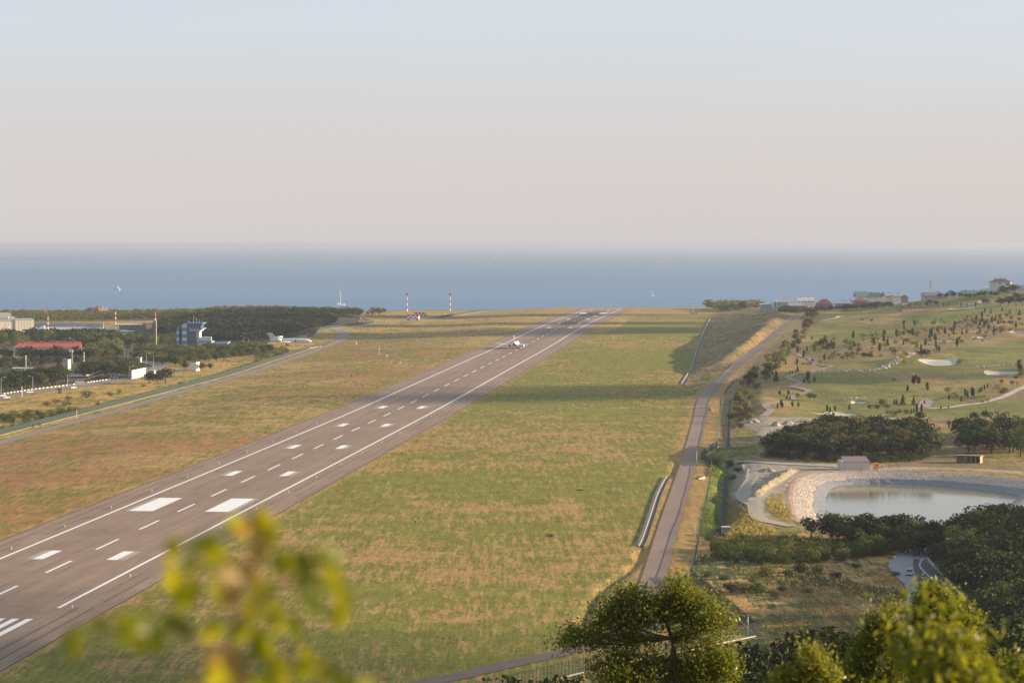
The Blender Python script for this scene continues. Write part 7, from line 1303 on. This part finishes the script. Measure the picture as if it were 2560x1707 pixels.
def fore_tree(name, label, D, trunk_px, clumps, leaf, count, m, cat='tree', seed=1, brad=.05, ground=None, depth=1.0):
    """crown built clump by clump round real branches; clumps are (px, py, rx px, ry px[, depth offset m])"""
    rg = np.random.default_rng(seed); base = AT(trunk_px[0][0], trunk_px[0][1], D); zg = g1(base.x, D); root = thing(name, label, cat, (base.x, D, zg))
    tp = [(0, 0, -.3)] + [tuple(AT(px, py, D) - Vector((base.x, D, zg))) for px, py in trunk_px]
    mb = MB(); k = len(tp); mb.tube(tp, [brad * 1.5 * (1 - .75 * i / max(k - 1, 1)) for i in range(k)], 8); mb.build('trunk', BARK, root)
    V, area = [], np.array([c[2] * c[3] for c in clumps], float); area = area / area.sum(); s = D / F; bm2 = MB()
    for c, a in zip(clumps, area):
        dz = c[4] if len(c) > 4 else (rg.random() - .5) * 1.2 * depth * max(c[2], c[3]) * s; p = AT(c[0], c[1], D) - Vector((base.x, D, zg)); p.y += dz; p = np.array(p)
        # branch from the nearest lower point of the trunk
        j = max((i for i in range(k) if tp[i][2] < p[2] - .1), default=0); q0 = np.array(tp[j]); 
        if j < k - 1: q0 = q0 + (np.array(tp[j + 1]) - q0) * .3
        mid = (q0 + p) / 2 + rg.normal(size=3) * .08 * np.linalg.norm(p - q0) + np.array([0, 0, -.05 * np.linalg.norm(p - q0)])
        bm2.tube([tuple(q0), tuple((q0 + mid) / 2 + rg.normal(size=3) * .02 * np.linalg.norm(p - q0)), tuple(mid), tuple(p)], [brad * .55, brad * .42, brad * .3, brad * .1], 6)
        n = int(count * a) + 12; nsub = max(6, int(n / 34)); R3 = np.array([c[2] * s, .8 * depth * (c[2] + c[3]) / 2 * s, c[3] * s * 1.3]); d = rg.normal(size=(nsub, 3)); d /= np.linalg.norm(d, axis=1, keepdims=True); cc = p + d * R3 * (.35 + .65 * rg.random((nsub, 1)) ** .5)
        for e_ in cc[: max(3, nsub // 3)]: bm2.tube([tuple(p + (e_ - p) * .05), tuple((p + e_) / 2 + rg.normal(size=3) * .03), tuple(e_)], [brad * .14, brad * .09, brad * .05], 4, cap=False)
        i = rg.integers(0, nsub, n); V.append(cc[i] + rg.normal(size=(n, 3)) * np.array([1.15, 1.15, .95]) * (leaf * 1.45))
    bm2.build('branches', BARK, root); V = np.vstack(V); v, f = leaf_blades(V, np.array([0, 0, .1]), leaf, rg); link('crown', foliage_mesh('crown', v, f, m, rg.random(len(f))), root); return root
fore_tree('oak_tree', 'tall sunlit oak with open branches at the bottom centre', 82, [(1690, 1720), (1680, 1660), (1685, 1610), (1668, 1560), (1655, 1520)],
  [(1696, 1462, 34, 28), (1715, 1490, 44, 26), (1668, 1500, 34, 22), (1600, 1486, 44, 20), (1560, 1492, 26, 18), (1545, 1520, 40, 24), (1512, 1530, 24, 20), (1500, 1560, 22, 18), (1550, 1560, 44, 26), (1590, 1545, 36, 22), (1640, 1530, 44, 26), (1690, 1530, 48, 28), (1740, 1515, 40, 26), (1770, 1545, 42, 24), (1800, 1530, 22, 20), (1826, 1560, 20, 16), (1730, 1560, 40, 22), (1430, 1588, 34, 18), (1408, 1602, 18, 12), (1470, 1590, 34, 20), (1510, 1592, 34, 22), (1560, 1600, 38, 22), (1545, 1635, 40, 16), (1610, 1600, 34, 18), (1700, 1600, 32, 16), (1770, 1600, 34, 22), (1800, 1640, 34, 28), (1830, 1660, 24, 22), (1740, 1650, 42, 26), (1700, 1670, 50, 26), (1640, 1660, 44, 24), (1580, 1660, 44, 22), (1530, 1680, 50, 24), (1600, 1695, 60, 22), (1690, 1710, 60, 24), (1770, 1700, 50, 26), (1815, 1690, 30, 20), (1490, 1665, 20, 14)],
  .122, 27000, LF, seed=3, brad=.10)
fore_tree('oak_tree', 'leafy green oak top rising over the curving road at the bottom right', 46, [(2345, 1760), (2340, 1660), (2335, 1580), (2330, 1520)],
  [(2318, 1492, 24, 20), (2345, 1488, 24, 18), (2375, 1505, 20, 20), (2330, 1520, 40, 22), (2365, 1535, 34, 22), (2392, 1545, 26, 20), (2420, 1548, 16, 14), (2300, 1555, 26, 18), (2340, 1560, 40, 22), (2385, 1575, 34, 22), (2412, 1600, 24, 22), (2290, 1600, 36, 24), (2340, 1610, 44, 28), (2390, 1630, 40, 28), (2270, 1640, 36, 28), (2320, 1660, 50, 30), (2380, 1680, 50, 30), (2430, 1680, 30, 36)],
  .085, 19000, LF, seed=5, brad=.09)
fore_tree('oak_tree', 'bushy green tree beside the oak top at the bottom right', 60, [(2235, 1780), (2230, 1680), (2222, 1600)],
  [(2226, 1526, 9, 14), (2232, 1545, 14, 12), (2196, 1548, 12, 10), (2180, 1562, 24, 14), (2215, 1560, 24, 16), (2245, 1575, 24, 16), (2190, 1590, 34, 20), (2235, 1605, 34, 22), (2160, 1620, 30, 24), (2200, 1640, 44, 28), (2250, 1650, 34, 30), (2150, 1670, 40, 28), (2210, 1690, 50, 28), (2130, 1700, 40, 24)],
  .09, 13000, LF, seed=6, brad=.08)
fore_tree('shrub', 'yellowish green shrub with a pointed top at the bottom edge', 34, [(2055, 1800), (2050, 1720), (2040, 1660)],
  [(2024, 1628, 8, 20), (2036, 1655, 14, 18), (2052, 1675, 18, 18), (2040, 1695, 26, 20), (2066, 1700, 24, 18), (2010, 1704, 22, 14), (1955, 1700, 18, 14), (1990, 1706, 24, 12)],
    .065, 3600, LFY, 'shrub', 7, .04)
fore_tree('shrub', 'blurred yellow green shrub in front of the oak top at the bottom right', 15, [(2400, 1900), (2395, 1780), (2390, 1700), (2370, 1640)],
  [(2312, 1560, 30, 18), (2345, 1575, 18, 12), (2300, 1580, 16, 14), (2330, 1610, 26, 18), (2365, 1622, 30, 20), (2400, 1640, 26, 22), (2350, 1650, 34, 20), (2420, 1670, 30, 22), (2380, 1680, 44, 22), (2330, 1690, 40, 18), (2440, 1700, 26, 18), (2280, 1700, 30, 14)],
    .075, 700, LFY, 'shrub', 8, .02)
fore_tree('shrub', 'yellowish shrub at the bottom right corner of the hillside', 30, [(2560, 1800), (2556, 1740), (2550, 1700)], [(2550, 1660, 16, 22), (2540, 1690, 20, 18), (2566, 1690, 16, 24), (2530, 1706, 16, 10)], .065, 900, LFY, 'shrub', 9, .03)
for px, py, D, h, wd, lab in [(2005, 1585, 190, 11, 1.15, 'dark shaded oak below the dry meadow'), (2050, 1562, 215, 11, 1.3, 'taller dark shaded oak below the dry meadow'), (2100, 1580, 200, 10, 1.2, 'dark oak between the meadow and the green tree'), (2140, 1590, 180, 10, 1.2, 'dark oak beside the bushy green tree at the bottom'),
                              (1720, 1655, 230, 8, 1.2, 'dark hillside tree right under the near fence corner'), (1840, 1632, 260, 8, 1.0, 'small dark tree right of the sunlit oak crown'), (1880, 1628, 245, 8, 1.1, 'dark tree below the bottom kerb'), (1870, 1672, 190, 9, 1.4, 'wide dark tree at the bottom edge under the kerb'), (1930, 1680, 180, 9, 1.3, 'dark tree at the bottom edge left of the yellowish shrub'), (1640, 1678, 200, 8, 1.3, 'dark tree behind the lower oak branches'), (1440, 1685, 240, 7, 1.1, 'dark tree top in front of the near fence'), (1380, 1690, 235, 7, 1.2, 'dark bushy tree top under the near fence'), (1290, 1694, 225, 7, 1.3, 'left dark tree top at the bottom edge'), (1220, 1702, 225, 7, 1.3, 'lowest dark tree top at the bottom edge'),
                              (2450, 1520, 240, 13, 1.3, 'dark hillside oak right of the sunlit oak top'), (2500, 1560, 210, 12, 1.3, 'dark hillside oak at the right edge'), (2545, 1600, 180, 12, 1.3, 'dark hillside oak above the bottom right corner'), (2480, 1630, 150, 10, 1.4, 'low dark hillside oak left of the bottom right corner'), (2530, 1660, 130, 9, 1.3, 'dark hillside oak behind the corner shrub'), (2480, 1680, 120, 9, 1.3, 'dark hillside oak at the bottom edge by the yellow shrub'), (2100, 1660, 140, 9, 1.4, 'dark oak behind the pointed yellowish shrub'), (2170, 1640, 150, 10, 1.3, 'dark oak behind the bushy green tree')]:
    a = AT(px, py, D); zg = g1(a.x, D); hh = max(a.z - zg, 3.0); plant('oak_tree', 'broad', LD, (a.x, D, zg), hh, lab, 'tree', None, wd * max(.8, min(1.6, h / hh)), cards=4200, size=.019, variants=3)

# ------------------------------------------------------------------ the out-of-focus sapling right in front of the lens
SD = 4.6
def leaf_mesh(seed):
    rg = random.Random(seed); rows = 7; v = []; bend = .25 + .2 * rg.random(); fold = .18 + .15 * rg.random()
    for i in range(rows):
        t = i / (rows - 1); w_ = .36 * math.sin(math.pi * min(t * .92 + .05, 1)) ** .8 * (1 - .25 * t); zc = -bend * t * t; ser = .03 * (i % 2)
        v += [(-w_ - ser, t, zc + fold * w_), (0, t, zc), (w_ + ser, t, zc + fold * w_)]
    f = []
    for i in range(rows - 1):
        for j in range(2): a = 3 * i + j; f.append((a, a + 1, a + 4, a + 3))
    v += [(-.012, -.28, .02), (.012, -.28, .02)]; n = len(v); f.append((n - 2, n - 1, 1)); 
    me = bpy.data.meshes.new('leaf'); me.from_pydata(v, [], f); me.polygons.foreach_set('use_smooth', [True] * len(f)); a = me.attributes.new('rnd', 'FLOAT', 'FACE'); a.data.foreach_set('value', [rg.random()] * len(f)); me.update(); return me
LVS = [leaf_mat('sapling leaf green', (.22, .25, .012), (.34, .31, .014), .55, .4, .4), leaf_mat('sapling leaf yellow', (.28, .29, .010), (.38, .32, .015), .5, .4, .4), leaf_mat('sapling leaf dark', (.10, .135, .014), (.17, .18, .015), .4, .45, .4), leaf_mat('sapling leaf brown', (.30, .20, .07), (.36, .25, .09), .5, .5, .3)]
lms = {}
for mi_ in range(4):
    for q in range(3): me = leaf_mesh(10 * mi_ + q); me.materials.append(LVS[mi_]); lms[(mi_, q)] = me
b0 = AT(565, 1707, SD); zg = g1(b0.x, SD); SAP = thing('sapling', 'blurred sapling with yellow green leaves close to the camera', 'sapling', (b0.x, SD, zg)); O_ = Vector((b0.x, SD, zg))
TW = [[(560, 1760), (575, 1600), (592, 1480), (635, 1340), (662, 1262)], [(572, 1640), (480, 1585), (330, 1552), (185, 1575)], [(590, 1560), (700, 1460), (770, 1385), (845, 1372)], [(590, 1540), (720, 1462), (800, 1462), (868, 1500)], [(575, 1660), (700, 1632), (850, 1648), (985, 1700)], [(592, 1500), (520, 1430), (455, 1345)], [(580, 1700), (690, 1560), (740, 1545)], [(560, 1740), (500, 1690), (470, 1690)]]
sm = mat('sapling bark', (.20, .12, .075), .8, .2, 30); twp = []
for i, tw in enumerate(TW):
    pts = smooth_path([tuple(AT(px, py, SD)) for px, py in tw], 5); pts[:, 1] += np.linspace(0, (random.random() - .5) * .5 if i else 0, len(pts)); twp.append(pts)
    pl = [tuple(Vector(p) - O_) for p in pts]
    if i == 0: pl = [(0, 0, -.1), (pl[0][0] * .5, 0, pl[0][2] * .5)] + pl
    m = MB(); r0 = .0045 if i == 0 else .003; m.tube(pl, [r0 * (1 - .7 * k / len(pl)) for k in range(len(pl))], 6); m.build('stem' if i == 0 else 'twig', sm, SAP)
LEAVES = [(660, 1262, 1, 0), (668, 1300, 1, 20), (640, 1290, 3, -40), (616, 1305, 0, -70), (595, 1325, 2, -80), (497, 1340, 0, 60), (453, 1340, 1, -30), (475, 1380, 0, 10), (540, 1385, 1, 50), (439, 1410, 1, -20), (515, 1360, 0, 30), (482, 1440, 1, 5), (529, 1445, 1, 30), (461, 1470, 0, -15), (435, 1455, 1, 0), (505, 1420, 2, 60), (545, 1420, 3, 80), (703, 1352, 2, 10), (728, 1356, 0, 5), (757, 1352, 2, 30), (800, 1356, 0, 60), (833, 1372, 1, 30), (812, 1345, 2, 80), (700, 1455, 2, -70), (735, 1440, 2, 70), (782, 1448, 0, 60), (815, 1458, 0, 40), (852, 1465, 1, 10), (850, 1510, 1, -10), (602, 1470, 3, -50), (627, 1440, 3, 10), (620, 1490, 1, 20), (660, 1498, 0, 40), (638, 1512, 2, -20), (728, 1522, 0, 30), (690, 1530, 0, -10), (620, 1550, 1, -30), (381, 1522, 1, -50), (417, 1530, 2, 10), (352, 1545, 2, -40), (345, 1582, 1, 15), (276, 1545, 2, -60), (300, 1530, 0, 70), (195, 1580, 1, 10), (385, 1570, 0, 20), (330, 1530, 2, 60), (235, 1548, 2, -50), (440, 1545, 2, 30), (555, 1558, 1, -50), (652, 1590, 0, 10), (700, 1615, 1, 20), (674, 1602, 0, -30), (714, 1640, 1, 5), (690, 1650, 2, -30), (764, 1605, 1, 15), (782, 1615, 0, -20), (815, 1630, 1, 0), (847, 1632, 2, 30), (870, 1640, 0, 10), (920, 1645, 0, 20), (900, 1660, 2, -10), (963, 1690, 1, 30), (940, 1680, 0, -20), (580, 1665, 1, 10), (547, 1665, 1, -30), (504, 1675, 3, -20), (602, 1650, 3, 20), (530, 1630, 3, -10), (570, 1610, 3, 20), (620, 1680, 0, 40), (650, 1560, 0, 0), (745, 1490, 2, 45), (470, 1355, 0, 80), (560, 1345, 0, -30), (640, 1340, 3, 10), (610, 1400, 3, 10)]
rg = random.Random(4)
for px, py, ci, ang in LEAVES:
    p = AT(px, py, SD); al = np.vstack(twp); j = np.argmin(np.hypot(al[:, 0] - p.x, al[:, 2] - p.z)); p.y = al[j, 1] + (rg.random() - .5) * .12
    o = link('leaf', lms[(ci, rg.randrange(3))], SAP, p - O_); s = (.046 + .014 * rg.random()); o.scale = (s, s, s)
    # the blade hangs: its tip points down and sideways, its face turned to the low sun or away
    tipd = Vector((math.sin(R(ang)), (rg.random() - .5) * .9, -math.cos(R(ang)))).normalized(); fn = Vector((.5 * (rg.random() - .3), -1 + .6 * rg.random(), .7 * rg.random())); fn = (fn - tipd * fn.dot(tipd)).normalized(); xx = tipd.cross(fn)
    o.rotation_euler = Matrix((xx, tipd, fn)).transposed().to_euler()
